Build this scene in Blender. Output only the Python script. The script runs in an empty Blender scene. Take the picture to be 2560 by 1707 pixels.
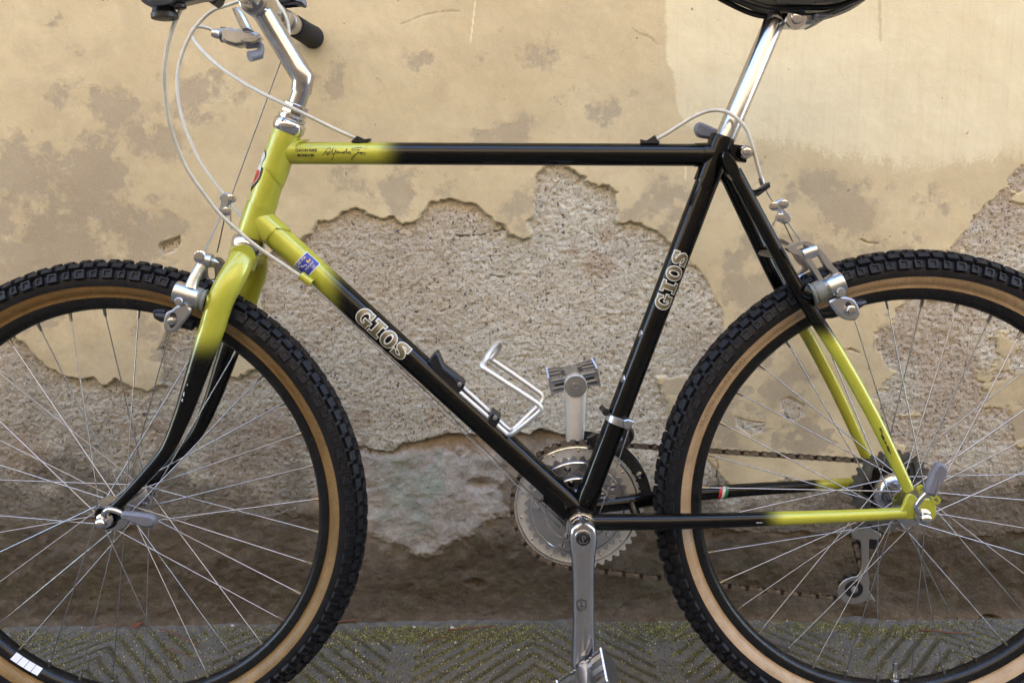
import bpy, math, random
import numpy as np
from mathutils import Matrix, Vector

scene = bpy.context.scene
COL = scene.collection
# ------------------------------------------------------------------ camera
CAM = {'loc': (-0.5179, -1.1084, 0.7424), 'right': (0.999906, 0.005036, -0.012788), 'up': (0.011782, 0.165051, 0.986215), 'fwd': (-0.007077, 0.986272, -0.164976), 'lens': 29.932}
cam_data = bpy.data.cameras.new("camera")
cam_data.lens = CAM["lens"]
cam_data.sensor_width = 36.0
cam_data.sensor_fit = 'HORIZONTAL'
cam_data.clip_start = 0.02
cam_data.clip_end = 300.0
cam = bpy.data.objects.new("camera", cam_data)
COL.objects.link(cam)
_r, _u, _f = Vector(CAM["right"]), Vector(CAM["up"]), Vector(CAM["fwd"])
cam.matrix_world = Matrix((( _r.x, _u.x, -_f.x, CAM["loc"][0]),
                           ( _r.y, _u.y, -_f.y, CAM["loc"][1]),
                           ( _r.z, _u.z, -_f.z, CAM["loc"][2]),
                           (0, 0, 0, 1)))
scene.camera = cam
# ------------------------------------------------------------------ sky and sun
SUN_ELEV = math.radians(56.0)
SUN_AZ = math.radians(14.0)          # measured from +Y (behind the wall) towards +X
world = bpy.data.worlds.new("World")
scene.world = world
world.use_nodes = True
nt = world.node_tree
nt.nodes.clear()
sky = nt.nodes.new("ShaderNodeTexSky")
sky.sky_type = 'NISHITA'
sky.sun_disc = False
sky.sun_elevation = SUN_ELEV
sky.sun_rotation = SUN_AZ
sky.air_density = 1.0
sky.dust_density = 1.0
bg = nt.nodes.new("ShaderNodeBackground")
bg.inputs["Strength"].default_value = 0.15
wo = nt.nodes.new("ShaderNodeOutputWorld")
nt.links.new(sky.outputs[0], bg.inputs[0])
nt.links.new(bg.outputs[0], wo.inputs[0])
sun_d = bpy.data.lights.new("sun", 'SUN')
sun_d.energy = 3.0
sun_d.angle = math.radians(0.5)
sun_d.color = (1.0, 0.95, 0.88)
sun = bpy.data.objects.new("sun", sun_d)
COL.objects.link(sun)
_sd = Vector((-math.sin(SUN_AZ) * math.cos(SUN_ELEV), -math.cos(SUN_AZ) * math.cos(SUN_ELEV), -math.sin(SUN_ELEV)))
sun.rotation_euler = _sd.to_track_quat('-Z', 'Y').to_euler()
scene.view_settings.view_transform = 'Standard'
scene.view_settings.look = 'None'
scene.view_settings.gamma = 1.0
scene.view_settings.use_curve_mapping = False
scene.view_settings.exposure = 3.72
scene.cycles.use_denoising = True
scene.cycles.max_bounces = 10
scene.cycles.diffuse_bounces = 5
scene.cycles.glossy_bounces = 6
scene.cycles.sample_clamp_indirect = 8.0

rng = np.random.default_rng(7)
random.seed(7)
LEAN = math.radians(1.0)
WALL_Y = 0.300

# ------------------------------------------------------------------ material helpers
MATS = {}
def mat(name):
    m = bpy.data.materials.new(name)
    m.use_nodes = True
    t = m.node_tree
    t.nodes.clear()
    out = t.nodes.new("ShaderNodeOutputMaterial")
    p = t.nodes.new("ShaderNodeBsdfPrincipled")
    t.links.new(p.outputs[0], out.inputs[0])
    MATS[name] = m
    return m, t, p
def N(t, typ, **kw):
    n = t.nodes.new(typ)
    for k, v in kw.items():
        if k.startswith("i_"):
            n.inputs[k[2:].replace("_", " ")].default_value = v
        else:
            setattr(n, k, v)
    return n
def noise(t, coord, scale, detail=6.0, rough=0.6, dist=0.0):
    n = t.nodes.new("ShaderNodeTexNoise")
    n.inputs["Scale"].default_value = scale
    n.inputs["Detail"].default_value = detail
    n.inputs["Roughness"].default_value = rough
    n.inputs["Distortion"].default_value = dist
    t.links.new(coord, n.inputs["Vector"])
    return n.outputs[0]
def ramp(t, fac, stops, interp='LINEAR'):
    n = t.nodes.new("ShaderNodeValToRGB")
    n.color_ramp.interpolation = interp
    els = n.color_ramp.elements
    while len(els) > 1:
        els.remove(els[-1])
    for i, (p, c) in enumerate(stops):
        e = els[0] if i == 0 else els.new(p)
        e.position = p
        c = (c, c, c) if not hasattr(c, "__len__") else c
        e.color = (c[0], c[1], c[2], 1)
    t.links.new(fac, n.inputs[0])
    return n.outputs[0]
def mix(t, fac, a, b, mode='MIX'):
    n = t.nodes.new("ShaderNodeMix")
    n.data_type = 'RGBA'
    n.blend_type = mode
    for idx, v in ((0, fac), (6, a), (7, b)):
        s = n.inputs[idx]
        if hasattr(v, "node"):
            t.links.new(v, s)
        elif idx == 0:
            s.default_value = v
        else:
            s.default_value = (v[0], v[1], v[2], 1)
    return n.outputs[2]
def math_n(t, op, a, b=None):
    n = t.nodes.new("ShaderNodeMath")
    n.operation = op
    for i, v in enumerate((a, b)):
        if v is None:
            continue
        if hasattr(v, "node"):
            t.links.new(v, n.inputs[i])
        else:
            n.inputs[i].default_value = v
    return n.outputs[0]
def attr(t, name):
    n = t.nodes.new("ShaderNodeAttribute")
    n.attribute_name = name
    return n.outputs["Fac"]
def coords(t, kind="Object"):
    n = t.nodes.new("ShaderNodeTexCoord")
    return n.outputs[kind]
def bump(t, p, height, strength=0.3, dist=0.002, normal=None):
    n = t.nodes.new("ShaderNodeBump")
    n.inputs["Strength"].default_value = strength
    n.inputs["Distance"].default_value = dist
    t.links.new(height, n.inputs["Height"])
    if normal is not None:
        t.links.new(normal, n.inputs["Normal"])
    t.links.new(n.outputs[0], p.inputs["Normal"])
    return n.outputs[0]
def setp(p, base=None, metallic=None, rough=None, coat=None, coat_rough=None, spec=None):
    for k, v in (("Base Color", base), ("Metallic", metallic), ("Roughness", rough),
                 ("Coat Weight", coat), ("Coat Roughness", coat_rough), ("Specular IOR Level", spec)):
        if v is None:
            continue
        p.inputs[k].default_value = (v[0], v[1], v[2], 1) if hasattr(v, "__len__") else v

def simple(name, base, metallic=0.0, rough=0.4, var=0.15, scale=60.0, bump_s=0.0, coat=0.0, rvar=0.12, bscale=None):
    """procedural material: base colour broken by noise, roughness broken by a finer noise"""
    m, t, p = mat(name)
    c = coords(t)
    n1 = noise(t, c, scale, 5, 0.6)
    lo = tuple(x * (1 - var) for x in base)
    hi = tuple(min(1, x * (1 + var)) for x in base)
    t.links.new(ramp(t, n1, [(0.3, lo), (0.7, hi)]), p.inputs["Base Color"])
    n2 = noise(t, c, scale * 3.1, 4, 0.6)
    t.links.new(ramp(t, n2, [(0.3, max(0.02, rough - rvar)), (0.75, min(1, rough + rvar))]), p.inputs["Roughness"])
    setp(p, metallic=metallic, coat=coat)
    if bump_s > 0:
        bump(t, p, noise(t, c, bscale or scale * 5, 4, 0.6), bump_s, 0.001)
    return m

M_ALU = simple("polished_aluminium", (0.50, 0.50, 0.52), 1.0, 0.22, 0.05, 70, 0.01, rvar=0.03)
M_SATIN = simple("satin_aluminium", (0.50, 0.51, 0.53), 1.0, 0.33, 0.04, 60, 0.0, rvar=0.03)
M_DULL = simple("dull_aluminium", (0.42, 0.42, 0.41), 1.0, 0.38, 0.10, 80, 0.0, rvar=0.05)
M_MATTE = simple("matte_silver", (0.78, 0.78, 0.76), 1.0, 0.52, 0.08, 50, 0.0, rvar=0.05)
M_CHROME = simple("chrome", (0.62, 0.62, 0.64), 1.0, 0.06, 0.03, 60, rvar=0.03)
M_SPOKE = simple("spoke_steel", (0.46, 0.46, 0.48), 1.0, 0.22, 0.1, 200, rvar=0.03)
M_NIPPLE = simple("brass_nipple", (0.26, 0.25, 0.22), 1.0, 0.36, 0.2, 300)
M_CHAIN = simple("oily_chain_steel", (0.05, 0.04, 0.033), 0.85, 0.42, 0.5, 260, 0.05, rvar=0.15)
M_SPROCKET = simple("greasy_sprocket", (0.20, 0.195, 0.18), 1.0, 0.42, 0.35, 90, rvar=0.05)
M_CHAIN2 = simple("pale_link_plate", (0.24, 0.20, 0.16), 0.9, 0.42, 0.4, 260, rvar=0.1)
M_BLACKSTEEL = simple("blackened_steel", (0.03, 0.03, 0.03), 0.6, 0.42, 0.4, 150)
M_GREYMETAL = simple("grey_cast_alloy", (0.22, 0.22, 0.225), 1.0, 0.38, 0.1, 120, rvar=0.06)
M_PLASTIC = simple("black_plastic", (0.006, 0.006, 0.007), 0.0, 0.42, 0.3, 150, 0.03)
M_GREYPL = simple("grey_plastic", (0.13, 0.13, 0.15), 0.0, 0.48, 0.15, 90, 0.04)
M_BLUEGREY = simple("pale_blue_grey_plastic", (0.22, 0.235, 0.29), 0.0, 0.4, 0.1, 90)
M_FOAM = simple("foam_grip", (0.008, 0.0065, 0.006), 0.0, 0.85, 0.3, 400, 0.5, rvar=0.08, bscale=900)
M_CABLE = simple("cable_housing", (0.54, 0.52, 0.44), 0.0, 0.34, 0.12, 60, rvar=0.06)
M_WIRE = simple("steel_cable", (0.28, 0.27, 0.26), 1.0, 0.36, 0.2, 500, 0.3)
M_LEATHER = simple("black_saddle", (0.012, 0.012, 0.014), 0.0, 0.36, 0.25, 120, 0.08, bscale=700)
M_RIM = simple("black_rim", (0.009, 0.009, 0.0095), 0.35, 0.34, 0.35, 60, 0.02, rvar=0.1)
M_WHITE = simple("white_decal", (0.62, 0.62, 0.60), 0.0, 0.35, 0.05, 80)
M_OLIVE = simple("gold_grey_decal", (0.20, 0.175, 0.10), 0.7, 0.40, 0.1, 120, rvar=0.05)
M_INK = simple("black_ink", (0.01, 0.01, 0.008), 0.0, 0.4, 0.1, 80)
M_BLUE = simple("blue_sticker", (0.025, 0.035, 0.26), 0.0, 0.35, 0.15, 120)
M_RED = simple("red_print", (0.45, 0.015, 0.02), 0.0, 0.35, 0.1, 120)
M_GREEN = simple("green_print", (0.01, 0.18, 0.06), 0.0, 0.35, 0.1, 120)
M_GOLD = simple("gold_print", (0.55, 0.38, 0.06), 0.0, 0.35, 0.1, 120)
M_WASHER = simple("grey_green_seal", (0.16, 0.17, 0.15), 0.0, 0.5, 0.15, 120)
M_CHIP = simple("bare_steel_chip", (0.03, 0.02, 0.014), 0.3, 0.6, 0.5, 300)
M_CHIPW = simple("worn_primer_chip", (0.45, 0.44, 0.42), 0.2, 0.5, 0.3, 300)

# frame lacquer: pearl lime fading into black along each tube
def make_paint():
    m, t, p = mat("lime_to_black_lacquer")
    f = math_n(t, 'SUBTRACT', 1.0, math_n(t, 'POWER', math_n(t, 'SUBTRACT', 1.0, attr(t, "fade")), 2.0))
    c = coords(t)
    n = noise(t, c, 40, 4, 0.6)
    lime = ramp(t, n, [(0.3, (0.39, 0.395, 0.028)), (0.7, (0.45, 0.445, 0.042))])
    black = ramp(t, n, [(0.3, (0.0018, 0.0015, 0.0012)), (0.7, (0.003, 0.0026, 0.0022))])
    mottled = math_n(t, 'ADD', f, math_n(t, 'MULTIPLY', math_n(t, 'MULTIPLY', math_n(t, 'SUBTRACT', noise(t, c, 320, 2, 0.5), 0.5), 0.7), math_n(t, 'MULTIPLY', f, math_n(t, 'SUBTRACT', 1.0, f))))
    t.links.new(mix(t, mottled, lime, black), p.inputs["Base Color"])
    t.links.new(ramp(t, f, [(0.0, 0.22), (0.6, 0.0)]), p.inputs["Metallic"])
    t.links.new(ramp(t, noise(t, c, 150, 4, 0.6), [(0.3, 0.36), (0.7, 0.44)]), p.inputs["Roughness"])
    setp(p, coat=1.0, coat_rough=0.05)
    t.links.new(ramp(t, f, [(0.0, 0.5), (1.0, 0.05)]), p.inputs["Specular IOR Level"])
    p.inputs["Coat IOR"].default_value = 1.42
    t.links.new(ramp(t, f, [(0.0, 1.0), (1.0, 0.72)]), p.inputs["Coat Weight"])
    # dust and hairline scuffs in the clear coat
    t.links.new(ramp(t, noise(t, c, 90, 6, 0.7), [(0.35, 0.022), (0.75, 0.034)]), p.inputs["Coat Roughness"])
    return m
M_PAINT = make_paint()

def make_tread():
    m, t, p = mat("tyre_rubber")
    c = coords(t)
    n = noise(t, c, 50, 6, 0.65)
    t.links.new(ramp(t, n, [(0.35, (0.0035, 0.0035, 0.005)), (0.60, (0.007, 0.007, 0.009)), (0.80, (0.045, 0.040, 0.035))]), p.inputs["Base Color"])
    t.links.new(ramp(t, noise(t, c, 180, 4, 0.6), [(0.3, 0.42), (0.7, 0.66)]), p.inputs["Roughness"])
    setp(p, spec=0.3)
    bump(t, p, noise(t, c, 700, 4, 0.6), 0.25, 0.0006)
    return m
M_TREAD = make_tread()
def make_gum(name, lo, hi, dirt):
    m, t, p = mat(name)
    c = coords(t)
    n = noise(t, c, 28, 6, 0.65, 0.4)
    col = ramp(t, n, [(0.3, lo), (0.7, hi)])
    w = t.nodes.new("ShaderNodeTexWave")
    w.inputs["Scale"].default_value = 95
    w.inputs["Distortion"].default_value = 2.0
    w.inputs["Detail"].default_value = 2.0
    w.bands_direction = 'DIAGONAL'
    t.links.new(c, w.inputs["Vector"])
    col = mix(t, ramp(t, w.outputs[1], [(0.0, 0.22), (0.25, 0.0)]), col, dirt)
    d = ramp(t, noise(t, c, 75, 5, 0.7), [(0.56, 0.0), (0.76, 0.65)])
    col = mix(t, d, col, dirt)
    t.links.new(col, p.inputs["Base Color"])
    setp(p, rough=0.55)
    bump(t, p, w.outputs[1], 0.06, 0.0006)
    return m
M_GUM_F = make_gum("ochre_gum_wall", (0.15, 0.085, 0.022), (0.235, 0.14, 0.045), (0.045, 0.028, 0.013))
M_GUM_R = make_gum("pale_gum_wall", (0.31, 0.205, 0.105), (0.45, 0.32, 0.19), (0.15, 0.10, 0.055))

# ------------------------------------------------------------------ mesh builder
class MB:
    def __init__(self):
        self.v, self.f, self.m = [], [], []
    def add(self, verts, faces, mi=0):
        o = len(self.v)
        self.v.extend([tuple(map(float, a)) for a in verts])
        self.f.extend([tuple(i + o for i in fc) for fc in faces])
        self.m.extend([mi] * len(faces))
        return self
    def tube(self, pts, rad, seg=16, cap=True, smooth=0, mi=0, ell=None, up=None, endcut=None):
        """sweep a circle (or ellipse: ell = ratio across / along) along pts"""
        P = [np.array(p, float) for p in pts]
        R = list(rad) if hasattr(rad, "__len__") else [rad] * len(P)
        if smooth:
            P, R = catmull(P, R, smooth)
        n = len(P)
        T = []
        for i in range(n):
            a = P[max(i - 1, 0)]; b = P[min(i + 1, n - 1)]
            d = b - a
            T.append(d / (np.linalg.norm(d) + 1e-12))
        ref = np.array(up, float) if up is not None else np.array([0, 1.0, 0])
        if abs(T[0] @ ref) > 0.95:
            ref = np.array([1.0, 0, 0])
        u = ref - T[0] * (ref @ T[0]); u /= np.linalg.norm(u)
        V = []
        ang = np.linspace(0, 2 * math.pi, seg, endpoint=False)
        for i in range(n):
            u = u - T[i] * (u @ T[i]); u /= np.linalg.norm(u)
            w = np.cross(T[i], u)
            e = 1.0 if ell is None else (ell[i] if hasattr(ell, "__len__") and len(ell) == n else ell)
            for a in ang:
                q = P[i] + R[i] * (e * math.cos(a) * u + math.sin(a) * w)
                if endcut is not None and i == n - 1:
                    q = q + T[i] * endcut(a)
                V.append(q)
        F = []
        for i in range(n - 1):
            for k in range(seg):
                k2 = (k + 1) % seg
                F.append((i * seg + k, i * seg + k2, (i + 1) * seg + k2, (i + 1) * seg + k))
        if cap:
            F.append(tuple(reversed(range(seg))))
            F.append(tuple(range((n - 1) * seg, n * seg)))
        return self.add(V, F, mi)
    def lathe(self, o, ax, prof, seg=24, mi=0, closed=True):
        """profile [(t, r)] turned about axis ax from o"""
        o = np.array(o, float); ax = np.array(ax, float); ax /= np.linalg.norm(ax)
        ref = np.array([0, 0, 1.0]) if abs(ax[2]) < 0.9 else np.array([1.0, 0, 0])
        u = np.cross(ax, ref); u /= np.linalg.norm(u); w = np.cross(ax, u)
        V, F = [], []
        for (tt, r) in prof:
            for k in range(seg):
                a = 2 * math.pi * k / seg
                V.append(o + ax * tt + max(r, 1e-5) * (math.cos(a) * u + math.sin(a) * w))
        n = len(prof)
        for i in range(n - 1):
            for k in range(seg):
                k2 = (k + 1) % seg
                F.append((i * seg + k, i * seg + k2, (i + 1) * seg + k2, (i + 1) * seg + k))
        if closed:
            F.append(tuple(reversed(range(seg))))
            F.append(tuple(range((n - 1) * seg, n * seg)))
        return self.add(V, F, mi)
    def prism(self, poly, y0, y1, holes=None, bev=0.0008, mi=0, slant=0.0):
        """polygon [(x, z)] extruded in y from y0 (near) to y1, with a small chamfer on both rims"""
        poly = [tuple(p) for p in poly]
        if area2(poly) < 0:
            poly = poly[::-1]
        if holes:
            return self._prism_hole(poly, holes, y0, y1, mi)
        inn = inset(poly, bev)
        n = len(poly)
        rings = [(inn, y0), (poly, y0 + bev), (poly, y1 - bev), (inn, y1)]
        V = []
        for (pp, yy) in rings:
            V += [(p[0], yy, p[1]) for p in pp]
        F = []
        for i in range(3):
            for k in range(n):
                k2 = (k + 1) % n
                F.append((i * n + k, (i + 1) * n + k, (i + 1) * n + k2, i * n + k2))
        F.append(tuple(range(n)))
        F.append(tuple(reversed(range(3 * n, 4 * n))))
        return self.add(V, F, mi)
    def ringplate(self, outer, inner, y0, y1, mi=0, rnd=0.0):
        """plate between two closed outlines with equal vertex counts"""
        n = len(outer)
        V = []
        for (pp, yy) in ((outer, y0), (outer, y1), (inner, y1), (inner, y0)):
            V += [(p[0], yy, p[1]) for p in pp]
        F = []
        for i in range(4):
            j = (i + 1) % 4
            for k in range(n):
                k2 = (k + 1) % n
                F.append((i * n + k, j * n + k, j * n + k2, i * n + k2))
        return self.add(V, F, mi)
    def box(self, c, ex, ey, ez, bev=0.0, mi=0):
        """box from centre and three half-axis vectors"""
        c, ex, ey, ez = [np.array(a, float) for a in (c, ex, ey, ez)]
        V = [c + sx * ex + sy * ey + sz * ez for sx in (-1, 1) for sy in (-1, 1) for sz in (-1, 1)]
        F = [(0, 1, 3, 2), (4, 6, 7, 5), (0, 4, 5, 1), (2, 3, 7, 6), (0, 2, 6, 4), (1, 5, 7, 3)]
        return self.add(V, F, mi)
    def build(self, name, mats, parent=None, smooth=True, angle=40, fade=None, matrix=None, attrs=None):
        me = bpy.data.meshes.new(name)
        me.from_pydata(self.v, [], self.f)
        mats = mats if isinstance(mats, (list, tuple)) else [mats]
        for mm in mats:
            me.materials.append(mm)
        if len(mats) > 1:
            me.polygons.foreach_set("material_index", self.m)
        if smooth:
            me.polygons.foreach_set("use_smooth", [True] * len(me.polygons))
            me.update()
            me.set_sharp_from_angle(angle=math.radians(angle))
        if fade is not None:
            a = me.attributes.new("fade", 'FLOAT', 'POINT')
            if callable(fade):
                a.data.foreach_set("value", [float(fade(v)) for v in self.v])
            else:
                a.data.foreach_set("value", [float(fade)] * len(self.v))
        me.update()
        return link(name, me, parent, matrix)
def link(name, data, parent=None, matrix=None):
    o = bpy.data.objects.new(name, data)
    COL.objects.link(o)
    if parent is not None:
        o.parent = parent
    if matrix is not None:
        o.matrix_local = matrix
    return o
def area2(p):
    return sum(p[i][0] * p[(i + 1) % len(p)][1] - p[(i + 1) % len(p)][0] * p[i][1] for i in range(len(p)))
def inset(poly, d):
    n = len(poly); out = []
    for i in range(n):
        a, b, c = np.array(poly[i - 1]), np.array(poly[i]), np.array(poly[(i + 1) % n])
        e1 = b - a; e2 = c - b
        e1 = e1 / (np.linalg.norm(e1) + 1e-12); e2 = e2 / (np.linalg.norm(e2) + 1e-12)
        n1 = np.array([-e1[1], e1[0]]); n2 = np.array([-e2[1], e2[0]])
        m = n1 + n2; l = m @ m
        m = m / l * 2 if l > 0.3 else m
        out.append(tuple(b + m * d))
    return out
def catmull(P, R, k):
    P = [np.array(p, float) for p in P]
    Q, S = [], []
    n = len(P)
    for i in range(n - 1):
        p0, p1, p2, p3 = P[max(i - 1, 0)], P[i], P[i + 1], P[min(i + 2, n - 1)]
        for j in range(k):
            t = j / k
            Q.append(0.5 * ((2 * p1) + (-p0 + p2) * t + (2 * p0 - 5 * p1 + 4 * p2 - p3) * t * t + (-p0 + 3 * p1 - 3 * p2 + p3) * t ** 3))
            S.append(R[i] * (1 - t) + R[i + 1] * t)
    Q.append(P[-1]); S.append(R[-1])
    return Q, S
def smooth_poly(poly, k=4):
    """closed Catmull-Rom through the outline"""
    P = [np.array(p, float) for p in poly]; n = len(P); out = []
    for i in range(n):
        p0, p1, p2, p3 = P[i - 1], P[i], P[(i + 1) % n], P[(i + 2) % n]
        for j in range(k):
            t = j / k
            out.append(tuple(0.5 * ((2 * p1) + (-p0 + p2) * t + (2 * p0 - 5 * p1 + 4 * p2 - p3) * t * t + (-p0 + 3 * p1 - 3 * p2 + p3) * t ** 3)))
    return out
def tag(o, label=None, cat=None, group=None, kind=None):
    if label: o["label"] = label
    if cat: o["category"] = cat
    if group: o["group"] = group
    if kind: o["kind"] = kind
    return o
def sstep(a, b, x):
    t = min(1, max(0, (x - a) / (b - a)))
    return t * t * (3 - 2 * t)

# ------------------------------------------------------------------ lattice noise for relief
def vnoise(x, y, seed):
    xi = np.floor(x).astype(np.int64); yi = np.floor(y).astype(np.int64)
    fx = x - xi; fy = y - yi
    fx = fx * fx * (3 - 2 * fx); fy = fy * fy * (3 - 2 * fy)
    def h(a, b):
        n = (a * 374761393 + b * 668265263 + seed * 974634777) & 0x7fffffff
        n = ((n ^ (n >> 13)) * 1274126177) & 0x7fffffff
        return ((n ^ (n >> 16)) & 0xffff) / 65535.0
    return (h(xi, yi) * (1 - fx) + h(xi + 1, yi) * fx) * (1 - fy) + (h(xi, yi + 1) * (1 - fx) + h(xi + 1, yi + 1) * fx) * fy
def fbm(x, y, seed, oct=4, rough=0.5):
    s = 0.0; a = 1.0; tot = 0.0
    for i in range(oct):
        s = s + a * vnoise(x * 2 ** i + 17.3 * i, y * 2 ** i - 9.1 * i, seed + i)
        tot += a; a *= rough
    return s / tot
def poly_sd(X, Y, poly):
    """signed distance to polygon, negative inside"""
    d = np.full(X.shape, 1e9); ins = np.zeros(X.shape, bool)
    n = len(poly)
    for i in range(n):
        ax, ay = poly[i]; bx, by = poly[(i + 1) % n]
        ex, ey = bx - ax, by - ay
        l2 = ex * ex + ey * ey + 1e-12
        t = np.clip(((X - ax) * ex + (Y - ay) * ey) / l2, 0, 1)
        d = np.minimum(d, (X - ax - t * ex) ** 2 + (Y - ay - t * ey) ** 2)
        c = ((ay > Y) != (by > Y))
        xs = ax + (Y - ay) / (by - ay + 1e-12) * ex
        ins ^= c & (X < xs)
    return np.where(ins, -np.sqrt(d), np.sqrt(d))

# ================================================================== SETTING
# ------------------------------------------------------------------ materials of the wall
def make_plaster():
    m, t, p = mat("ochre_plaster")
    c = coords(t)
    loss, cream, darkening = attr(t, "loss"), attr(t, "cream"), attr(t, "darkening")
    n1 = noise(t, c, 5.5, 6, 0.65)
    n2 = noise(t, c, 42, 6, 0.7)
    n3 = noise(t, c, 300, 4, 0.6)
    tan = ramp(t, n1, [(0.3, (0.60, 0.49, 0.278)), (0.7, (0.705, 0.595, 0.36))])
    tan = mix(t, ramp(t, n2, [(0.35, 0.0), (0.7, 0.55)]), tan, (0.645, 0.52, 0.30))
    under = ramp(t, n2, [(0.3, (0.33, 0.275, 0.188)), (0.7, (0.42, 0.355, 0.252))])
    crm = ramp(t, n1, [(0.3, (0.76, 0.655, 0.405)), (0.7, (0.82, 0.73, 0.48))])
    # faint vertical roller marks in the newer coat
    sx = t.nodes.new("ShaderNodeMapping")
    sx.inputs["Scale"].default_value = (130, 1, 6)
    t.links.new(c, sx.inputs[0])
    st = noise(t, sx.outputs[0], 1.0, 3, 0.6)
    crm = mix(t, ramp(t, st, [(0.52, 0.0), (0.72, 0.30)]), crm, (0.66, 0.535, 0.335))
    cr = math_n(t, 'ADD', cream, math_n(t, 'MULTIPLY', math_n(t, 'SUBTRACT', noise(t, c, 190, 4, 0.7), 0.5), 0.55))
    col = mix(t, ramp(t, cr, [(0.44, 0.0), (0.56, 1.0)]), tan, crm)
    lo = math_n(t, 'ADD', loss, math_n(t, 'MULTIPLY', math_n(t, 'SUBTRACT', noise(t, c, 85, 8, 0.78), 0.5), 1.25))
    lom = ramp(t, lo, [(0.28, 0.0), (0.48, 0.42), (0.64, 0.82)])
    col = mix(t, lom, col, under)
    vary = ramp(t, noise(t, c, 2.6, 8, 0.72, 0.6), [(0.32, 0.30), (0.5, 0.06), (0.62, 0.0)])
    vary = math_n(t, 'MULTIPLY', vary, ramp(t, cream, [(0.3, 1.0), (0.7, 0.25)]))
    col = mix(t, vary, col, (0.36, 0.27, 0.15))
    mot = ramp(t, noise(t, c, 17, 9, 0.75, 0.4), [(0.42, 0.0), (0.62, 0.42)])
    mot = math_n(t, 'MULTIPLY', mot, ramp(t, cream, [(0.3, 1.0), (0.7, 0.22)]))
    col = mix(t, mot, col, (0.45, 0.36, 0.225))
    # grime streaks and specks, with broad darkening to the lower left
    g = math_n(t, 'MULTIPLY', darkening, ramp(t, n2, [(0.3, 0.35), (0.7, 1.0)]))
    col = mix(t, g, col, (0.17, 0.125, 0.078))
    spk = ramp(t, noise(t, c, 520, 3, 0.6), [(0.665, 0.0), (0.72, 0.75)])
    spk = math_n(t, 'MULTIPLY', spk, ramp(t, noise(t, c, 12, 4, 0.6), [(0.45, 0.0), (0.65, 1.0)]))
    col = mix(t, spk, col, (0.20, 0.14, 0.085))
    pit = ramp(t, noise(t, c, 75, 2, 0.5), [(0.765, 0.0), (0.79, 0.8)])
    col = mix(t, pit, col, (0.19, 0.135, 0.085))
    col = mix(t, ramp(t, n3, [(0.35, 0.0), (0.75, 0.22)]), col, (0.68, 0.54, 0.36))
    t.links.new(col, p.inputs["Base Color"])
    setp(p, rough=0.88, spec=0.25)
    h = math_n(t, 'ADD', math_n(t, 'MULTIPLY', n3, 0.3), math_n(t, 'MULTIPLY', n2, 0.8))
    h = math_n(t, 'SUBTRACT', h, math_n(t, 'MULTIPLY', lom, 0.55))
    h = math_n(t, 'SUBTRACT', h, math_n(t, 'MULTIPLY', pit, 1.4))
    h = math_n(t, 'ADD', h, math_n(t, 'MULTIPLY', noise(t, c, 900, 3, 0.6), 0.16))
    bump(t, p, h, 0.55, 0.0016)
    return m
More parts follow.
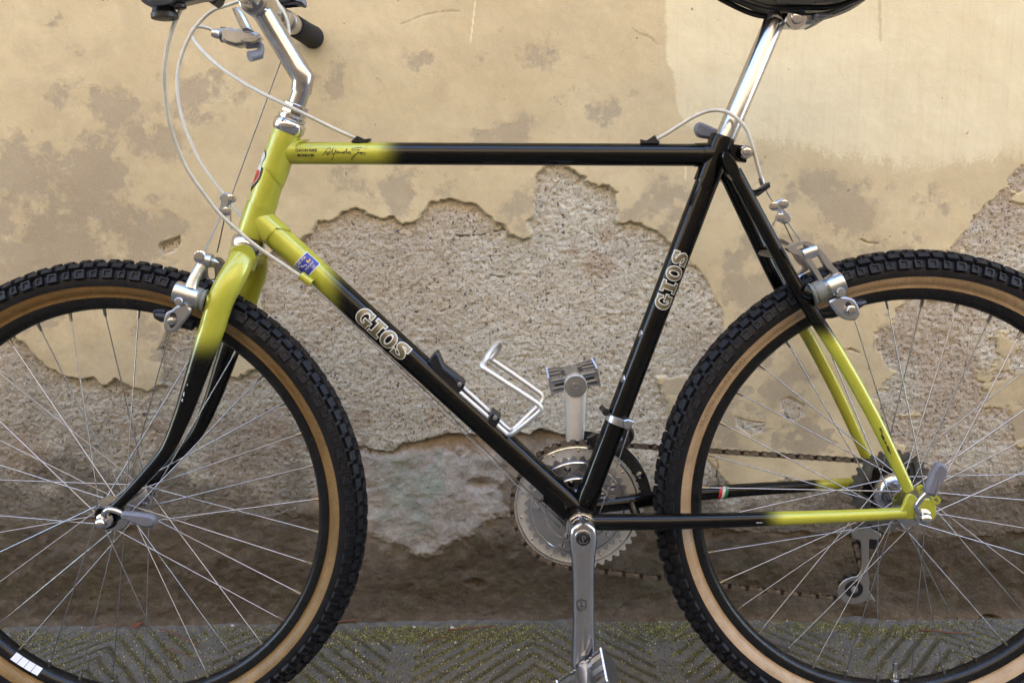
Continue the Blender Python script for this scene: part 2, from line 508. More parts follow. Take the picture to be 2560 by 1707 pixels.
def make_mortar():
    m, t, p = mat("bare_lime_mortar")
    c = coords(t)
    n1 = noise(t, c, 9, 5, 0.6)
    n2 = noise(t, c, 90, 6, 0.7)
    tint = attr(t, "tint")
    base = ramp(t, n2, [(0.28, (0.46, 0.40, 0.295)), (0.5, (0.65, 0.59, 0.455)), (0.72, (0.78, 0.72, 0.59))])
    base = mix(t, ramp(t, n1, [(0.4, 0.0), (0.75, 0.5)]), base, (0.60, 0.51, 0.39))
    base = mix(t, tint, base, ramp(t, n2, [(0.3, (0.46, 0.36, 0.25)), (0.7, (0.60, 0.49, 0.36))]))
    def specks(scale, thr, cols, rad):
        v = t.nodes.new("ShaderNodeTexVoronoi")
        v.inputs["Scale"].default_value = scale
        dn = t.nodes.new("ShaderNodeTexNoise"); dn.inputs["Scale"].default_value = scale * 1.1; dn.inputs["Detail"].default_value = 3
        t.links.new(c, dn.inputs["Vector"])
        dv = t.nodes.new("ShaderNodeVectorMath"); dv.operation = 'MULTIPLY_ADD'
        t.links.new(dn.outputs["Color"], dv.inputs[0]); dv.inputs[1].default_value = (1.1 / scale,) * 3
        t.links.new(c, dv.inputs[2])
        t.links.new(dv.outputs[0], v.inputs["Vector"])
        sep = t.nodes.new("ShaderNodeSeparateColor")
        t.links.new(v.outputs["Color"], sep.inputs[0])
        pick = ramp(t, sep.outputs[0], [(thr, 0.0), (thr + 0.01, 1.0)])
        shape = ramp(t, v.outputs["Distance"], [(rad * 0.8, 1.0), (rad, 0.0)])
        col = ramp(t, sep.outputs[1], cols, 'CONSTANT')
        return math_n(t, 'MULTIPLY', pick, shape), col
    f1, c1 = specks(210, 0.74, [(0.0, (0.05, 0.05, 0.055)), (0.38, (0.12, 0.10, 0.085)), (0.6, (0.56, 0.51, 0.44)), (0.78, (0.28, 0.15, 0.065)), (0.9, (0.09, 0.10, 0.13))], 0.42)
    f2, c2 = specks(110, 0.90, [(0.0, (0.07, 0.075, 0.09)), (0.35, (0.18, 0.165, 0.15)), (0.62, (0.30, 0.15, 0.06)), (0.78, (0.55, 0.50, 0.44)), (0.92, (0.24, 0.10, 0.07))], 0.30)
    f3, c3 = specks(420, 0.60, [(0.0, (0.10, 0.085, 0.07)), (0.45, (0.62, 0.57, 0.50)), (0.7, (0.16, 0.12, 0.08))], 0.45)
    col = mix(t, math_n(t, 'MULTIPLY', f3, 0.45), base, c3)
    col = mix(t, math_n(t, 'MULTIPLY', f1, math_n(t, 'MULTIPLY', ramp(t, n1, [(0.35, 0.15), (0.6, 0.9)]), 0.8)), col, c1)
    col = mix(t, math_n(t, 'MULTIPLY', f2, 0.75), col, c2)
    # sunken pores are coloured darker
    pore = ramp(t, noise(t, c, 150, 3, 0.6), [(0.29, 0.85), (0.37, 0.0)])
    col = mix(t, pore, col, (0.10, 0.075, 0.048))
    col = mix(t, attr(t, "darkening"), col, (0.10, 0.08, 0.055))
    t.links.new(col, p.inputs["Base Color"])
    setp(p, rough=0.92, spec=0.2)
    h = math_n(t, 'ADD', n2, math_n(t, 'MULTIPLY', noise(t, c, 300, 5, 0.75), 0.9))
    h = math_n(t, 'ADD', h, math_n(t, 'MULTIPLY', f2, 0.35))
    h = math_n(t, 'ADD', h, math_n(t, 'MULTIPLY', f1, 0.22))
    h = math_n(t, 'SUBTRACT', h, math_n(t, 'MULTIPLY', pore, 0.5))
    bump(t, p, h, 1.0, 0.0036)
    return m
def make_stone():
    m, t, p = mat("damp_rubble_stone")
    c = coords(t)
    pale, damp, green, warm = attr(t, "pale"), attr(t, "damp"), attr(t, "green"), attr(t, "warm")
    n1 = noise(t, c, 16, 7, 0.68, 0.3)
    sm = t.nodes.new("ShaderNodeMapping")
    sm.inputs["Scale"].default_value = (38, 38, 46)
    t.links.new(c, sm.inputs[0])
    n2 = noise(t, sm.outputs[0], 1.0, 7, 0.72, 0.25)
    n3 = noise(t, c, 330, 5, 0.7)
    base = ramp(t, n2, [(0.25, (0.125, 0.098, 0.070)), (0.5, (0.235, 0.19, 0.143)), (0.75, (0.34, 0.285, 0.22))])
    base = mix(t, warm, base, ramp(t, n2, [(0.28, (0.22, 0.145, 0.085)), (0.7, (0.46, 0.335, 0.215))]))
    lime = ramp(t, n2, [(0.3, (0.19, 0.16, 0.125)), (0.5, (0.33, 0.295, 0.25)), (0.72, (0.47, 0.435, 0.385))])
    col = mix(t, math_n(t, 'MULTIPLY', pale, ramp(t, n1, [(0.3, 0.35), (0.6, 1.0)])), base, lime)
    dampc = ramp(t, n2, [(0.25, (0.045, 0.032, 0.018)), (0.55, (0.086, 0.064, 0.040)), (0.8, (0.175, 0.138, 0.096))])
    col = mix(t, damp, col, dampc)
    col = mix(t, math_n(t, 'MULTIPLY', green, ramp(t, n1, [(0.35, 0.0), (0.6, 0.8)])), col, (0.19, 0.275, 0.205))
    moss = math_n(t, 'MULTIPLY', ramp(t, noise(t, c, 24, 5, 0.7), [(0.50, 0.0), (0.68, 0.55)]), damp)
    col = mix(t, moss, col, (0.072, 0.066, 0.028))
    salt = ramp(t, n3, [(0.64, 0.0), (0.76, 0.55)])
    salt = math_n(t, 'MULTIPLY', salt, ramp(t, noise(t, c, 34, 4, 0.6), [(0.5, 0.0), (0.66, 1.0)]))
    col = mix(t, salt, col, (0.46, 0.42, 0.36))
    pore = ramp(t, noise(t, c, 120, 4, 0.65), [(0.28, 0.8), (0.37, 0.0)])
    col = mix(t, pore, col, (0.03, 0.021, 0.013))
    t.links.new(col, p.inputs["Base Color"])
    setp(p, rough=0.85, spec=0.3)
    grit = noise(t, c, 620, 4, 0.7)
    col = mix(t, ramp(t, grit, [(0.60, 0.0), (0.74, 0.6)]), col, (0.30, 0.265, 0.215))
    col = mix(t, ramp(t, grit, [(0.28, 0.65), (0.42, 0.0)]), col, (0.045, 0.034, 0.022))
    t.links.new(col, p.inputs["Base Color"])
    h = math_n(t, 'ADD', math_n(t, 'MULTIPLY', n2, 1.1), math_n(t, 'MULTIPLY', n3, 0.8))
    h = math_n(t, 'ADD', h, math_n(t, 'MULTIPLY', n1, 1.0))
    h = math_n(t, 'SUBTRACT', h, math_n(t, 'MULTIPLY', pore, 0.4))
    bump(t, p, h, 0.65, 0.0030)
    return m
M_PLASTER, M_MORTAR, M_STONE = make_plaster(), make_mortar(), make_stone()

# ------------------------------------------------------------------ the old wall behind the bicycle
MORTAR_EDGE = [(-1.4345, 0.535), (-1.3605, 0.5266), (-1.3373, 0.4908), (-1.321, 0.472), (-1.2854, 0.455), (-1.2564, 0.4526), (-1.2375, 0.4579), (-1.2241, 0.4412), (-1.1976, 0.4478), (-1.1803, 0.4365), (-1.1477, 0.4271), (-1.1249, 0.44), (-1.1261, 0.4917), (-1.1102, 0.529), (-1.0898, 0.5498), (-1.0376, 0.5289), (-1.0241, 0.4809), (-1.016, 0.4615), (-0.9958, 0.4496), (-0.9748, 0.4597), (-0.9538, 0.4698), (-0.9456, 0.5481), (-0.9515, 0.6152), (-0.9463, 0.6344), (-0.9365, 0.6534), (-0.9085, 0.6688), (-0.874, 0.6841), (-0.8404, 0.7085), (-0.8199, 0.7128), (-0.8042, 0.7242), (-0.781, 0.7298), (-0.7435, 0.7176), (-0.7226, 0.7141), (-0.7059, 0.7055), (-0.688, 0.7098), (-0.6759, 0.7194), (-0.6577, 0.7366), (-0.6288, 0.7433), (-0.6053, 0.7392), (-0.5819, 0.7356), (-0.5704, 0.7213), (-0.5562, 0.7062), (-0.5386, 0.6988), (-0.527, 0.6856), (-0.51, 0.6782), (-0.4948, 0.6852), (-0.5005, 0.7055), (-0.4906, 0.717), (-0.4884, 0.7402), (-0.4824, 0.7601), (-0.4842, 0.7799), (-0.4711, 0.7957), (-0.4497, 0.8011), (-0.4303, 0.7951), (-0.416, 0.7822), (-0.3952, 0.7679), (-0.3666, 0.7618), (-0.3516, 0.7501), (-0.3534, 0.7327), (-0.3532, 0.701), (-0.3191, 0.6993), (-0.2901, 0.6872), (-0.2576, 0.6646), (-0.2253, 0.6294), (-0.207, 0.6113), (-0.1939, 0.5906), (-0.1874, 0.5705), (-0.1764, 0.5576), (-0.1706, 0.5394), (-0.1694, 0.5198), (-0.1858, 0.4847), (-0.2271, 0.4406), (-0.2817, 0.4398), (-0.2696, 0.403), (-0.2588, 0.3679), (-0.2233, 0.3591), (-0.2121, 0.3181), (-0.1733, 0.2749), (-0.1379, 0.2386), (-0.1328, 0.0769), (-1.5223, 0.0914)]
ROUGH_EDGE = [(0.3773, 0.8181), (0.3026, 0.7926), (0.2833, 0.7764), (0.2739, 0.7504), (0.2586, 0.7307), (0.234, 0.7052), (0.2075, 0.6764), (0.1858, 0.6506), (0.1704, 0.608), (0.1299, 0.5719), (0.0886, 0.5423), (0.0747, 0.4952), (0.111, 0.4469), (0.0798, 0.4059), (0.0936, 0.3428), (0.1395, 0.3141), (0.1225, 0.2573), (0.034, 0.2439), (-0.0492, 0.2592), (-0.1382, 0.2494), (-0.1717, 0.2172), (-0.1749, 0.0774), (0.4625, 0.0707), (0.4399, 0.3036), (0.3235, 0.312), (0.3228, 0.3613), (0.3136, 0.4066), (0.3343, 0.4236), (0.4143, 0.4296)]
SMALL_MORTAR = [[(-1.1096, 0.6766), (-1.0926, 0.6829), (-1.0722, 0.6905), (-1.0721, 0.6748), (-1.0837, 0.6618), (-1.1024, 0.6601), (-1.1096, 0.6687)],
                [(-0.0753, 0.4007), (-0.0587, 0.4075), (-0.029, 0.3932), (-0.0301, 0.3723), (-0.0499, 0.3585), (-0.0729, 0.3728)],
                [(-0.1502, 0.3737), (-0.1283, 0.3678), (-0.0975, 0.3605), (-0.1038, 0.3451), (-0.1205, 0.3368), (-0.1483, 0.354)]]
STONE_TOP = [(-1.5096, 0.1953), (-1.4248, 0.2017), (-1.3419, 0.1898), (-1.2493, 0.2071), (-1.1455, 0.195), (-1.0325, 0.2121), (-0.9493, 0.2039), (-0.8855, 0.225), (-0.8621, 0.2754), (-0.8514, 0.3253), (-0.8389, 0.328), (-0.8025, 0.3283), (-0.7652, 0.3172), (-0.7355, 0.319), (-0.718, 0.3287), (-0.6946, 0.332), (-0.6711, 0.3402), (-0.636, 0.3476), (-0.6066, 0.3445), (-0.5315, 0.3422), (-0.5109, 0.3462), (-0.4788, 0.3522), (-0.4344, 0.3404), (-0.3934, 0.3343), (-0.3522, 0.2983), (-0.3102, 0.2332), (-0.2543, 0.1963), (-0.1844, 0.1737), (-0.1007, 0.1618), (-0.0315, 0.1684), (0.0384, 0.1566), (0.1491, 0.1628), (0.2469, 0.1507), (0.3293, 0.1608), (0.4542, 0.1558)]
PALE_EDGE = [(-0.8459, 0.3252), (-0.7875, 0.3245), (-0.7364, 0.3133), (-0.6537, 0.323), (-0.5511, 0.3077), (-0.539, 0.1921), (-0.5881, 0.1707), (-0.6376, 0.1417), (-0.6774, 0.1199), (-0.7012, 0.1231), (-0.7481, 0.1444), (-0.7714, 0.1587), (-0.792, 0.1685), (-0.8253, 0.1732), (-0.8588, 0.2029), (-0.8625, 0.2682)]
CREAM_EDGE = [(-0.2831, 1.1651), (-0.2805, 1.0115), (-0.2783, 0.9569), (-0.2653, 0.9383), (-0.2605, 0.8889), (-0.2405, 0.8513), (-0.1887, 0.8349), (-0.1242, 0.8297), (-0.0661, 0.8226), (-0.0073, 0.8055), (0.0576, 0.797), (0.1358, 0.7833), (0.1996, 0.792), (0.2636, 0.7975), (0.3914, 0.8053), (0.5142, 0.8538), (0.4805, 1.1542)]
LOSS = [[(-1.2458, 0.9226), (-1.2207, 0.9297), (-1.1916, 0.9243), (-1.1819, 0.9112), (-1.1554, 0.9052), (-1.1338, 0.9093), (-1.1183, 0.8948), (-1.1233, 0.8736), (-1.1382, 0.8581), (-1.1586, 0.8691), (-1.1792, 0.885), (-1.217, 0.888), (-1.2264, 0.9037), (-1.2477, 0.904)],
        [(-1.0504, 0.9305), (-1.0229, 0.9387), (-0.9911, 0.9346), (-0.981, 0.924), (-0.9846, 0.9085), (-0.9494, 0.9056), (-0.9479, 0.8894), (-0.9805, 0.8929), (-1.0215, 0.8879), (-1.0535, 0.8908), (-1.0992, 0.8995), (-1.0846, 0.9124), (-1.0574, 0.9145)],
        [(-1.405, 0.8402), (-1.3126, 0.8339), (-1.2772, 0.8303), (-1.2488, 0.8407), (-1.2197, 0.8327), (-1.1873, 0.8531), (-1.1329, 0.8524), (-1.0787, 0.8491), (-1.0806, 0.8252), (-1.1476, 0.8102), (-1.161, 0.7835), (-1.135, 0.7672), (-1.129, 0.7368), (-1.0888, 0.7227), (-1.0794, 0.6828), (-1.0951, 0.6435), (-1.1144, 0.5771), (-1.4358, 0.581)],
        [(-0.835, 0.9325), (-0.805, 0.9296), (-0.8008, 0.911), (-0.8156, 0.8826), (-0.8231, 0.9008)],
        [(-0.6694, 0.9732), (-0.6579, 0.9742), (-0.6558, 0.9608), (-0.6698, 0.961)], [(-0.6461, 0.9423), (-0.6303, 0.9592), (-0.6179, 0.9492), (-0.6245, 0.9371), (-0.6438, 0.9324)],
        [(-0.5954, 0.9551), (-0.5845, 0.961), (-0.5785, 0.9426), (-0.5924, 0.9489)], [(-0.5666, 0.9669), (-0.5569, 0.9753), (-0.5381, 0.9604), (-0.5274, 0.9511), (-0.5478, 0.9471), (-0.5604, 0.9546)],
        [(-0.4893, 0.9414), (-0.4777, 0.9608), (-0.4618, 0.9624), (-0.4498, 0.947), (-0.4619, 0.9398)],
        [(-0.4359, 0.9006), (-0.4205, 0.9097), (-0.4014, 0.9106), (-0.3822, 0.903), (-0.3597, 0.889), (-0.3449, 0.8826), (-0.3692, 0.8655), (-0.3948, 0.8596), (-0.4173, 0.863), (-0.4302, 0.8757)],
        [(-0.5673, 0.8556), (-0.5363, 0.8602), (-0.4991, 0.8484), (-0.5044, 0.8347), (-0.5625, 0.8354)],
        [(-0.8166, 0.7957), (-0.732, 0.7978), (-0.6675, 0.781), (-0.6554, 0.7488), (-0.6823, 0.7233), (-0.7089, 0.714), (-0.7736, 0.7342), (-0.8125, 0.7444)],
        [(-0.5478, 0.7442), (-0.5183, 0.7503), (-0.5022, 0.734), (-0.5091, 0.7017), (-0.532, 0.702), (-0.5514, 0.7217)],
        [(-0.3426, 0.7704), (-0.2908, 0.7761), (-0.2515, 0.7565), (-0.2567, 0.6855), (-0.2895, 0.6924), (-0.3356, 0.7125)],
        [(-0.0502, 0.7539), (-0.006, 0.7788), (0.0525, 0.7717), (0.0742, 0.733), (0.0707, 0.6814), (0.0125, 0.6691), (-0.0476, 0.6959)],
        [(0.1297, 0.7771), (0.1754, 0.7701), (0.2152, 0.7569), (0.2181, 0.7183), (0.1725, 0.7189), (0.1387, 0.7386)],
        [(-0.1326, 0.6969), (-0.0539, 0.6894), (0.0256, 0.6689), (0.0874, 0.6746), (0.1123, 0.6416), (0.0158, 0.6033), (-0.074, 0.5375), (-0.1606, 0.5386), (-0.1824, 0.6057)],
        [(-0.1502, 0.4155), (-0.0713, 0.4696), (-0.0365, 0.4418), (-0.0483, 0.4004), (-0.1084, 0.3802)]]
DRIPS = [[(0.0561, 1.0428), (0.0611, 0.9796)], [(-0.5789, 1.0486), (-0.5878, 0.9854)], [(-0.2432, 0.7946), (-0.242, 0.7659)], [(0.153, 0.7577), (0.1556, 0.7288)]]

CRACKS = [([(-0.6197, 0.6835), (-0.6046, 0.682), (-0.5882, 0.6845), (-0.5717, 0.6849), (-0.5552, 0.6893), (-0.5374, 0.6923)], 0.004), ([(-0.563, 0.617), (-0.5498, 0.6142), (-0.5385, 0.6154), (-0.5265, 0.6205), (-0.5185, 0.6271)], 0.003),
          ([(-0.6984, 1.016), (-0.676, 1.0241), (-0.6537, 1.031), (-0.6315, 1.0343), (-0.6032, 1.0351)], 0.0006), ([(-0.3321, 1.0061), (-0.3067, 0.9925), (-0.2876, 0.9825)], 0.0006),
          ([(-0.1789, 0.3035), (-0.1756, 0.2821), (-0.1785, 0.2642), (-0.1733, 0.2498)], 0.004), ([(0.0452, 0.6687), (0.0719, 0.6605), (0.0922, 0.6707)], 0.003),
          ([(-0.9419, 0.2111), (-0.9149, 0.1962), (-0.8938, 0.1989)], 0.004), ([(0.0152, 0.4823), (0.0385, 0.4861), (0.0554, 0.4818)], 0.003), ([(-0.9648, 0.6153), (-0.9511, 0.6218), (-0.9323, 0.6242)], 0.003)]
PATCHES = [(-0.381, 0.6313, 0.03), (-0.4259, 0.6562, 0.012), (-0.3714, 0.6817, 0.014), (-0.659, 0.3795, 0.018), (-0.7889, 0.374, 0.022), (-1.1326, 0.3533, 0.03), (-1.0475, 0.2954, 0.02), (-0.9271, 0.3474, 0.03), (-1.3703, 0.3169, 0.05)]
def build_wall():
    fx = np.arange(-1.52, 0.4601, 0.0018)
    fz = np.arange(-0.020, 1.1201, 0.0018)
    xs = np.concatenate([[-14, -8, -5, -3, -2.2, -1.8, -1.6], fx, [0.55, 0.8, 1.3, 2.5, 5, 9, 14]])
    zs = np.concatenate([[-0.10], fz, [1.2, 1.4, 1.8, 2.5, 4, 6, 8.0]])
    X, Zz = np.meshgrid(xs, zs, indexing='ij')
    # ---- where each layer shows
    wob = (fbm(X * 50, Zz * 50, 11, 4, 0.55) - 0.5) * 0.015 + (fbm(X * 200, Zz * 200, 12, 2) - 0.5) * 0.0025
    sdm = poly_sd(X, Zz, MORTAR_EDGE) + wob
    for pl in SMALL_MORTAR:
        sdm = np.minimum(sdm, poly_sd(X, Zz, pl) + wob * 0.5)
    sdr = poly_sd(X, Zz, ROUGH_EDGE) + wob * 1.4
    patch = (fbm(X * 13, Zz * 15, 31, 6, 0.68) - 0.50) * 0.16
    sdr = np.maximum(sdr, np.where(Zz > 0.37, -patch - 0.012, -1.0))              # islands of plaster left standing inside the rough part
    sdm = np.minimum(sdm, sdr)
    top = np.interp(X, [a for a, b in STONE_TOP], [b for a, b in STONE_TOP])
    sds = Zz - top + wob
    stone = sds < 0
    mortar = (sdm < 0) & ~stone
    lay = np.where(stone, 2, np.where(mortar, 1, 0))
    # ---- relief (metres behind the plaster face)
    big = fbm(X * 3.0, Zz * 3.0, 41, 3)
    rel_p = (big - 0.5) * 0.006 + (fbm(X * 28, Zz * 28, 42, 3) - 0.5) * 0.0016
    shallow = np.clip((X + 0.30) / 0.10, 0, 1)
    rel_m = rel_p + 0.0070 - 0.0052 * shallow + (0.5 - fbm(X * 26, Zz * 34, 43, 3)) * 0.0034 + (0.5 - fbm(X * 170, Zz * 190, 44, 3, 0.6)) * 0.0046
    lump = fbm(X * 7.5, Zz * 10, 51, 4, 0.55)
    rel_s = rel_p + 0.012 + (0.5 - lump) * 0.016 + (0.5 - fbm(X * 45, Zz * 52, 52, 5, 0.62)) * 0.0070
    mid_ = np.clip((X + 0.88) / 0.05, 0, 1) * np.clip((-0.38 - X) / 0.06, 0, 1)
    rel_s = rel_s - 0.007 * (1 - mid_) + 0.006 * mid_ * np.exp(np.minimum(0, sds) / 0.02)
    pale_sd = poly_sd(X, Zz, PALE_EDGE) + wob * 2
    rel_s = rel_s - 0.006 * np.clip(-pale_sd / 0.012, 0, 1)
    rel_s = rel_s - 0.010 * np.clip((0.05 - Zz) / 0.06, 0, 1)
    # hollow at the left of the tyre and cracks in the mortar
    for (hx, hz, hr, hd) in [(-0.8889, 0.2915, 0.022, 0.02), (-0.583, 0.2543, 0.03, 0.014), (-0.597, 0.0705, 0.022, 0.012), (0.0675, 0.001, 0.05, 0.012), (0.3073, 0.0009, 0.02, 0.02)]:
        dd = np.hypot((X - hx), (Zz - hz) * 1.9) + wob
        rel_s = rel_s + hd * np.clip(1 - dd / hr, 0, 1)
    k = np.clip(-sdm / 0.0022, 0, 1)                    # broken edge of the plaster, crumbled just behind the lip
    rel = np.where(lay == 0, rel_p, np.where(lay == 1, rel_p + (rel_m - rel_p) * k + 0.0020 * (1 - shallow) * np.exp(sdm / 0.004), rel_s))
    out = np.zeros(X.shape, bool)
    out[(X < -1.53) | (X > 0.47) | (Zz > 1.13)] = True
    lay[out] = 0
    rel[out] = rel_p[out] * 0
    # ---- what the surface carries
    loss = np.full(X.shape, -1.0)
    for pl in LOSS:
        loss = np.maximum(loss, -poly_sd(X, Zz, pl))
    lw = (fbm(X * 24, Zz * 24, 61, 5, 0.65) - 0.5)
    mott = np.clip((0.80 - Zz) / 0.25, 0, 1)
    loss = np.clip(0.5 + (loss + lw * 0.11) * 16, 0, 1)
    gen = np.clip((fbm(X * 9, Zz * 12, 62, 5, 0.65) - 0.66 + 0.10 * mott) * 7 + 0.1, 0, 1)
    loss = np.maximum(loss * np.clip(0.72 + lw * 1.6, 0, 1), gen * 0.9)
    cream = np.clip(0.5 - (poly_sd(X, Zz, CREAM_EDGE) + (fbm(X * 60, Zz * 25, 63, 5, 0.7) - 0.5) * np.where(Zz > 0.86, 0.010, 0.03)) * np.where(Zz > 0.86, 40, 8), 0, 1)
    loss = loss * (1 - 0.95 * np.clip(cream * 1.4, 0, 1))
    darkening = np.clip((fbm(X * 4, Zz * 2.5, 64, 4) - 0.56) * 2.2, 0, 0.5) * np.clip((1.0 - Zz) / 0.5, 0, 1)
    darkening = darkening + 0.30 * np.clip((0.92 - Zz) / 0.45, 0, 1) * np.clip((-0.55 - X) / 0.5, 0, 1) * (0.5 + fbm(X * 10, Zz * 10, 65, 5, 0.65))  # broad darkening of the plaster towards the lower left
    darkening = darkening + 0.16 * np.clip((0.85 - Zz) / 0.3, 0, 1) * fbm(X * 16, Zz * 16, 66, 5, 0.7)  # mottled darkening that grows downwards
    for (a, b) in DRIPS:
        t_ = np.clip((a[1] - Zz) / (a[1] - b[1] + 1e-6), 0, 1)
        dx = np.abs(X - (a[0] + (b[0] - a[0]) * t_)) + (np.maximum(0, Zz - a[1]) + np.maximum(0, b[1] - Zz)) * 2
        if a[0] > 0:
            darkening = np.maximum(darkening, 0.42 * (dx < 0.0022))
        else:
            cream = np.maximum(cream, 0.9 * (dx < 0.0016))
    tint = np.clip((fbm(X * 6, Zz * 6, 71, 4) - 0.56) * 6, 0, 1) * 0.55
    tint = np.maximum(tint, np.clip((X + 0.24) * 4, 0, 1) * np.clip((fbm(X * 10, Zz * 10, 72, 5, 0.65) - 0.42) * 5, 0, 0.85))
    damp = np.clip((0.245 - Zz + (fbm(X * 5, Zz * 6, 81, 6, 0.66) - 0.5) * 0.24) / 0.12, 0, 1)
    damp = np.maximum(damp, np.clip((0.26 - Zz + (fbm(X * 7, Zz * 7, 86, 4) - 0.5) * 0.1) / 0.05, 0, 0.85) * (1 - mid_))
    damp = damp * (1 - np.clip(-pale_sd / 0.010, 0, 1))
    right = np.clip((X + 0.35) / 0.2, 0, 1)
    damp = np.clip(damp * (1 - 0.25 * np.clip((0.03 - Zz) / 0.03, 0, 1)), 0, 1)
    pale = np.clip(-pale_sd / 0.02 + 0.2, 0, 1)
    pale = np.maximum(pale, 0.45 * np.clip((fbm(X * 8, Zz * 9, 82, 4) - 0.52) * 6, 0, 1))
    warm = np.clip(right + np.clip((fbm(X * 6, Zz * 6, 83, 3) - 0.55) * 4, 0, 0.6), 0, 1)
    green = np.zeros(X.shape)
    for (gx, gz, gr) in [(-0.7175, 0.263, 0.05), (-0.6955, 0.1938, 0.022), (-0.7365, 0.2161, 0.02)]:
        green = np.maximum(green, np.clip(1.3 - np.hypot(X - gx, (Zz - gz) * 0.8) / gr + (fbm(X * 60, Zz * 60, 84, 3) - 0.5) * 2.0, 0, 0.62))
    mdarkening = np.clip((0.375 - Zz + (fbm(X * 14, Zz * 10, 85, 5, 0.65) - 0.5) * 0.24) / 0.15, 0, 0.84) * np.clip((-0.62 - X) / 0.15, 0, 1)
    mdarkening = np.maximum(mdarkening, np.clip((0.305 - Zz + (fbm(X * 14, Zz * 10, 87, 5, 0.65) - 0.5) * 0.20) / 0.10, 0, 0.80) * np.clip((X + 0.40) / 0.12, 0, 1))
    mdarkening = np.maximum(mdarkening, 0.46 * np.clip((0.66 - Zz) / 0.30, 0, 1) * np.clip((-0.45 - X) / 0.45, 0, 1) * (0.4 + 1.2 * fbm(X * 12, Zz * 12, 88, 5, 0.65)))  # mortar tone also drops broadly towards the lower left
    for (cr, deep) in CRACKS:
        for i in range(len(cr) - 1):
            (ax_, az_), (bx_, bz_) = cr[i], cr[i + 1]
            ex_, ez_ = bx_ - ax_, bz_ - az_
            tt_ = np.clip(((X - ax_) * ex_ + (Zz - az_) * ez_) / (ex_ * ex_ + ez_ * ez_), 0, 1)
            dd_ = np.hypot(X - ax_ - tt_ * ex_ + wob * 0.5, Zz - az_ - tt_ * ez_ + wob * 0.5)
            k_ = np.clip(1.5 - dd_ / 0.0011, 0, 1)
            rel = rel + deep * k_
            darkening = np.maximum(darkening, 0.75 * k_); mdarkening = np.maximum(mdarkening, 0.8 * k_)  # cracks are coloured darker along their line
    for (tx, tz, tr) in PATCHES:
        tint = np.maximum(tint, np.clip((1.0 - np.hypot(X - tx, Zz - tz) / tr) * 3 + (fbm(X * 90, Zz * 90, 89, 4, 0.65) - 0.5) * 3.0, 0, 1))
    # ---- split into the three layers
    root = bpy.data.objects.new("stucco_wall", None)
    COL.objects.link(root)
    tag(root, "old ochre stucco wall with peeling plaster behind the bicycle", "wall")
    nx, nz = X.shape
    Y = WALL_Y + rel
    idx = np.arange(nx * nz).reshape(nx, nz)
    quad = np.stack([idx[:-1, :-1], idx[1:, :-1], idx[1:, 1:], idx[:-1, 1:]], -1).reshape(-1, 4)
    ql = np.minimum(np.minimum(lay[:-1, :-1], lay[1:, :-1]), np.minimum(lay[1:, 1:], lay[:-1, 1:])).reshape(-1)
    co = np.stack([X, Y, Zz], -1).reshape(-1, 3)
    fields = {0: dict(loss=loss, cream=cream, darkening=darkening), 1: dict(tint=tint, darkening=mdarkening),
              2: dict(pale=pale, damp=damp, green=green, warm=warm)}
    for li, (nm, mt) in enumerate((("plaster_coat", M_PLASTER), ("exposed_mortar", M_MORTAR), ("rubble_base", M_STONE))):
        q = quad[ql == li]
        used, inv = np.unique(q.reshape(-1), return_inverse=True)
        me = bpy.data.meshes.new(nm)
        me.vertices.add(len(used))
        me.vertices.foreach_set("co", co[used].astype(np.float32).reshape(-1))
        me.loops.add(len(inv))
        me.loops.foreach_set("vertex_index", inv.astype(np.int32).reshape(-1))
        me.polygons.add(len(q))
        me.polygons.foreach_set("loop_start", np.arange(0, len(inv), 4, dtype=np.int32))
        me.polygons.foreach_set("use_smooth", np.ones(len(q), bool))
        for fn, arr in fields[li].items():
            a = me.attributes.new(fn, 'FLOAT', 'POINT')
            a.data.foreach_set("value", arr.reshape(-1)[used].astype(np.float32))
        me.materials.append(mt)
        me.update(calc_edges=True)
        link(nm, me, root)
    return root
wall = build_wall()
# deep Tuscan eave at the top of the wall
eb = MB()
eb.box((0, WALL_Y - 0.62, 8.06), (14, 0, 0), (0, 0.66, 0), (0, 0, 0.05))
M_WOOD = simple("eave_timber", (0.09, 0.055, 0.03), 0, 0.7, 0.3, 12)
eb.build("eave", M_WOOD, wall, smooth=False)

# ------------------------------------------------------------------ house across the lane (lights the shade, shows in the chrome)
M_FACADE = simple("sunlit_stucco", (0.40, 0.315, 0.21), 0, 0.9, 0.15, 1.6)
M_SHUTTER = simple("green_shutter", (0.03, 0.06, 0.035), 0, 0.6, 0.2, 20)
M_FRAME = simple("stone_surround", (0.32, 0.29, 0.25), 0, 0.8, 0.15, 9)
house = bpy.data.objects.new("facing_house", None)
COL.objects.link(house)
tag(house, "ochre stucco house with shuttered windows across the lane", "house")
FY = -4.6
hb = MB()
hb.box((0, FY - 2.0, 3.45), (14, 0, 0), (0, 2.0, 0), (0, 0, 3.45))
hb.build("facade_wall", M_FACADE, house, smooth=False)
rb = MB()
rb.box((0, FY - 1.85, 6.98), (14.3, 0, 0), (0, 2.2, 0), (0, 0, 0.08))
rb.build("roof", simple("terracotta_tile", (0.30, 0.12, 0.06), 0, 0.8, 0.3, 8), house, smooth=False)
for wx in (-6.2, -3.4, 2.2, 5.0):
    fb = MB(); fb.box((wx, FY + 0.03, 4.6), (0.62, 0, 0), (0, 0.03, 0), (0, 0, 0.95))
    fo = fb.build("window", M_FRAME, house, smooth=False)
    for s in (-1, 1):
        sb = MB(); sb.box((wx + s * 0.27, FY + 0.085, 4.6), (0.25, 0, 0), (0, 0.02, 0), (0, 0, 0.82))
        sb.build("shutter", M_SHUTTER, fo, smooth=False)

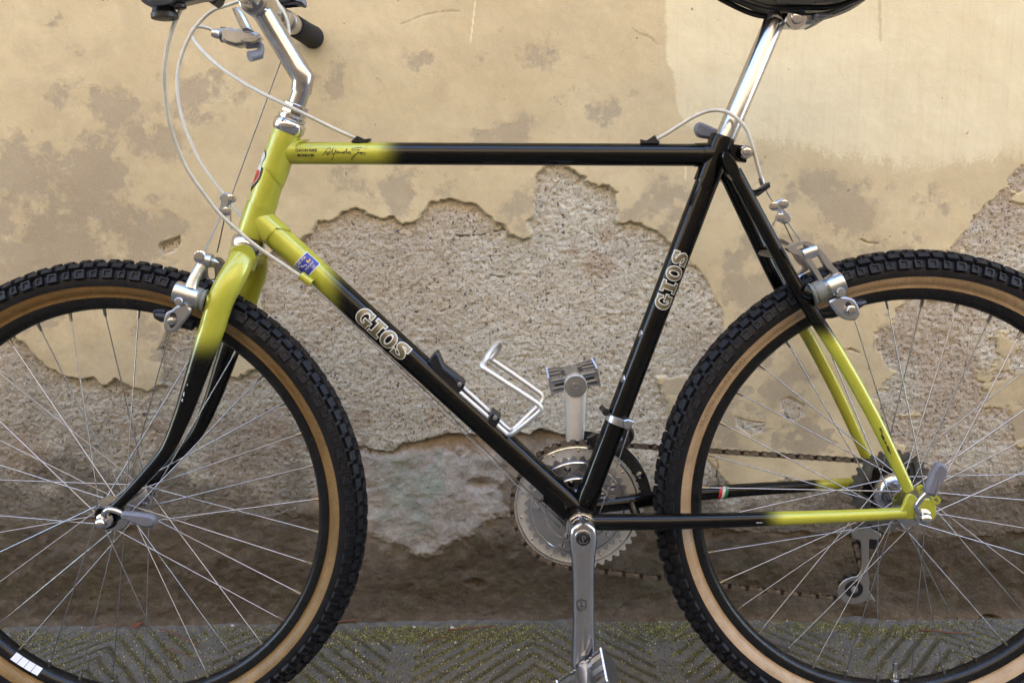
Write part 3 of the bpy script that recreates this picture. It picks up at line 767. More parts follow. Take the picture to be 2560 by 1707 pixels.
# ------------------------------------------------------------------ ground and paving
M_GROUND = simple("packed_earth", (0.085, 0.075, 0.065), 0, 0.9, 0.3, 20, 0.3)
gb = MB()
gb.add([(-60, -60, -0.03), (60, -60, -0.03), (60, 60, -0.03), (-60, 60, -0.03)], [(0, 1, 2, 3)])
tag(gb.build("ground", M_GROUND, None, smooth=False), kind="structure")
def make_slab():
    m, t, p = mat("grey_sandstone_slab")
    c = t.nodes.new("ShaderNodeNewGeometry").outputs["Position"]
    gr = attr(t, "groove")
    n1 = noise(t, c, 22, 6, 0.65)
    n2 = noise(t, c, 150, 5, 0.65)
    col = ramp(t, n1, [(0.3, (0.090, 0.084, 0.072)), (0.7, (0.165, 0.155, 0.135))])
    col = mix(t, ramp(t, n2, [(0.35, 0.0), (0.75, 0.5)]), col, (0.10, 0.09, 0.08))
    dirt = ramp(t, n2, [(0.3, (0.035, 0.028, 0.014)), (0.7, (0.085, 0.072, 0.036))])
    col = mix(t, gr, col, dirt)
    edge = math_n(t, 'MULTIPLY', attr(t, "dust"), ramp(t, n2, [(0.3, 0.3), (0.7, 0.9)]))
    col = mix(t, edge, col, (0.135, 0.115, 0.095))
    t.links.new(col, p.inputs["Base Color"])
    t.links.new(ramp(t, n2, [(0.3, 0.5), (0.7, 0.8)]), p.inputs["Roughness"])
    bump(t, p, math_n(t, 'ADD', n2, math_n(t, 'MULTIPLY', noise(t, c, 500, 4, 0.6), 0.4)), 0.4, 0.0015)
    return m
M_SLAB = make_slab()
pave = bpy.data.objects.new("pavement", None)
COL.objects.link(pave)
tag(pave, kind="structure")
JOINTS = [-2.9, -2.5, -2.12, -1.76, -1.40, -1.046, -0.714, -0.282, 0.0185, 0.36, 0.72, 1.10, 1.5]
ROWS = [WALL_Y + 0.03, -0.12, -0.52, -0.92, -1.32, -1.72]
SP, KV = 0.036, 1.15
def groove_at(x, y, x0, x1):
    c = (x0 + x1) / 2
    ph = (y + KV * np.abs(x - c) + (fbm(x * 30, y * 30, 91, 2) - 0.5) * 0.008) / SP
    fr = ph - np.floor(ph)
    edge = np.minimum(np.minimum(x - x0, x1 - x), 0.10)
    flat = np.clip((edge - 0.018) / 0.006, 0, 1)       # smooth drafted margin at the joint
    g = np.clip((0.23 - np.abs(fr - 0.5)) / 0.08, 0, 1) * flat
    return g
slab_id = 0
for r in range(len(ROWS) - 1):
    y1, y0 = ROWS[r], ROWS[r + 1]
    for k in range(len(JOINTS) - 1):
        x0, x1 = JOINTS[k], JOINTS[k + 1]
        fine = (r == 0 and -1.8 < x0 < 0.4)
        st = 0.0032 if fine else 0.012
        gx = np.linspace(x0 + 0.0001, x1 - 0.0001, max(3, int((x1 - x0) / st)))
        gy = np.linspace(y0 + 0.0001, y1 - 0.0001, max(3, int((y1 - y0) / st)))
        X, Yy = np.meshgrid(gx, gy, indexing='ij')
        g = groove_at(X, Yy, x0, x1)
        rim = np.minimum(np.minimum(X - x0, x1 - X), np.minimum(Yy - y0, y1 - Yy))
        dust = np.clip((Yy - 0.262 + (fbm(X * 18, Yy * 30, 92, 4) - 0.5) * 0.05) / 0.02, 0, 1) if r == 0 else np.zeros(X.shape)
        H = -0.0016 * g * (1 - 0.5 * dust) + (fbm(X * 12, Yy * 12, 93, 4) - 0.5) * 0.005 + (fbm(X * 90, Yy * 90, 94, 3) - 0.5) * 0.0014
        H = H - 0.0006 * np.clip(1 - rim / 0.004, 0, 1) + random.uniform(-0.0003, 0.0003)
        H = H + dust * (0.001 + 0.003 * np.clip((Yy - 0.28) / 0.03, 0, 1))
        nx, ny = X.shape
        idx = np.arange(nx * ny).reshape(nx, ny)
        q = np.stack([idx[:-1, :-1], idx[1:, :-1], idx[1:, 1:], idx[:-1, 1:]], -1).reshape(-1, 4)
        me = bpy.data.meshes.new("paving_slab")
        V = np.stack([X, Yy, H], -1).reshape(-1, 3)
        me.from_pydata(V.tolist(), [], q.tolist())
        me.polygons.foreach_set("use_smooth", [True] * len(q))
        for fn, arr in (("groove", g), ("dust", dust)):
            a = me.attributes.new(fn, 'FLOAT', 'POINT')
            a.data.foreach_set("value", arr.reshape(-1).astype(np.float32))
        me.materials.append(M_SLAB)
        link("paving_slab", me, pave)

# moss and leaf crumbs in the grooves and along the foot of the wall
def make_moss(name, stops):
    m, t, p = mat(name)
    geo = t.nodes.new("ShaderNodeNewGeometry")
    t.links.new(ramp(t, geo.outputs["Random Per Island"], stops), p.inputs["Base Color"])
    setp(p, rough=0.8)
    return m
M_MOSS = make_moss("moss_crumbs", [(0.0, (0.035, 0.025, 0.012)), (0.22, (0.075, 0.055, 0.022)), (0.34, (0.12, 0.11, 0.018)), (0.60, (0.20, 0.19, 0.03)), (0.88, (0.32, 0.29, 0.07)), (0.97, (0.5, 0.46, 0.36))])
def scatter_moss():
    n = 420000
    x = rng.uniform(-1.5, 0.45, n); y = rng.uniform(0.02, WALL_Y - 0.004, n)
    g = np.zeros(n)
    for k in range(len(JOINTS) - 1):
        s = (x >= JOINTS[k]) & (x < JOINTS[k + 1])
        if s.any():
            g[s] = groove_at(x[s], y[s], JOINTS[k], JOINTS[k + 1])
    foot = np.clip((y - 0.225) / 0.04, 0, 1) * np.clip((fbm(x * 7, y * 20, 95, 4) - 0.40) * 5, 0, 1)
    left = np.where(x < -0.95, 0.45, 1.0)
    dens = 1.1 * g * np.clip((fbm(x * 9, y * 9, 96, 3) - 0.28) * 3.2, 0, 1) + 0.5 * foot * left + 0.05
    dens *= np.where(y > 0.285, 0.6, 1.0)
    keep = rng.uniform(0, 1, n) < dens
    x, y, g = x[keep], y[keep], g[keep]
    n = len(x)
    z = -0.0035 * g + 0.0012 + (fbm(x * 12, y * 12, 93, 4) - 0.5) * 0.005
    z = z + np.clip((y - 0.262) / 0.02, 0, 1) * 0.0015
    s = rng.uniform(0.0005, 0.0014, n) * np.where(rng.uniform(0, 1, n) < 0.05, 1.7, 1)
    V = np.zeros((n, 4, 3)); a = rng.uniform(0, 6.28, n)
    for j in range(3):
        V[:, j, 0] = x + s * np.cos(a + j * 2.09) * rng.uniform(0.6, 1.4, n)
        V[:, j, 1] = y + s * np.sin(a + j * 2.09) * rng.uniform(0.6, 1.4, n)
        V[:, j, 2] = z - 0.0008 + rng.uniform(-.0004, .0010, n)
    V[:, 3] = np.stack([x, y, z + s * rng.uniform(0.7, 1.6, n)], -1)
    o = np.arange(n)[:, None] * 4
    F = np.concatenate([o + np.array([[0, 1, 3]]), o + np.array([[1, 2, 3]]), o + np.array([[2, 0, 3]])])
    me = bpy.data.meshes.new("moss")
    me.from_pydata(V.reshape(-1, 3).tolist(), [], F.tolist())
    me.materials.append(M_MOSS)
    me.update()
    tag(link("moss", me), "yellow green moss crumbs in the grooves of the paving", "moss", kind="stuff")
scatter_moss()
M_TWIG = simple("dry_twig", (0.13, 0.05, 0.022), 0, 0.7, 0.3, 60)
M_LEAF = simple("dead_leaf", (0.17, 0.045, 0.02), 0, 0.6, 0.3, 60)
M_CHIPST = simple("pale_stone_chip", (0.52, 0.47, 0.40), 0, 0.8, 0.15, 90)
def twig(pts, r, label):
    b = MB(); z = 0.007
    P = [(p[0], p[1], z + 0.002 * math.sin(i * 1.7)) for i, p in enumerate(pts)]
    b.tube(P, [r] * (len(P) - 1) + [r * 0.4], 6, smooth=4)
    tag(b.build("twig", M_TWIG), label, "twig", "dry twigs on the paving")
twig([(-1.1531, 0.2767), (-1.1259, 0.2651), (-1.089, 0.2415), (-1.0513, 0.2134)], 0.0014, "long curved reddish twig seen through the front wheel spokes")
twig([(-1.1178, 0.2145), (-1.085, 0.1962), (-1.0433, 0.1733)], 0.0011, "straight thin twig low down inside the front wheel")
twig([(-1.2681, 0.2817), (-1.2422, 0.2897), (-1.2119, 0.2934)], 0.0009, "thin twig ending at the dead leaf inside the front wheel")
twig([(-0.8606, 0.2953), (-0.8258, 0.2989), (-0.8024, 0.3072), (-0.7908, 0.3231)], 0.0012, "bent brown twig beside the front tyre at the wall foot")
twig([(-0.6455, 0.2659), (-0.6073, 0.268), (-0.5624, 0.2797)], 0.0016, "orange brown twig on the paving left of the crank arm")
twig([(-0.6862, 0.225), (-0.6566, 0.235), (-0.6333, 0.2426)], 0.0012, "short orange twig on the slab left of the crank arm")
twig([(0.1606, 0.2495), (0.1817, 0.2437), (0.214, 0.2405), (0.2489, 0.2398)], 0.0018, "thick orange brown twig seen through the rear wheel")
def leaf():
    b = MB()
    L = [(-1.2039, 0.2833), (-1.2018, 0.2946), (-1.1927, 0.3016), (-1.1913, 0.2901), (-1.1955, 0.2803)]
    b.add([(p[0], p[1], 0.008 + 0.003 * (i % 2)) for i, p in enumerate(L)] + [(p[0], p[1], 0.0072 + 0.003 * (i % 2)) for i, p in enumerate(L)],
          [(0, 1, 2, 3, 4), (9, 8, 7, 6, 5)] + [(i, i + 5, (i + 1) % 5 + 5, (i + 1) % 5) for i in range(5)])
    tag(b.build("leaf", M_LEAF, smooth=False), "curled red brown dead leaf on the paving inside the front wheel", "leaf")
leaf()
def pebble(p, s, label):
    b = MB()
    V, F = [], []
    for i in range(4):
        ph = math.pi * (0.08 + 0.84 * i / 3)
        for j in range(7):
            a = 2 * math.pi * j / 7
            k = s * random.uniform(0.8, 1.15)
            V.append((p[0] + k * math.sin(ph) * math.cos(a), p[1] + k * 0.8 * math.sin(ph) * math.sin(a), 0.007 + k * 0.55 * math.cos(ph)))
    for i in range(3):
        for j in range(7):
            F.append((i * 7 + j, (i + 1) * 7 + j, (i + 1) * 7 + (j + 1) % 7, i * 7 + (j + 1) % 7))
    F.append(tuple(range(7))); F.append(tuple(reversed(range(21, 28))))
    b.add(V, F)
    tag(b.build("stone_chip", M_CHIPST, smooth=False), label, "stone chip", "pale stone chips on the paving")
for (pp, s, lb) in (([(-1.3382, 0.3102)], 0.0065, "flat white stone chip at far left of the wall foot"),
                    ([(-1.0276, 0.2885)], 0.004, "white stone chip just inside the front rim"),
                    ([(-0.6391, 0.2741)], 0.0042, "larger white stone chip at the wall foot between tyre and crank"),
                    ([(-0.7051, 0.2767)], 0.003, "small white chip at the wall foot nearest the front tyre"),
                    ([(-0.5233, 0.1978)], 0.003, "white chip lying out on the slab left of the crank arm")):
    pebble(pp[0], s, lb)

# ================================================================== BICYCLE
bike = bpy.data.objects.new("bicycle", None)
COL.objects.link(bike)
bike.rotation_euler = (-LEAN, 0, 0)
tag(bike, "lime green and black mountain bicycle leaning against the old wall", "bicycle")
BIKE_M = Matrix.Rotation(-LEAN, 4, 'X')

AX_K, AX_C = 0.41164, -1.15364                       # steering axis x = K z + C
AXD = np.array([AX_K, 0, 1.0]); AXD /= np.linalg.norm(AXD)
def axp(z, y=0.0):
    return np.array([AX_K * z + AX_C, y, z])
RW = np.array([0.0, 0.0, 0.335])
FW = np.array([-1.0611, 0.0, 0.335])
STEER = Matrix.Translation(Vector(axp(0.7556))) @ Matrix.Rotation(-0.0337, 4, Vector(AXD)) @ Matrix.Translation(-Vector(axp(0.7556)))
STEER_I = STEER.inverted()
def S(p):
    return np.array(STEER @ Vector(p))
def mirror_front(p):
    q = STEER_I @ Vector(p)
    q.y = -q.y
    return np.array(STEER @ q)
def mir(p):
    return (p[0], -p[1], p[2])
BB = np.array([-0.4365, 0, 0.3105])

# ------------------------------------------------------------------ frame
TT0, TT1 = (-0.8274, 0.0, 0.8046), (-0.2601, 0.0, 0.7947)
def fade_tt(v): return sstep(-0.7008, -0.6543, v[0])
def straight(p0, p1, r0, r1=None, n=60, seg=40):
    r1 = r0 if r1 is None else r1
    p0, p1 = np.array(p0), np.array(p1)
    b = MB()
    b.tube([p0 + (p1 - p0) * i / n for i in range(n + 1)], [r0 + (r1 - r0) * i / n for i in range(n + 1)], seg)
    return b
top_tube = straight(TT0, TT1, 0.0142).build("top_tube", M_PAINT, bike, fade=fade_tt)
DT0, DT1 = (-0.859, 0.0, 0.7223), tuple(BB + np.array([0.004, 0, 0.004]))
_da = np.array((-0.7661, 0.0, 0.6359)); _db = np.array((-0.6714, 0.0, 0.5396))
_dd = (np.array(DT1) - _da) / np.linalg.norm(np.array(DT1) - _da)
_tt = (_da[0] - (AX_K * _da[2] + AX_C)) / (_dd[0] - AX_K * _dd[2])
DT0 = tuple(_da - _dd * _tt)
_f0, _f1 = -0.7749, -0.7363
down_tube = straight(DT0, DT1, 0.0167).build("down_tube", M_PAINT, bike, fade=lambda v: sstep(_f0, _f1, v[0]))
ST0 = tuple(BB); ST1 = (-0.2523, 0.0, 0.8127)
seat_tube = straight(ST0, ST1, 0.0148).build("seat_tube", M_PAINT, bike, fade=1.0)
head_tube = straight(axp(0.6985), axp(0.8305), 0.0178, n=30).build("head_tube", M_PAINT, bike, fade=0.0)
# lugs: thin sleeves with scalloped ends
def lug(name, o, d, r, L, cut, fade, parent, start=0.0):
    d = np.array(d, float); d /= np.linalg.norm(d)
    b = MB(); n = 8
    o = np.array(o, float)
    b.tube([o + d * (start + (L - start) * i / n) for i in range(n + 1)], [r] * n + [r - 0.0004], 40, cap=True, endcut=cut)
    return b.build(name, M_PAINT, parent, fade=fade)
ttd = np.array(TT1) - np.array(TT0)
j_tt = axp(0.8065)
lug("lug", j_tt, ttd, 0.0159, 0.027, lambda a: -0.013 * math.cos(2 * a), 0.0, head_tube)
j_dt = np.array(DT0)
lug("lug", j_dt, _dd, 0.0185, 0.034, lambda a: -0.010 * math.cos(2 * a), 0.0, head_tube)
lug("lug", axp(0.790), AXD, 0.0188, 0.0405, lambda a: 0.0 * a, 0.0, head_tube)
lug("lug", axp(0.790), -AXD, 0.0191, 0.010, lambda a: 0.013 * math.sin(a), 0.0, head_tube)
lug("lug", axp(0.735), -AXD, 0.0188, 0.0370, lambda a: 0.0 * a, 0.0, head_tube)
lug("lug", axp(0.735), AXD, 0.0191, 0.004, lambda a: -0.013 * math.sin(a), 0.0, head_tube)
# seat lug and binder
std = np.array(ST1) - np.array(ST0); std /= np.linalg.norm(std)
sj = np.array((-0.2601, 0.0, 0.7947))
lug("lug", sj, -ttd, 0.0154, 0.020, lambda a: -0.008 * math.cos(2 * a), 1.0, seat_tube)
lug("lug", sj, -std, 0.0162, 0.042, lambda a: 0.008 * math.cos(2 * a) - 0.003, 1.0, seat_tube)
lug("lug", sj, std, 0.0164, 0.024, lambda a: 0.0 * a, 1.0, seat_tube)
b = MB()
bc = np.array((-0.2212, 0.0, 0.7982))
b.box(bc - np.array([0.012, 0, 0.002]), (0.012, 0, -0.002), (0, 0.008, 0), (0.002, 0, 0.010))
b.build("binder_lug", M_PAINT, bike, fade=1.0)
b = MB()
bn = (-0.226, -0.024, 0.7968)
b.lathe(bn, (0, 1, 0), [(0, 0.0035), (0.0005, 0.005), (0.003, 0.0052), (0.0031, 0.0072), (0.005, 0.0086), (0.009, 0.0086), (0.010, 0.0060), (0.03, 0.004), (0.046, 0.004)], 28)
b.build("seat_binder_bolt", M_CHROME, bike)
b = MB()
pad = smooth_poly([(-0.2785, 0.8384), (-0.2713, 0.8372), (-0.2575, 0.831), (-0.2461, 0.8262), (-0.2474, 0.8152), (-0.262, 0.8169), (-0.2765, 0.8195), (-0.2818, 0.8247), (-0.2829, 0.8329)], 4)
b.prism(pad, 0.022, 0.034, bev=0.003)
b.build("seat_quick_release_lever", M_GREYPL, bike)
# bottom bracket shell
b = MB()
b.lathe(BB + np.array([0, -0.036, 0]), (0, 1, 0), [(0, 0.0175), (0.001, 0.0205), (0.003, 0.0212), (0.069, 0.0212), (0.071, 0.0205), (0.072, 0.0175)], 40)
bbs = b.build("bottom_bracket_shell", M_PAINT, bike, fade=1.0)
b = MB()
b.lathe(BB + np.array([0, -0.050, 0]), (0, 1, 0), [(0, 0.014), (0.001, 0.0175), (0.006, 0.0185), (0.010, 0.0185), (0.0105, 0.0205), (0.0138, 0.0208), (0.014, 0.016)], 40)
b.build("bearing_cup", M_CHROME, bbs)
b = MB()
lug("lug", BB, -_dd, 0.0179, 0.058, lambda a: 0.010 * math.cos(2 * a) - 0.002, 1.0, bbs, 0.01)
lug("lug", BB, std, 0.0162, 0.050, lambda a: 0.010 * math.cos(2 * a) - 0.002, 1.0, bbs, 0.01)
# stays
SSN = [(-0.242, -0.024, 0.7731), (-0.196, -0.034, 0.6861), (-0.1589, -0.042, 0.6183), (-0.1076, -0.051, 0.5367), (-0.0629, -0.058, 0.4571), (-0.0175, -0.0635, 0.3661)]
_z0, _z1 = 0.585, 0.5535
fade_ss = lambda v: sstep(_z1, _z0, v[2])
for s in (1, -1):
    pts = [p if s == 1 else mir(p) for p in SSN]
    b = MB(); b.tube(pts, [0.0088, 0.0088, 0.0088, 0.0086, 0.0082, 0.0070], 28, smooth=14)
    so = b.build("seat_stay", M_PAINT, bike, fade=fade_ss)
    # spear-shaped cap where the stay wraps the seat lug
    cx, _, cz = (-0.2476, -0.032, 0.7777)
    dx, dz = SSN[1][0] - SSN[0][0], SSN[1][2] - SSN[0][2]
    L = math.hypot(dx, dz); dx /= L; dz /= L
    el = [(cx + 0.0215 * math.cos(a) * dx - 0.0076 * math.sin(a) * dz, cz + 0.0215 * math.cos(a) * dz + 0.0076 * math.sin(a) * dx) for a in np.linspace(0, 2 * math.pi, 32, endpoint=False)]
    b = MB(); ya, yb = (-0.0335, -0.018) if s == 1 else (0.018, 0.0335)
    b.prism(el, ya, yb, bev=0.0012)
    b.build("stay_cap", M_PAINT, so, fade=1.0)
CSN = [(-0.4313, -0.028, 0.3143), (-0.3799, -0.037, 0.3171), (-0.2992, -0.05, 0.3222), (-0.2058, -0.058, 0.3269), (-0.1037, -0.062, 0.3311), (-0.0214, -0.0645, 0.3354)]
_x0, _x1 = -0.2136, -0.1727
_x2, _x3 = -0.1009, -0.0838
fade_cs = lambda v: 1 - sstep(_x0, _x1, v[0])
for s in (1, -1):
    pts = [p if s == 1 else mir(p) for p in CSN]
    b = MB(); b.tube(pts, [0.0112, 0.0112, 0.0104, 0.0094, 0.0084, 0.0072], 28, smooth=14)
    cs = b.build("chain_stay", M_PAINT, bike, fade=fade_cs if s == 1 else (lambda v: 1 - sstep(_x2, _x3, v[0])))
    if s == -1:
        far_cs = cs
b = MB()
br = (-0.36, 0.0, 0.3203)
b.tube([(br[0], -0.036, br[2] - .003), (br[0], 0.036, br[2] - .003)], 0.0065, 20)
b.build("chain_stay_bridge", M_PAINT, bike, fade=1.0)
b = MB()
sb = np.array(SSN[1]) * 0.75 + np.array(SSN[2]) * 0.25
b.tube([(sb[0], -0.034, sb[2]), (sb[0], 0.034, sb[2])], 0.0075, 20)
b.build("seat_stay_bridge", M_PAINT, bike, fade=1.0)
# dropouts with eyelets
DROP = smooth_poly([(-0.0312, 0.3373), (-0.0264, 0.3458), (-0.0225, 0.3577), (-0.0192, 0.3627), (-0.0125, 0.3606), (-0.0064, 0.3541), (-0.0, 0.3557), (0.0082, 0.3548), (0.0143, 0.3488), (0.0168, 0.3402), (0.0154, 0.3308), (0.01, 0.3248), (0.0027, 0.3235), (-0.009, 0.3276), (-0.0206, 0.3289), (-0.0288, 0.3304)], 3)
for s in (1, -1):
    b = MB(); b.prism(DROP, *((-0.0700, -0.0635) if s == 1 else (0.0635, 0.0700)), bev=0.0012)
    do = b.build("dropout", M_PAINT, bike, fade=0.0)
    for (ex, ez) in [(0.0149, 0.3544), (-0.0035, 0.3678)]:
        b = MB()
        n = 24
        o_ = [(ex + 0.0058 * math.cos(a), ez + 0.0058 * math.sin(a)) for a in np.linspace(0, 2 * math.pi, n, endpoint=False)]
        i_ = [(ex + 0.0030 * math.cos(a), ez + 0.0030 * math.sin(a)) for a in np.linspace(0, 2 * math.pi, n, endpoint=False)]
        ya = -0.0710 if s == 1 else 0.0645
        b.ringplate(o_, i_, ya, ya + 0.0065)
        b.build("eyelet", M_PAINT, do, fade=0.0)
# cable stops
def stop_block(name, poly, y0, y1, m, parent, fade=None):
    b = MB(); b.prism(poly, y0, y1, bev=0.001); return b.build(name, m, parent, fade=fade)
stop_block("cable_stop", [(-0.7281, 0.8178), (-0.7204, 0.8245), (-0.711, 0.8202), (-0.704, 0.8209), (-0.7041, 0.8185), (-0.7103, 0.8155), (-0.7226, 0.815), (-0.7278, 0.8161)], -0.008, 0.004, M_PLASTIC, top_tube)
stop_block("cable_stop", [(-0.358, 0.8153), (-0.3509, 0.8137), (-0.3401, 0.8204), (-0.3369, 0.8143), (-0.3337, 0.8119), (-0.3352, 0.8092), (-0.3556, 0.8091), (-0.358, 0.8107)], -0.008, 0.004, M_PLASTIC, top_tube)
b = MB()
b.tube([(-0.7988, -0.017, 0.6481), (-0.7852, -0.017, 0.6375)], 0.0058, 18)
b.build("cable_stop", M_PAINT, down_tube, fade=0.0)
b = MB()
b.tube([(-0.8032, 0.017, 0.6447), (-0.7903, 0.017, 0.6338)], 0.0058, 18)
b.build("cable_stop", M_PAINT, down_tube, fade=0.0)
stop_block("brake_cable_hanger", [(-0.2153, 0.7499), (-0.2111, 0.7471), (-0.1963, 0.7571), (-0.1929, 0.7591), (-0.1917, 0.753), (-0.1953, 0.7503), (-0.2068, 0.7416), (-0.2099, 0.743), (-0.2117, 0.7458)], -0.011, 0.006, M_PLASTIC, bike)

# ------------------------------------------------------------------ headset, stem, handlebar
def axl(b, z0, prof, seg=36):
    b.lathe(axp(z0), AXD, prof, seg)
b = MB()
axl(b, 0.8300, [(0, 0.0165), (0.0002, 0.0182), (0.003, 0.0196), (0.005, 0.0206), (0.014, 0.0206), (0.0152, 0.0196), (0.016, 0.0170), (0.0165, 0.0165), (0.0175, 0.0178), (0.0215, 0.0178), (0.0222, 0.0168), (0.0225, 0.0150), (0.0235, 0.0150)])
axl(b, 0.8525, [(0, 0.0150), (0.0005, 0.0168), (0.0045, 0.0168), (0.0052, 0.0150), (0.0056, 0.0163), (0.0125, 0.0163), (0.0135, 0.0150), (0.0140, 0.0118)], 8)
b.build("headset_cup", M_CHROME, bike)
b = MB()
axl(b, 0.6800, [(0, 0.0165), (0.0004, 0.0196), (0.003, 0.0208), (0.005, 0.0196), (0.0055, 0.0190), (0.006, 0.0212), (0.012, 0.0216), (0.0155, 0.0200), (0.018, 0.0185), (0.0187, 0.0165)])
b.build("headset_cup", M_CHROME, bike)
quill_pts = [axp(0.855), axp(0.895)]
BARC = np.array([-0.8400, 0.0, 0.9885])
bend = np.array((-0.7872, 0.0, 0.8969))
low = axp(0.8800)
ext = np.array(BARC)
b = MB()
b.tube(quill_pts, 0.0111, 28)
c1 = bend + (low - bend) / np.linalg.norm(low - bend) * 0.008
c2 = bend + (ext - bend) / np.linalg.norm(ext - bend) * 0.009
stem_o = b.build("stem", M_ALU, bike)
b = MB()
mid = bend * 0.25 + (c1 + c2) * 0.375
b.tube([low, low + (bend - low) * 0.5, bend, bend + (ext - bend) * 0.12, bend + (ext - bend) * 0.5, bend + (ext - bend) * 0.85, ext],
       [0.0128, 0.0130, 0.0150, 0.0143, 0.0140, 0.0142, 0.0160], 40)
b.build("stem_extension", M_ALU, stem_o)
b = MB()
b.lathe(BARC + np.array([0, -0.0225, 0]), S((0, 0.05, 0)) - S((0, 0, 0)), [(0, 0.0132), (0.0004, 0.0165), (0.0015, 0.0180), (0.0435, 0.0180), (0.0446, 0.0165), (0.045, 0.0132)], 36)
b.build("bar_clamp", M_ALU, stem_o)
BR = np.array((-0.8373, 0.285, 1.0041))
BL = np.array([-0.8425, -0.285, 1.004])
b = MB()
b.tube([BL, BL * 0.75 + BARC * 0.25, BL * 0.4 + BARC * 0.6, BARC + np.array([-0.002, -0.055, 0.002]), BARC + np.array([0, -0.04, 0]), BARC,
        BARC + np.array([0.001, 0.04, 0.001]), BARC + np.array([0.001, 0.055, 0.002]), BR * 0.4 + BARC * 0.6, BR * 0.75 + BARC * 0.25, BR],
       [0.0111, 0.0111, 0.0111, 0.0113, 0.0128, 0.0128, 0.0128, 0.0113, 0.0111, 0.0111, 0.0111], 28, smooth=6)
bar = b.build("handlebar", M_ALU, bike)
def grip(e, name="grip"):
    e = np.array(e); d = (e - BARC) / np.linalg.norm(e - BARC)
    b = MB()
    b.lathe(e - d * 0.118, d, [(0, 0.0125), (0.0005, 0.0150), (0.003, 0.0158), (0.06, 0.0162), (0.10, 0.0172), (0.116, 0.0178), (0.121, 0.0165), (0.1235, 0.0130), (0.1245, 0.006)], 32)
    return b.build(name, M_FOAM, bike)
grip(BR); grip(BL)
# clamp rings on the bar
for (t0, w, r, mm) in ((0.075, 0.016, 0.0148, M_ALU), (0.098, 0.018, 0.0140, M_SATIN), (0.128, 0.020, 0.0155, M_SATIN), (0.150, 0.014, 0.0138, M_SATIN)):
    for e in (BR, BL):
        d = (e - BARC) / np.linalg.norm(e - BARC)
        b = MB(); b.lathe(BARC + d * t0, d, [(0, 0.0112), (0.0003, r - 0.001), (0.0015, r), (w - 0.0015, r), (w - 0.0003, r - 0.001), (w, 0.0112)], 28)
        b.build("lever_clamp", mm, bar)
# right lever body
b = MB()
b.tube([(-0.934, 0.1, 0.9749), (-0.9286, 0.1, 0.9737), (-0.9226, 0.1, 0.9731), (-0.9204, 0.1, 0.9726)], [0.0055, 0.0068, 0.0072, 0.0090], 20)
rl = b.build("barrel_adjuster", M_SATIN, bike)
b = MB()
b.lathe((-0.922, 0.1, 0.9726), np.array((-0.9171, 0.1, 0.972)) - np.array((-0.922, 0.1, 0.9726)), [(0, 0.009), (0.0005, 0.0105), (0.006, 0.0105), (0.0065, 0.0095)], 14)
b.build("knurled_ring", M_GREYMETAL, rl)
b = MB()
b.prism([(-0.9195, 0.9794), (-0.9039, 0.9802), (-0.9006, 0.9778), (-0.8843, 0.9789), (-0.8705, 0.9734), (-0.8667, 0.9666), (-0.874, 0.9612), (-0.8913, 0.9561), (-0.8998, 0.9551), (-0.9137, 0.9591), (-0.919, 0.9639)], 0.088, 0.112, bev=0.004)
b.build("brake_lever_body", M_DULL, bike)
b = MB()
b.prism([(-0.8904, 0.9613), (-0.884, 0.9632), (-0.8748, 0.9651), (-0.8663, 0.9676), (-0.861, 0.9635), (-0.8669, 0.9583), (-0.8754, 0.956), (-0.8865, 0.9572)], 0.078, 0.092, bev=0.002)
b.build("lever_pivot", M_ALU, bike)
b = MB()
b.prism([(-0.8936, 0.9984), (-0.886, 1.0003), (-0.8796, 0.9924), (-0.8735, 0.9792), (-0.8686, 0.9699), (-0.881, 0.9688), (-0.8872, 0.9807)], 0.060, 0.078, bev=0.003)
b.build("lever_bracket", M_ALU, bike)
b = MB()
b.tube([(-0.8869, 0.095, 0.9564), (-0.8727, 0.095, 0.9576), (-0.8675, 0.095, 0.9555), (-0.8673, 0.095, 0.9494), (-0.868, 0.093, 0.943)], [0.0045, 0.005, 0.005, 0.005, 0.0045], 14, smooth=4)
b.tube([(-0.8675, 0.095, 0.9453), (-0.8735, 0.09, 0.9425), (-0.8799, 0.084, 0.9401)], [0.0068, 0.0068, 0.0072], 20, smooth=3)
b.build("release_lever", M_BLUEGREY, bike)
b = MB()
b.prism(smooth_poly([(-0.8655, 1.0128), (-0.8598, 1.0168), (-0.8537, 1.0248), (-0.8308, 1.0272), (-0.811, 1.0242), (-0.8074, 1.0161), (-0.8095, 1.0113), (-0.8228, 1.0156), (-0.8412, 1.0179), (-0.854, 1.0183), (-0.8615, 1.0121)], 3), 0.112, 0.128, bev=0.004)
b.build("shift_lever", M_GREYPL, bike)
b = MB()
b.prism([(-0.8645, 1.0199), (-0.8524, 1.0224), (-0.8534, 1.0171), (-0.8586, 1.0118), (-0.8632, 1.0102)], 0.10, 0.122, bev=0.003)
b.build("shift_lever_boss", M_ALU, bike)
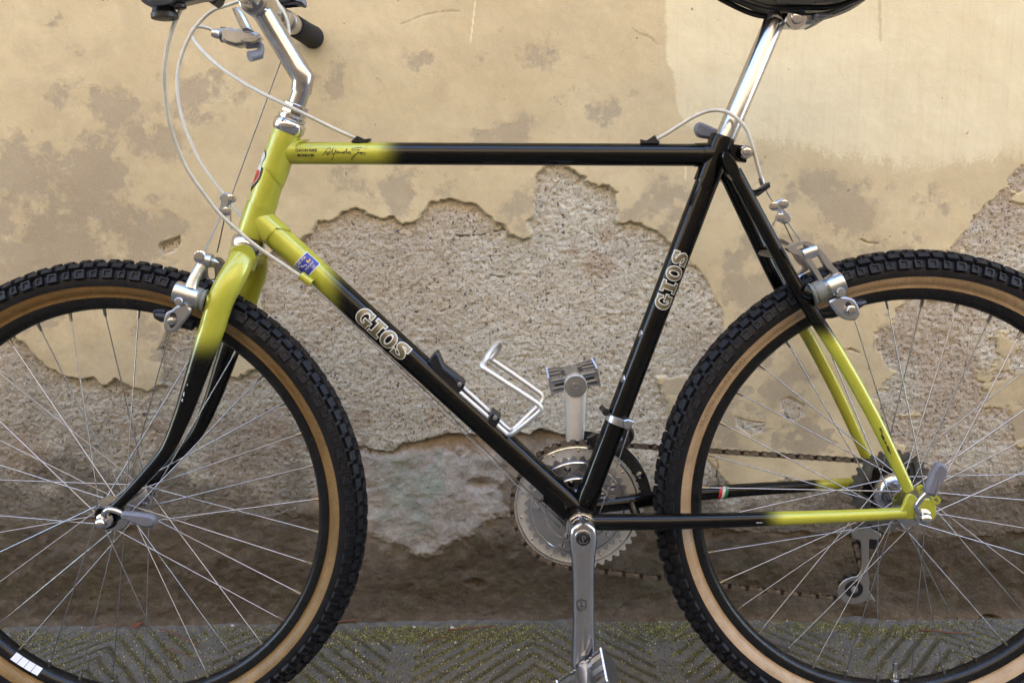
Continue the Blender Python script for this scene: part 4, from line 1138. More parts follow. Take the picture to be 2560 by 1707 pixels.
# left lever body (nearest the camera, at the top edge)
b = MB()
b.prism(smooth_poly([(-0.9289, 0.9668), (-0.9275, 0.9606), (-0.9249, 0.9574), (-0.9191, 0.9537), (-0.9112, 0.952), (-0.8999, 0.9521), (-0.8904, 0.9533), (-0.8809, 0.9556), (-0.8694, 0.9581), (-0.858, 0.9605), (-0.8465, 0.9639), (-0.8722, 0.9723), (-0.9096, 0.9737)], 3), -0.152, -0.126, bev=0.006)
b.build("brake_lever_body", M_GREYMETAL, bike)
b = MB()
b.prism(smooth_poly([(-0.9162, 0.963), (-0.9152, 0.9568), (-0.9105, 0.9524), (-0.9022, 0.9512), (-0.8938, 0.953), (-0.8889, 0.9565), (-0.8875, 0.9626), (-0.901, 0.9681)], 3), -0.162, -0.150, bev=0.004)
b.build("shifter_cover", M_GREYPL, bike)
b = MB()
b.lathe((-0.9046, -0.14, 0.9569), (0.05, 0, -1), [(0, 0.010), (0.010, 0.0135), (0.011, 0.0145), (0.0155, 0.0145), (0.0165, 0.011)], 16)
b.build("adjuster_knob", M_PLASTIC, bike)
b = MB()
b.lathe((-0.8846, -0.145, 0.9547), (0.05, 0, -1), [(0, 0.006), (0.001, 0.0072), (0.004, 0.0070), (0.005, 0.005)], 14)
b.build("clamp_screw", M_BLACKSTEEL, bike)
b = MB()
b.prism([(-0.8799, 0.9831), (-0.8779, 0.9745), (-0.8702, 0.9691), (-0.8639, 0.9738), (-0.8603, 0.9829)], -0.082, -0.058, bev=0.002)
b.build("cable_clip", M_PLASTIC, bike)

# ------------------------------------------------------------------ fork
FN = [(-0.8699, -0.026, 0.6732), (-0.8752, -0.036, 0.6585), (-0.8833, -0.044, 0.6419), (-0.895, -0.049, 0.6177), (-0.9052, -0.05, 0.5887), (-0.9189, -0.05, 0.5544), (-0.935, -0.05, 0.5145), (-0.953, -0.05, 0.4706), (-0.9759, -0.05, 0.4261), (-1.0039, -0.05, 0.3941), (-1.0324, -0.05, 0.3651), (-1.0535, -0.05, 0.3457)]
FR = [0.0150, 0.0168, 0.0172, 0.0170, 0.0165, 0.0152, 0.0135, 0.0113, 0.0090, 0.0078, 0.0070, 0.0062]
_g0, _g1 = 0.5822, 0.5374
fade_fk = lambda v: sstep(_g0, _g1 - 0.004, v[2])
for s in (1, -1):
    pts = [np.array(p) if s == 1 else mirror_front(p) for p in FN]
    b = MB(); b.tube(pts, FR, 28, smooth=7, ell=0.78)
    fo = b.build("fork_blade", M_PAINT, bike, fade=fade_fk)
    tip = pts[-1]
    ax = S(FW + np.array([0, -0.0525 if s == 1 else 0.0525, 0]))
    b = MB()
    dirv = (ax - tip)
    cx, cz = (tip[0] + ax[0]) / 2, (tip[2] + ax[2]) / 2
    poly = smooth_poly([(tip[0] - 0.009, tip[2] + 0.004), (tip[0] + 0.007, tip[2] + 0.006), (ax[0] + 0.016, ax[2] - 0.004), (ax[0] + 0.008, ax[2] - 0.014), (ax[0] - 0.008, ax[2] - 0.013), (ax[0] - 0.0135, ax[2] + 0.004), (ax[0] - 0.008, ax[2] + 0.014)], 4)
    b.prism(poly, ax[1] - 0.003, ax[1] + 0.003, bev=0.001)
    b.build("dropout", M_PAINT, fo, fade=1.0)
    # canti boss
b = MB()
b.tube([axp(0.678), axp(0.664), np.array((-0.8805, 0.0, 0.6689))], [0.0188, 0.0192, 0.0150], 32)
b.tube([FN[0], np.array((-0.8787, 0.0, 0.6731)), mirror_front(FN[0])], [0.0158, 0.0172, 0.0158], 28, smooth=8)
b.build("fork_crown", M_PAINT, bike, fade=0.0)
b = MB()
b.tube([axp(0.676), axp(0.681)], [0.0200, 0.0196], 32)
b.build("crown_race", M_PAINT, bike, fade=0.0)

# ------------------------------------------------------------------ wheels
TY_C, TY_R = 0.3080, 0.0212
def revolve(b, prof, seg, mi=None, closed=False):
    """profile [(y, r)] about the y axis"""
    n = len(prof)
    V = []
    for k in range(seg):
        a = 2 * math.pi * k / seg
        V += [(r * math.cos(a), y, r * math.sin(a)) for (y, r) in prof]
    m = n if closed else n - 1
    for i in range(m):
        i2 = (i + 1) % n
        F = [(k * n + i, k * n + i2, ((k + 1) % seg) * n + i2, ((k + 1) % seg) * n + i) for k in range(seg)]
        if i == 0:
            b.add(V, F, mi[i] if mi else 0)
            base = len(b.v) - len(V)
        else:
            b.f.extend([tuple(x + base for x in f) for f in F]); b.m.extend([mi[i] if mi else 0] * len(F))
    return b
def lug_mesh(name, tl, w, h, recess):
    b = MB()
    def ring(a, c, z): return [(-a, -c, z), (a, -c, z), (a, c, z), (-a, c, z)]
    r = [ring(tl * 0.54, w * 0.54, -0.004), ring(tl * 0.5, w * 0.5, h * 0.75), ring(tl * 0.46, w * 0.46, h)]
    if recess:
        r += [ring(tl * 0.30, w * 0.30, h), ring(tl * 0.25, w * 0.25, h - 0.0016)]
    V = [p for q in r for p in q]; F = []
    for i in range(len(r) - 1):
        for k in range(4):
            F.append((i * 4 + k, i * 4 + (k + 1) % 4, (i + 1) * 4 + (k + 1) % 4, (i + 1) * 4 + k))
    o = (len(r) - 1) * 4
    F.append((o, o + 1, o + 2, o + 3))
    b.add(V, F)
    me = bpy.data.meshes.new(name)
    me.from_pydata(b.v, [], b.f); me.materials.append(M_TREAD)
    return me
ME_SIDE = [lug_mesh("side_lug", 0.0135, 0.0125, 0.0054, True), lug_mesh("side_lug_small", 0.0092, 0.0105, 0.0046, True)]
ME_SHO = [lug_mesh("shoulder_lug", 0.0150, 0.0085, 0.0058, False), lug_mesh("shoulder_lug_b", 0.0135, 0.0095, 0.0058, False)]
ME_CEN = [lug_mesh("centre_lug", 0.0098, 0.0120, 0.0060, False), lug_mesh("centre_lug_b", 0.0105, 0.0095, 0.0060, False)]
NL = 108
ROWS_L = [(-66, 0.0, ME_SIDE, 'side'), (-36, 0.5, ME_SHO, 'sho'), (-11, 0.0, ME_CEN, 'cen'), (13, 0.15, ME_CEN, 'cen'), (36, 0.5, ME_SHO, 'far'), (66, 0.0, ME_SIDE, 'far')]
ME_SPOKE = bpy.data.meshes.new("spoke")
_b = MB(); _b.tube([(0, 0, 0), (0, 0, 1)], 0.00082, 8); ME_SPOKE.from_pydata(_b.v, [], _b.f); ME_SPOKE.materials.append(M_SPOKE)
ME_SPOKE.polygons.foreach_set("use_smooth", [True] * len(ME_SPOKE.polygons)); ME_SPOKE.set_sharp_from_angle(angle=0.8)
ME_NIP = bpy.data.meshes.new("nipple")
_b = MB(); _b.tube([(0, 0, -0.003), (0, 0, 0.002), (0, 0, 0.009), (0, 0, 0.0095)], [0.0024, 0.0022, 0.0018, 0.0012], 8); ME_NIP.from_pydata(_b.v, [], _b.f); ME_NIP.materials.append(M_NIPPLE)
cam_inv = cam.matrix_world.inverted()
def in_frame(Mw, p):
    q = cam_inv @ (Mw @ Vector(p))
    if q.z > -0.1: return False
    x = q.x / -q.z * CAM["lens"] / 18.0; y = q.y / -q.z * CAM["lens"] / 18.0
    return abs(x) < 1.0 and abs(y) < 0.6667
def frame_mat(o, ex, ey, ez):
    return Matrix(((ex[0], ey[0], ez[0], o[0]), (ex[1], ey[1], ez[1], o[1]), (ex[2], ey[2], ez[2], o[2]), (0, 0, 0, 1)))
LUG_COUNT = [0]
def build_wheel(mloc, phase, lacing, gum, flN, flF, frad, budget, spin):
    w = bpy.data.objects.new("wheel", None)
    COL.objects.link(w); w.parent = bike; w.matrix_local = mloc
    Mw = BIKE_M @ mloc
    # rim
    b = MB()
    prof = [(-0.0115, 0.2865), (-0.0125, 0.2860), (-0.0125, 0.2770), (-0.0108, 0.2745), (-0.0070, 0.2712), (0, 0.2700), (0.0070, 0.2712), (0.0108, 0.2745), (0.0125, 0.2770), (0.0125, 0.2860), (0.0115, 0.2865), (0.0105, 0.2800), (0, 0.2765), (-0.0105, 0.2800)]
    revolve(b, prof, 180, closed=True)
    b.build("rim", M_RIM, w, angle=50)
    # tyre
    b = MB()
    prof, mi = [], []
    PH = list(np.radians(np.concatenate([np.linspace(-152, -106, 8), np.linspace(-105.5, 105.5, 27), np.linspace(106, 152, 8)])))
    for ph in PH:
        rr = TY_R + (0.0009 if abs(math.degrees(ph)) < 105.6 else 0)
        prof.append((math.sin(ph) * rr, TY_C + math.cos(ph) * rr))
    prof[0] = (-0.0116, 0.2863); prof[-1] = (0.0116, 0.2863)
    for i in range(len(PH) - 1):
        m_ = (PH[i] + PH[i + 1]) / 2
        mi.append(0 if abs(math.degrees(m_)) < 105.7 else 1)
    revolve(b, prof, 216, mi=mi)
    b.build("tyre", [M_TREAD, gum], w, angle=60)
    # tread
    rest = MB()
    for (ph, off, mes, kind) in ROWS_L:
        p_ = math.radians(ph)
        for k in range(NL):
            th = 2 * math.pi * (k + off) / NL + spin
            if kind == 'cen' and k % 2 == 1:
                th += 0.006
            er = np.array([math.cos(th), 0, math.sin(th)]); et = np.array([-math.sin(th), 0, math.cos(th)]); ey = np.array([0, 1.0, 0])
            d = math.cos(p_) * er + math.sin(p_) * ey
            a = -math.sin(p_) * er + math.cos(p_) * ey
            pos = er * TY_C + d * (TY_R + 0.0004)
            tw = random.uniform(-0.05, 0.05)
            e1 = et * math.cos(tw) + a * math.sin(tw); e2 = -et * math.sin(tw) + a * math.cos(tw)
            mm = frame_mat(pos, e1, e2, np.cross(e1, e2))
            if np.dot(np.cross(e1, e2), d) < 0:
                mm = frame_mat(pos, -e1, e2, np.cross(-e1, e2))
            me = mes[k % 2]
            if kind in ('side', 'sho') and budget[kind] > 0 and in_frame(Mw, pos):
                budget[kind] -= 1
                link("tread_lug", me, w, mm)
            else:
                V = [mm @ v.co for v in me.vertices]
                rest.add(V, [tuple(p.vertices) for p in me.polygons])
    tag(rest.build("tread_blocks", M_TREAD, w, smooth=False), kind="stuff")
    # spokes
    for k in range(36):
        th = math.radians(phase - 10.0 * k)
        side, lead = lacing[k % 4]
        nr = np.array([math.cos(th) * 0.2690, 0, math.sin(th) * 0.2690])
        a = th + lead * math.radians(60)
        yy = flN if side == 'N' else flF
        h = np.array([math.cos(a) * frad, yy + (0.0016 if lead > 0 else -0.0016), math.sin(a) * frad])
        d = h - nr; L = np.linalg.norm(d); d /= L
        e1 = np.cross(d, [0, 1, 0]); e1 /= np.linalg.norm(e1); e2 = np.cross(d, e1)
        link("spoke", ME_SPOKE, w, frame_mat(nr, e1, e2, d * L))
        link("nipple", ME_NIP, w, frame_mat(nr, e1, e2, d))
    # hub
    b = MB()
    y0, y1 = flN, flF
    fr = frad + 0.0042
    b.lathe((0, y0 - 0.004, 0), (0, 1, 0), [(0, 0.010), (0.0005, 0.016), (0.002, fr - 0.003), (0.0025, fr), (0.0052, fr), (0.0058, fr - 0.004), (0.0085, 0.0185), (0.014, 0.0165), ((y1 - y0) / 2 + 0.004, 0.0160),
                                             (y1 - y0 - 0.006, 0.0165), (y1 - y0 - 0.001, 0.0185), (y1 - y0 + 0.0020, fr - 0.004), (y1 - y0 + 0.0028, fr), (y1 - y0 + 0.0055, fr), (y1 - y0 + 0.006, fr - 0.003), (y1 - y0 + 0.008, 0.010)], 40)
    b.build("hub", M_ALU, w)
    return w
budget_r = {'side': 74, 'sho': 74}
budget_f = {'side': 76, 'sho': 76}
M_RWH = Matrix.Translation(Vector(RW))
M_FWH = STEER @ Matrix.Translation(Vector(FW))
LAC_R = [('N', -1), ('F', 1), ('N', 1), ('F', -1)]
LAC_F = [('F', -1), ('N', -1), ('F', 1), ('N', 1)]
rear_wheel = build_wheel(M_RWH, 176.6, LAC_R, M_GUM_R, -0.036, 0.021, 0.0225, budget_r, 0.01)
front_wheel = build_wheel(M_FWH, 91.75, LAC_F, M_GUM_F, -0.034, 0.034, 0.0195, budget_f, 0.02)
# axle ends, cones and quick releases
b = MB()
b.lathe((0, -0.064, 0), (0, 1, 0), [(0, 0.0055), (0.001, 0.0105), (0.006, 0.0108), (0.007, 0.0085), (0.012, 0.0095), (0.022, 0.0125), (0.026, 0.0125)], 24)
b.lathe((0, 0.026, 0), (0, 1, 0), [(0, 0.012), (0.03, 0.0105), (0.038, 0.0055)], 24)
b.build("axle", M_CHROME, rear_wheel)
b = MB()
b.lathe((0, -0.0515, 0), (0, 1, 0), [(0, 0.0055), (0.001, 0.0095), (0.005, 0.0098), (0.006, 0.0075), (0.010, 0.010), (0.014, 0.0115)], 24)
b.lathe((0, 0.038, 0), (0, 1, 0), [(0, 0.0115), (0.004, 0.010), (0.008, 0.0075), (0.0135, 0.0095)], 24)
b.lathe((0, 0.056, 0), (0, 1, 0), [(0, 0.0095), (0.001, 0.0105), (0.008, 0.0095), (0.013, 0.006)], 20)
b.build("axle", M_CHROME, front_wheel)
def quick_release(ball, arm, lever, y0, y1):
    b = MB()
    b.lathe((ball[0], ball[1] - 0.010, ball[2]), (0, 1, 0), [(0.0074 - 0.0074 * math.cos(a_), 0.0074 * math.sin(a_)) for a_ in np.linspace(0.05, 2.2, 14)] + [(0.014, 0.0100), (0.019, 0.0105)], 28)
    b.tube(arm, [0.0042, 0.0040, 0.0036, 0.0036, 0.0034][:len(arm)], 14, smooth=5)
    q = b.build("quick_release", M_CHROME, bike)
    b = MB(); b.prism(smooth_poly(lever, 4), y0, y1, bev=0.0032)
    b.build("lever_handle", M_GREYPL, q)
quick_release((-1.0568, -0.073, 0.3376), [(-1.0544, -0.072, 0.3433), (-1.0511, -0.076, 0.3505), (-1.0437, -0.079, 0.3562), (-1.0339, -0.08, 0.355), (-1.0248, -0.08, 0.3508)],
              [(-1.0257, 0.3541), (-1.012, 0.3535), (-0.9965, 0.3515), (-0.9864, 0.3492), (-0.9819, 0.3442), (-0.9838, 0.3365), (-0.9908, 0.3331), (-0.9986, 0.3338), (-1.0093, 0.338), (-1.0207, 0.343), (-1.0264, 0.3455)], -0.086, -0.075)
quick_release((-0.003, -0.08, 0.335), [(-0.0087, -0.08, 0.3402), (-0.0166, -0.083, 0.349), (-0.0156, -0.086, 0.3559), (-0.011, -0.087, 0.3645), (-0.005, -0.087, 0.3712)],
              [(-0.0094, 0.3712), (-0.0058, 0.3861), (-0.0011, 0.401), (0.004, 0.4089), (0.0111, 0.4083), (0.0163, 0.4016), (0.0161, 0.3925), (0.0097, 0.3793), (0.0033, 0.3661), (-0.0023, 0.3675)], -0.093, -0.081)
# valve and decals on the rims
b = MB()
vr = np.array((0.0084, 0.0, 0.0656)) - RW; va = math.atan2(vr[2], vr[0])
vd = np.array([math.cos(va), 0, math.sin(va)])
b.tube([vd * 0.272, vd * 0.268, vd * 0.2675, vd * 0.262, vd * 0.2615, vd * 0.250, vd * 0.2495, vd * 0.243, vd * 0.2425, vd * 0.2385], [0.006, 0.006, 0.0033, 0.0033, 0.0029, 0.0029, 0.0034, 0.0034, 0.0022, 0.0020], 16)
b.build("valve", M_ALU, rear_wheel)
b = MB()
a0 = np.array(STEER_I @ Vector((-1.2297, -0.006, 0.1221))) - FW; a1 = np.array(STEER_I @ Vector((-1.1895, -0.006, 0.1049))) - FW
t0, t1 = math.atan2(a0[2], a0[0]), math.atan2(a1[2], a1[0])
def rim_sticker(b, ta, tb, f0, f1, off):
    n = 10
    V, F = [], []
    A, B_ = np.array([-0.0107, 0.2743]), np.array([-0.0072, 0.2712])
    for i in range(n + 1):
        t_ = ta + (tb - ta) * i / n
        for f_ in (f0, f1):
            y, r = A + (B_ - A) * f_
            y -= off; r -= off
            V.append((r * math.cos(t_), y, r * math.sin(t_)))
    for i in range(n):
        F.append((2 * i, 2 * i + 2, 2 * i + 3, 2 * i + 1))
    b.add(V, F)
for kk in range(4):
    ta = t0 + (t1 - t0) * (kk + 0.03) / 4; tb = t0 + (t1 - t0) * (kk + 0.97) / 4
    rim_sticker(b, ta, tb, -1.4, 1.0, 0.0006)
b.build("rim_sticker", M_WHITE, front_wheel, smooth=False)

# ------------------------------------------------------------------ seatpost and saddle
SP0 = np.array(ST1) - std * 0.05
SP1 = np.array((-0.19, 0.0, 0.9594))
b = MB()
b.tube([SP0, SP1, SP1 + (SP1 - SP0) / np.linalg.norm(SP1 - SP0) * 0.0005], [0.0134, 0.0134, 0.0131], 36)
seatpost = b.build("seatpost", M_ALU, bike)
b = MB()
hd = [(-0.2021, 0.9589), (-0.1971, 0.9706), (-0.1915, 0.9775), (-0.1885, 0.9754), (-0.1853, 0.9649), (-0.1778, 0.9592), (-0.1784, 0.9551), (-0.182, 0.9537)]
b.prism(hd, -0.012, 0.012, bev=0.004)
b.build("seatpost_head", M_ALU, seatpost)
b = MB()
b.prism(smooth_poly([(-0.1815, 0.9574), (-0.1745, 0.9628), (-0.1602, 0.964), (-0.1458, 0.9638), (-0.1421, 0.961), (-0.1434, 0.9555), (-0.1489, 0.9514), (-0.1597, 0.9512), (-0.1705, 0.9514), (-0.1806, 0.9519)], 3), -0.018, 0.018, bev=0.003)
b.build("rail_clamp", M_SATIN, seatpost)
b = MB()
b.lathe((-0.1693, -0.026, 0.9573), (0, 1, 0), [(0, 0.004), (0.0004, 0.0065), (0.002, 0.0072), (0.004, 0.0068), (0.0042, 0.0125), (0.0075, 0.0135), (0.008, 0.012)], 28)
b.build("clamp_bolt", M_CHROME, seatpost)
# saddle: loft along x
b = MB()
SEC = [  # x, half width, skirt bottom z, top z
    (-0.330, 0.010, 1.022, 1.036), (-0.318, 0.019, 1.014, 1.043), (-0.285, 0.022, 1.004, 1.047), (-0.250, 0.025, 0.993, 1.047), (-0.215, 0.031, 0.980, 1.046),
    (-0.180, 0.043, 0.970, 1.047), (-0.150, 0.056, 0.9675, 1.050), (-0.120, 0.067, 0.9700, 1.054), (-0.090, 0.073, 0.9775, 1.058), (-0.065, 0.073, 0.988, 1.060), (-0.045, 0.062, 1.004, 1.058), (-0.036, 0.040, 1.024, 1.050)]
n = 18
SV, SF = [], []
dense = []
for i in range(len(SEC) - 1):
    for k in range(4):
        t_ = k / 4
        p0, p1, p2, p3 = [np.array(SEC[min(max(i + q, 0), len(SEC) - 1)]) for q in (-1, 0, 1, 2)]
        dense.append(0.5 * ((2 * p1) + (-p0 + p2) * t_ + (2 * p0 - 5 * p1 + 4 * p2 - p3) * t_ * t_ + (-p0 + 3 * p1 - 3 * p2 + p3) * t_ ** 3))
dense.append(np.array(SEC[-1]))
for (x, hw, zb, zt) in dense:
    ring = []
    for k in range(n):
        a = math.pi * k / (n - 1)
        y = -hw * math.copysign(abs(math.cos(a)) ** 0.55, math.cos(a))
        z = zb + (zt - zb) * (math.sin(a) ** 0.42)
        if k in (0, n - 1):
            y *= 0.93
        ring.append((x, y, z))
    ring += [(x, hw * 0.7, zb + 0.004), (x, 0, zb + 0.010), (x, -hw * 0.7, zb + 0.004)]
    SV += ring
m_ = n + 3
for i in range(len(dense) - 1):
    for k in range(m_):
        SF.append((i * m_ + k, i * m_ + (k + 1) % m_, (i + 1) * m_ + (k + 1) % m_, (i + 1) * m_ + k))
SF.append(tuple(reversed(range(m_)))); SF.append(tuple(range((len(dense) - 1) * m_, len(dense) * m_)))
b.add(SV, SF)
saddle = b.build("saddle", M_LEATHER, bike, angle=70)
for s in (-1, 1):
    b = MB()
    b.tube([(-0.285, s * 0.012, 1.006), (-0.245, s * 0.016, 0.985), (-0.205, s * 0.021, 0.9705), (-0.165, s * 0.022, 0.9695), (-0.125, s * 0.022, 0.9700), (-0.095, s * 0.030, 0.979), (-0.065, s * 0.040, 0.994)], 0.0035, 12, smooth=5)
    b.build("saddle_rail", M_BLACKSTEEL, saddle)
b = MB()
b.prism([(-0.1491, 0.9602), (-0.1427, 0.9608), (-0.1293, 0.9606), (-0.1299, 0.9582), (-0.141, 0.9538), (-0.1425, 0.955), (-0.1482, 0.9554)], -0.034, 0.034, bev=0.002)
b.build("rail_bracket", M_GREYPL, saddle)

# ------------------------------------------------------------------ cranks, chainrings, bolts
def crank_arm(z_dir, y_in, y_out, L, name):
    """tapered arm from the bottom bracket, rounded at both ends"""
    b = MB()
    o = BB
    secs = [(-0.0185, 0.004), (-0.0165, 0.0105), (-0.010, 0.0165), (0.0, 0.0188), (0.012, 0.0184), (0.024, 0.0162), (0.04, 0.0148), (0.08, 0.0142), (0.12, 0.0144), (0.15, 0.0155), (L - 0.004, 0.0165), (L + 0.006, 0.0152), (L + 0.0125, 0.0105), (L + 0.0155, 0.003)]
    V, F = [], []
    n = 20
    for (s, hw) in secs:
        t_ = s / L
        yi = y_in + (y_out[0] - y_in) * 0 + (y_out[1] - y_out[0]) * max(0, t_) * 0.85
        y_near = y_out[0] + (y_out[1] - y_out[0]) * max(0, t_)
        ym = (yi + y_near) / 2; hy = abs(y_near - yi) / 2
        for k in range(n):
            a = 2 * math.pi * k / n
            ca, sa = math.cos(a), math.sin(a)
            V.append((o[0] + hw * math.copysign(abs(ca) ** 0.75, ca), ym + hy * math.copysign(abs(sa) ** 0.6, sa), o[2] + z_dir * s))
    for i in range(len(secs) - 1):
        for k in range(n):
            F.append((i * n + k, i * n + (k + 1) % n, (i + 1) * n + (k + 1) % n, (i + 1) * n + k))
    F.append(tuple(range(n))); F.append(tuple(range((len(secs) - 1) * n, len(secs) * n)))
    b.add(V, F)
    return b.build(name, M_ALU if z_dir < 0 else M_MATTE, bike, angle=50)
near_crank = crank_arm(-1, -0.052, (-0.074, -0.090), 0.170, "crank_arm")
far_crank = crank_arm(1, 0.056, (0.074, 0.090), 0.170, "crank_arm")
CY = -0.0745
b = MB()
cc = (BB[0] - 0.0005, CY, BB[2] - 0.0012)
b.lathe((cc[0], cc[1] - 0.0012, cc[2]), (0, 1, 0), [(0, 0.0098), (0.0004, 0.0112), (0.004, 0.0118), (0.010, 0.0118)], 36)
cap = b.build("crank_bolt_cap", M_CHROME, near_crank)
b = MB()
b.lathe((cc[0], cc[1] - 0.00165, cc[2]), (0, 1, 0), [(0, 0.0088), (0.0003, 0.0092), (0.002, 0.0094)], 36)
b.build("cap_disc", M_BLACKSTEEL, near_crank)
def stroke(b, pts, w, y, d=0.0004, mi=0):
    """thin raised ribbon in the XZ plane at depth y (near side)"""
    P = [np.array(p, float) for p in pts]
    V, F = [], []
    for i, p in enumerate(P):
        a, c_ = P[max(i - 1, 0)], P[min(i + 1, len(P) - 1)]
        t_ = (c_ - a) / (np.linalg.norm(c_ - a) + 1e-12); nn = np.array([-t_[1], t_[0]])
        for s in (-1, 1):
            q = p + nn * w * 0.5 * s
            V.append((q[0], y - d, q[1]))
    for i in range(len(P) - 1):
        F.append((2 * i, 2 * i + 1, 2 * i + 3, 2 * i + 2))
    b.add(V, F, mi)
b = MB()   # relief head on the cap: scroll, stem and two arcs
sx, sz = cc[0], cc[2]
stroke(b, [(sx + 0.0030 * math.cos(a) * (1 - 0.06 * i), sz + 0.0022 + 0.0030 * math.sin(a) * (1 - 0.06 * i)) for i, a in enumerate(np.linspace(-0.6, 4.6, 12))], 0.0011, cc[1] - 0.0018)
stroke(b, [(sx - 0.0004, sz + 0.0018), (sx - 0.0008, sz - 0.001), (sx - 0.0002, sz - 0.0034)], 0.0011, cc[1] - 0.0018)
stroke(b, [(sx + 0.0005, sz + 0.001), (sx + 0.0016, sz - 0.0004)], 0.0010, cc[1] - 0.0018)
for s in (-1, 1):
    stroke(b, [(sx + s * 0.0058, sz - 0.0022), (sx + s * 0.0040, sz - 0.0050), (sx + s * 0.0012, sz - 0.0056), (sx, sz - 0.0048)], 0.0009, cc[1] - 0.0018)
b.build("cap_emblem", M_SATIN, near_crank, smooth=False)
b = MB()   # engraved shield low on the arm
hx, hz = (-0.44, 0.2222)
ys = -0.074 - 0.016 * (BB[2] - hz) / 0.170 - 0.0002
sh = [(-0.0062, 0.0058), (-0.003, 0.0064), (0, 0.0080), (0.003, 0.0064), (0.0062, 0.0058), (0.0062, -0.001), (0.0048, -0.0052), (0.0022, -0.0072), (0, -0.0078), (-0.0022, -0.0072), (-0.0048, -0.0052), (-0.0062, -0.001), (-0.0062, 0.0058)]
stroke(b, [(hx + p[0], hz + p[1]) for p in sh], 0.0007, ys)
stroke(b, [(hx - 0.0005, hz + 0.0050), (hx - 0.0007, hz - 0.0005), (hx + 0.0012, hz + 0.0012), (hx + 0.0008, hz - 0.0012)], 0.0006, ys)
stroke(b, [(hx - 0.0042, hz - 0.0028), (hx - 0.0018, hz - 0.0012), (hx + 0.001, hz - 0.002), (hx + 0.0032, hz - 0.0012), (hx + 0.0042, hz - 0.0030)], 0.0006, ys)
stroke(b, [(hx - 0.0036, hz - 0.0042), (hx, hz - 0.0052), (hx + 0.0036, hz - 0.0042)], 0.0006, ys)
b.build("engraved_shield", M_INK, near_crank, smooth=False)
# far arm boss and stamped line
b = MB()
fpz = BB[2] + 0.170
b.lathe((BB[0], 0.0655, fpz), (0, -1, 0), [(0, 0.0160), (0.0005, 0.0160), (0.0012, 0.0152), (0.0013, 0.0070), (0.002, 0.0068), (0.0022, 0.004)], 32)
b.build("pedal_eye", M_DULL, far_crank)
b = MB()
b.lathe((BB[0], 0.0645, fpz), (0, -1, 0), [(0, 0.0058), (0.0012, 0.0055), (0.0014, 0.0028)], 6)
b.build("hex_socket", M_CHROME, far_crank)
def chainring(R, teeth, y0, y1, holes_r, name, mm):
    b = MB()
    n = teeth * 6
    out = []
    for k in range(n):
        ph = (k % 6) / 6
        r = R + (0.0032 if ph in (2 / 6, 3 / 6) else (0.0008 if ph in (1 / 6, 4 / 6) else -0.0026))
        a = 2 * math.pi * k / n
        out.append((BB[0] + r * math.cos(a), BB[2] + r * math.sin(a)))
    inn = [(BB[0] + holes_r * math.cos(2 * math.pi * k / n), BB[2] + holes_r * math.sin(2 * math.pi * k / n)) for k in range(n)]
    b.ringplate(out, inn, y0, y1)
    # pressed rib
    for (ra, rb_, d) in ((R - 0.0075, R - 0.0095, 0.0012),):
        o2 = [(BB[0] + ra * math.cos(2 * math.pi * k / n), BB[2] + ra * math.sin(2 * math.pi * k / n)) for k in range(n)]
        i2 = [(BB[0] + rb_ * math.cos(2 * math.pi * k / n), BB[2] + rb_ * math.sin(2 * math.pi * k / n)) for k in range(n)]
        b.ringplate(o2, i2, y0 - d, y0 + 0.0005)
    rib = MB(); nn_ = 90
    rib.tube([(BB[0] + (R - 0.0068) * math.cos(2 * math.pi * k / nn_), y0 - 0.0008, BB[2] + (R - 0.0068) * math.sin(2 * math.pi * k / nn_)) for k in range(nn_ + 1)], 0.0013, 8, cap=False)
    ro = b.build(name, mm, bike, angle=30)
    rib.build("ring_rim", M_CHROME, ro)
    return ro
ring_big = chainring(0.0930, 46, 0.0465, 0.0490, 0.0690, "chainring", M_MATTE)
ring_mid = chainring(0.0728, 36, 0.0385, 0.0408, 0.0510, "chainring", M_SATIN)
ring_small = chainring(0.0526, 26, 0.0290, 0.0315, 0.030, "chainring", M_SATIN)
b = MB()
b.lathe(BB + np.array([0, 0.0345, 0]), (0, 1, 0), [(0, 0.016), (0.001, 0.024), (0.012, 0.034), (0.014, 0.040), (0.0165, 0.040), (0.017, 0.03), (0.03, 0.02)], 48)
sp = b.build("spider", M_SATIN, bike)
for k in range(5):
    a = 2 * math.pi * k / 5 + 0.55
    b = MB(); ca, sa = math.cos(a), math.sin(a)
    b.box(BB + np.array([0.053 * ca, 0.0445, 0.053 * sa]), (0.017 * ca, 0, 0.017 * sa), (0, 0.0018, 0), (-0.0085 * sa, 0, 0.0085 * ca))
    b.build("spider_arm", M_SATIN, sp, smooth=False)
    for (rr, yy, ln) in ((0.059, 0.0365, 0.014), (0.040, 0.0272, 0.012)):
        b = MB(); b.lathe(BB + np.array([rr * math.cos(a), yy, rr * math.sin(a)]), (0, 1, 0), [(0, 0.0025), (0.0006, 0.0048), (0.003, 0.0050), (0.0032, 0.004), (ln, 0.004)], 16)
        b.build("chainring_bolt", M_CHROME, sp)
for k in range(14):
    a = 2 * math.pi * k / 14 + 0.2
    b = MB(); b.lathe(BB + np.array([0.0810 * math.cos(a), 0.0448, 0.0810 * math.sin(a)]), (0, 1, 0), [(0, 0.0012), (0.0004, 0.0020), (0.002, 0.0020)], 10)
    b.build("shift_pin", M_CHROME, ring_big)

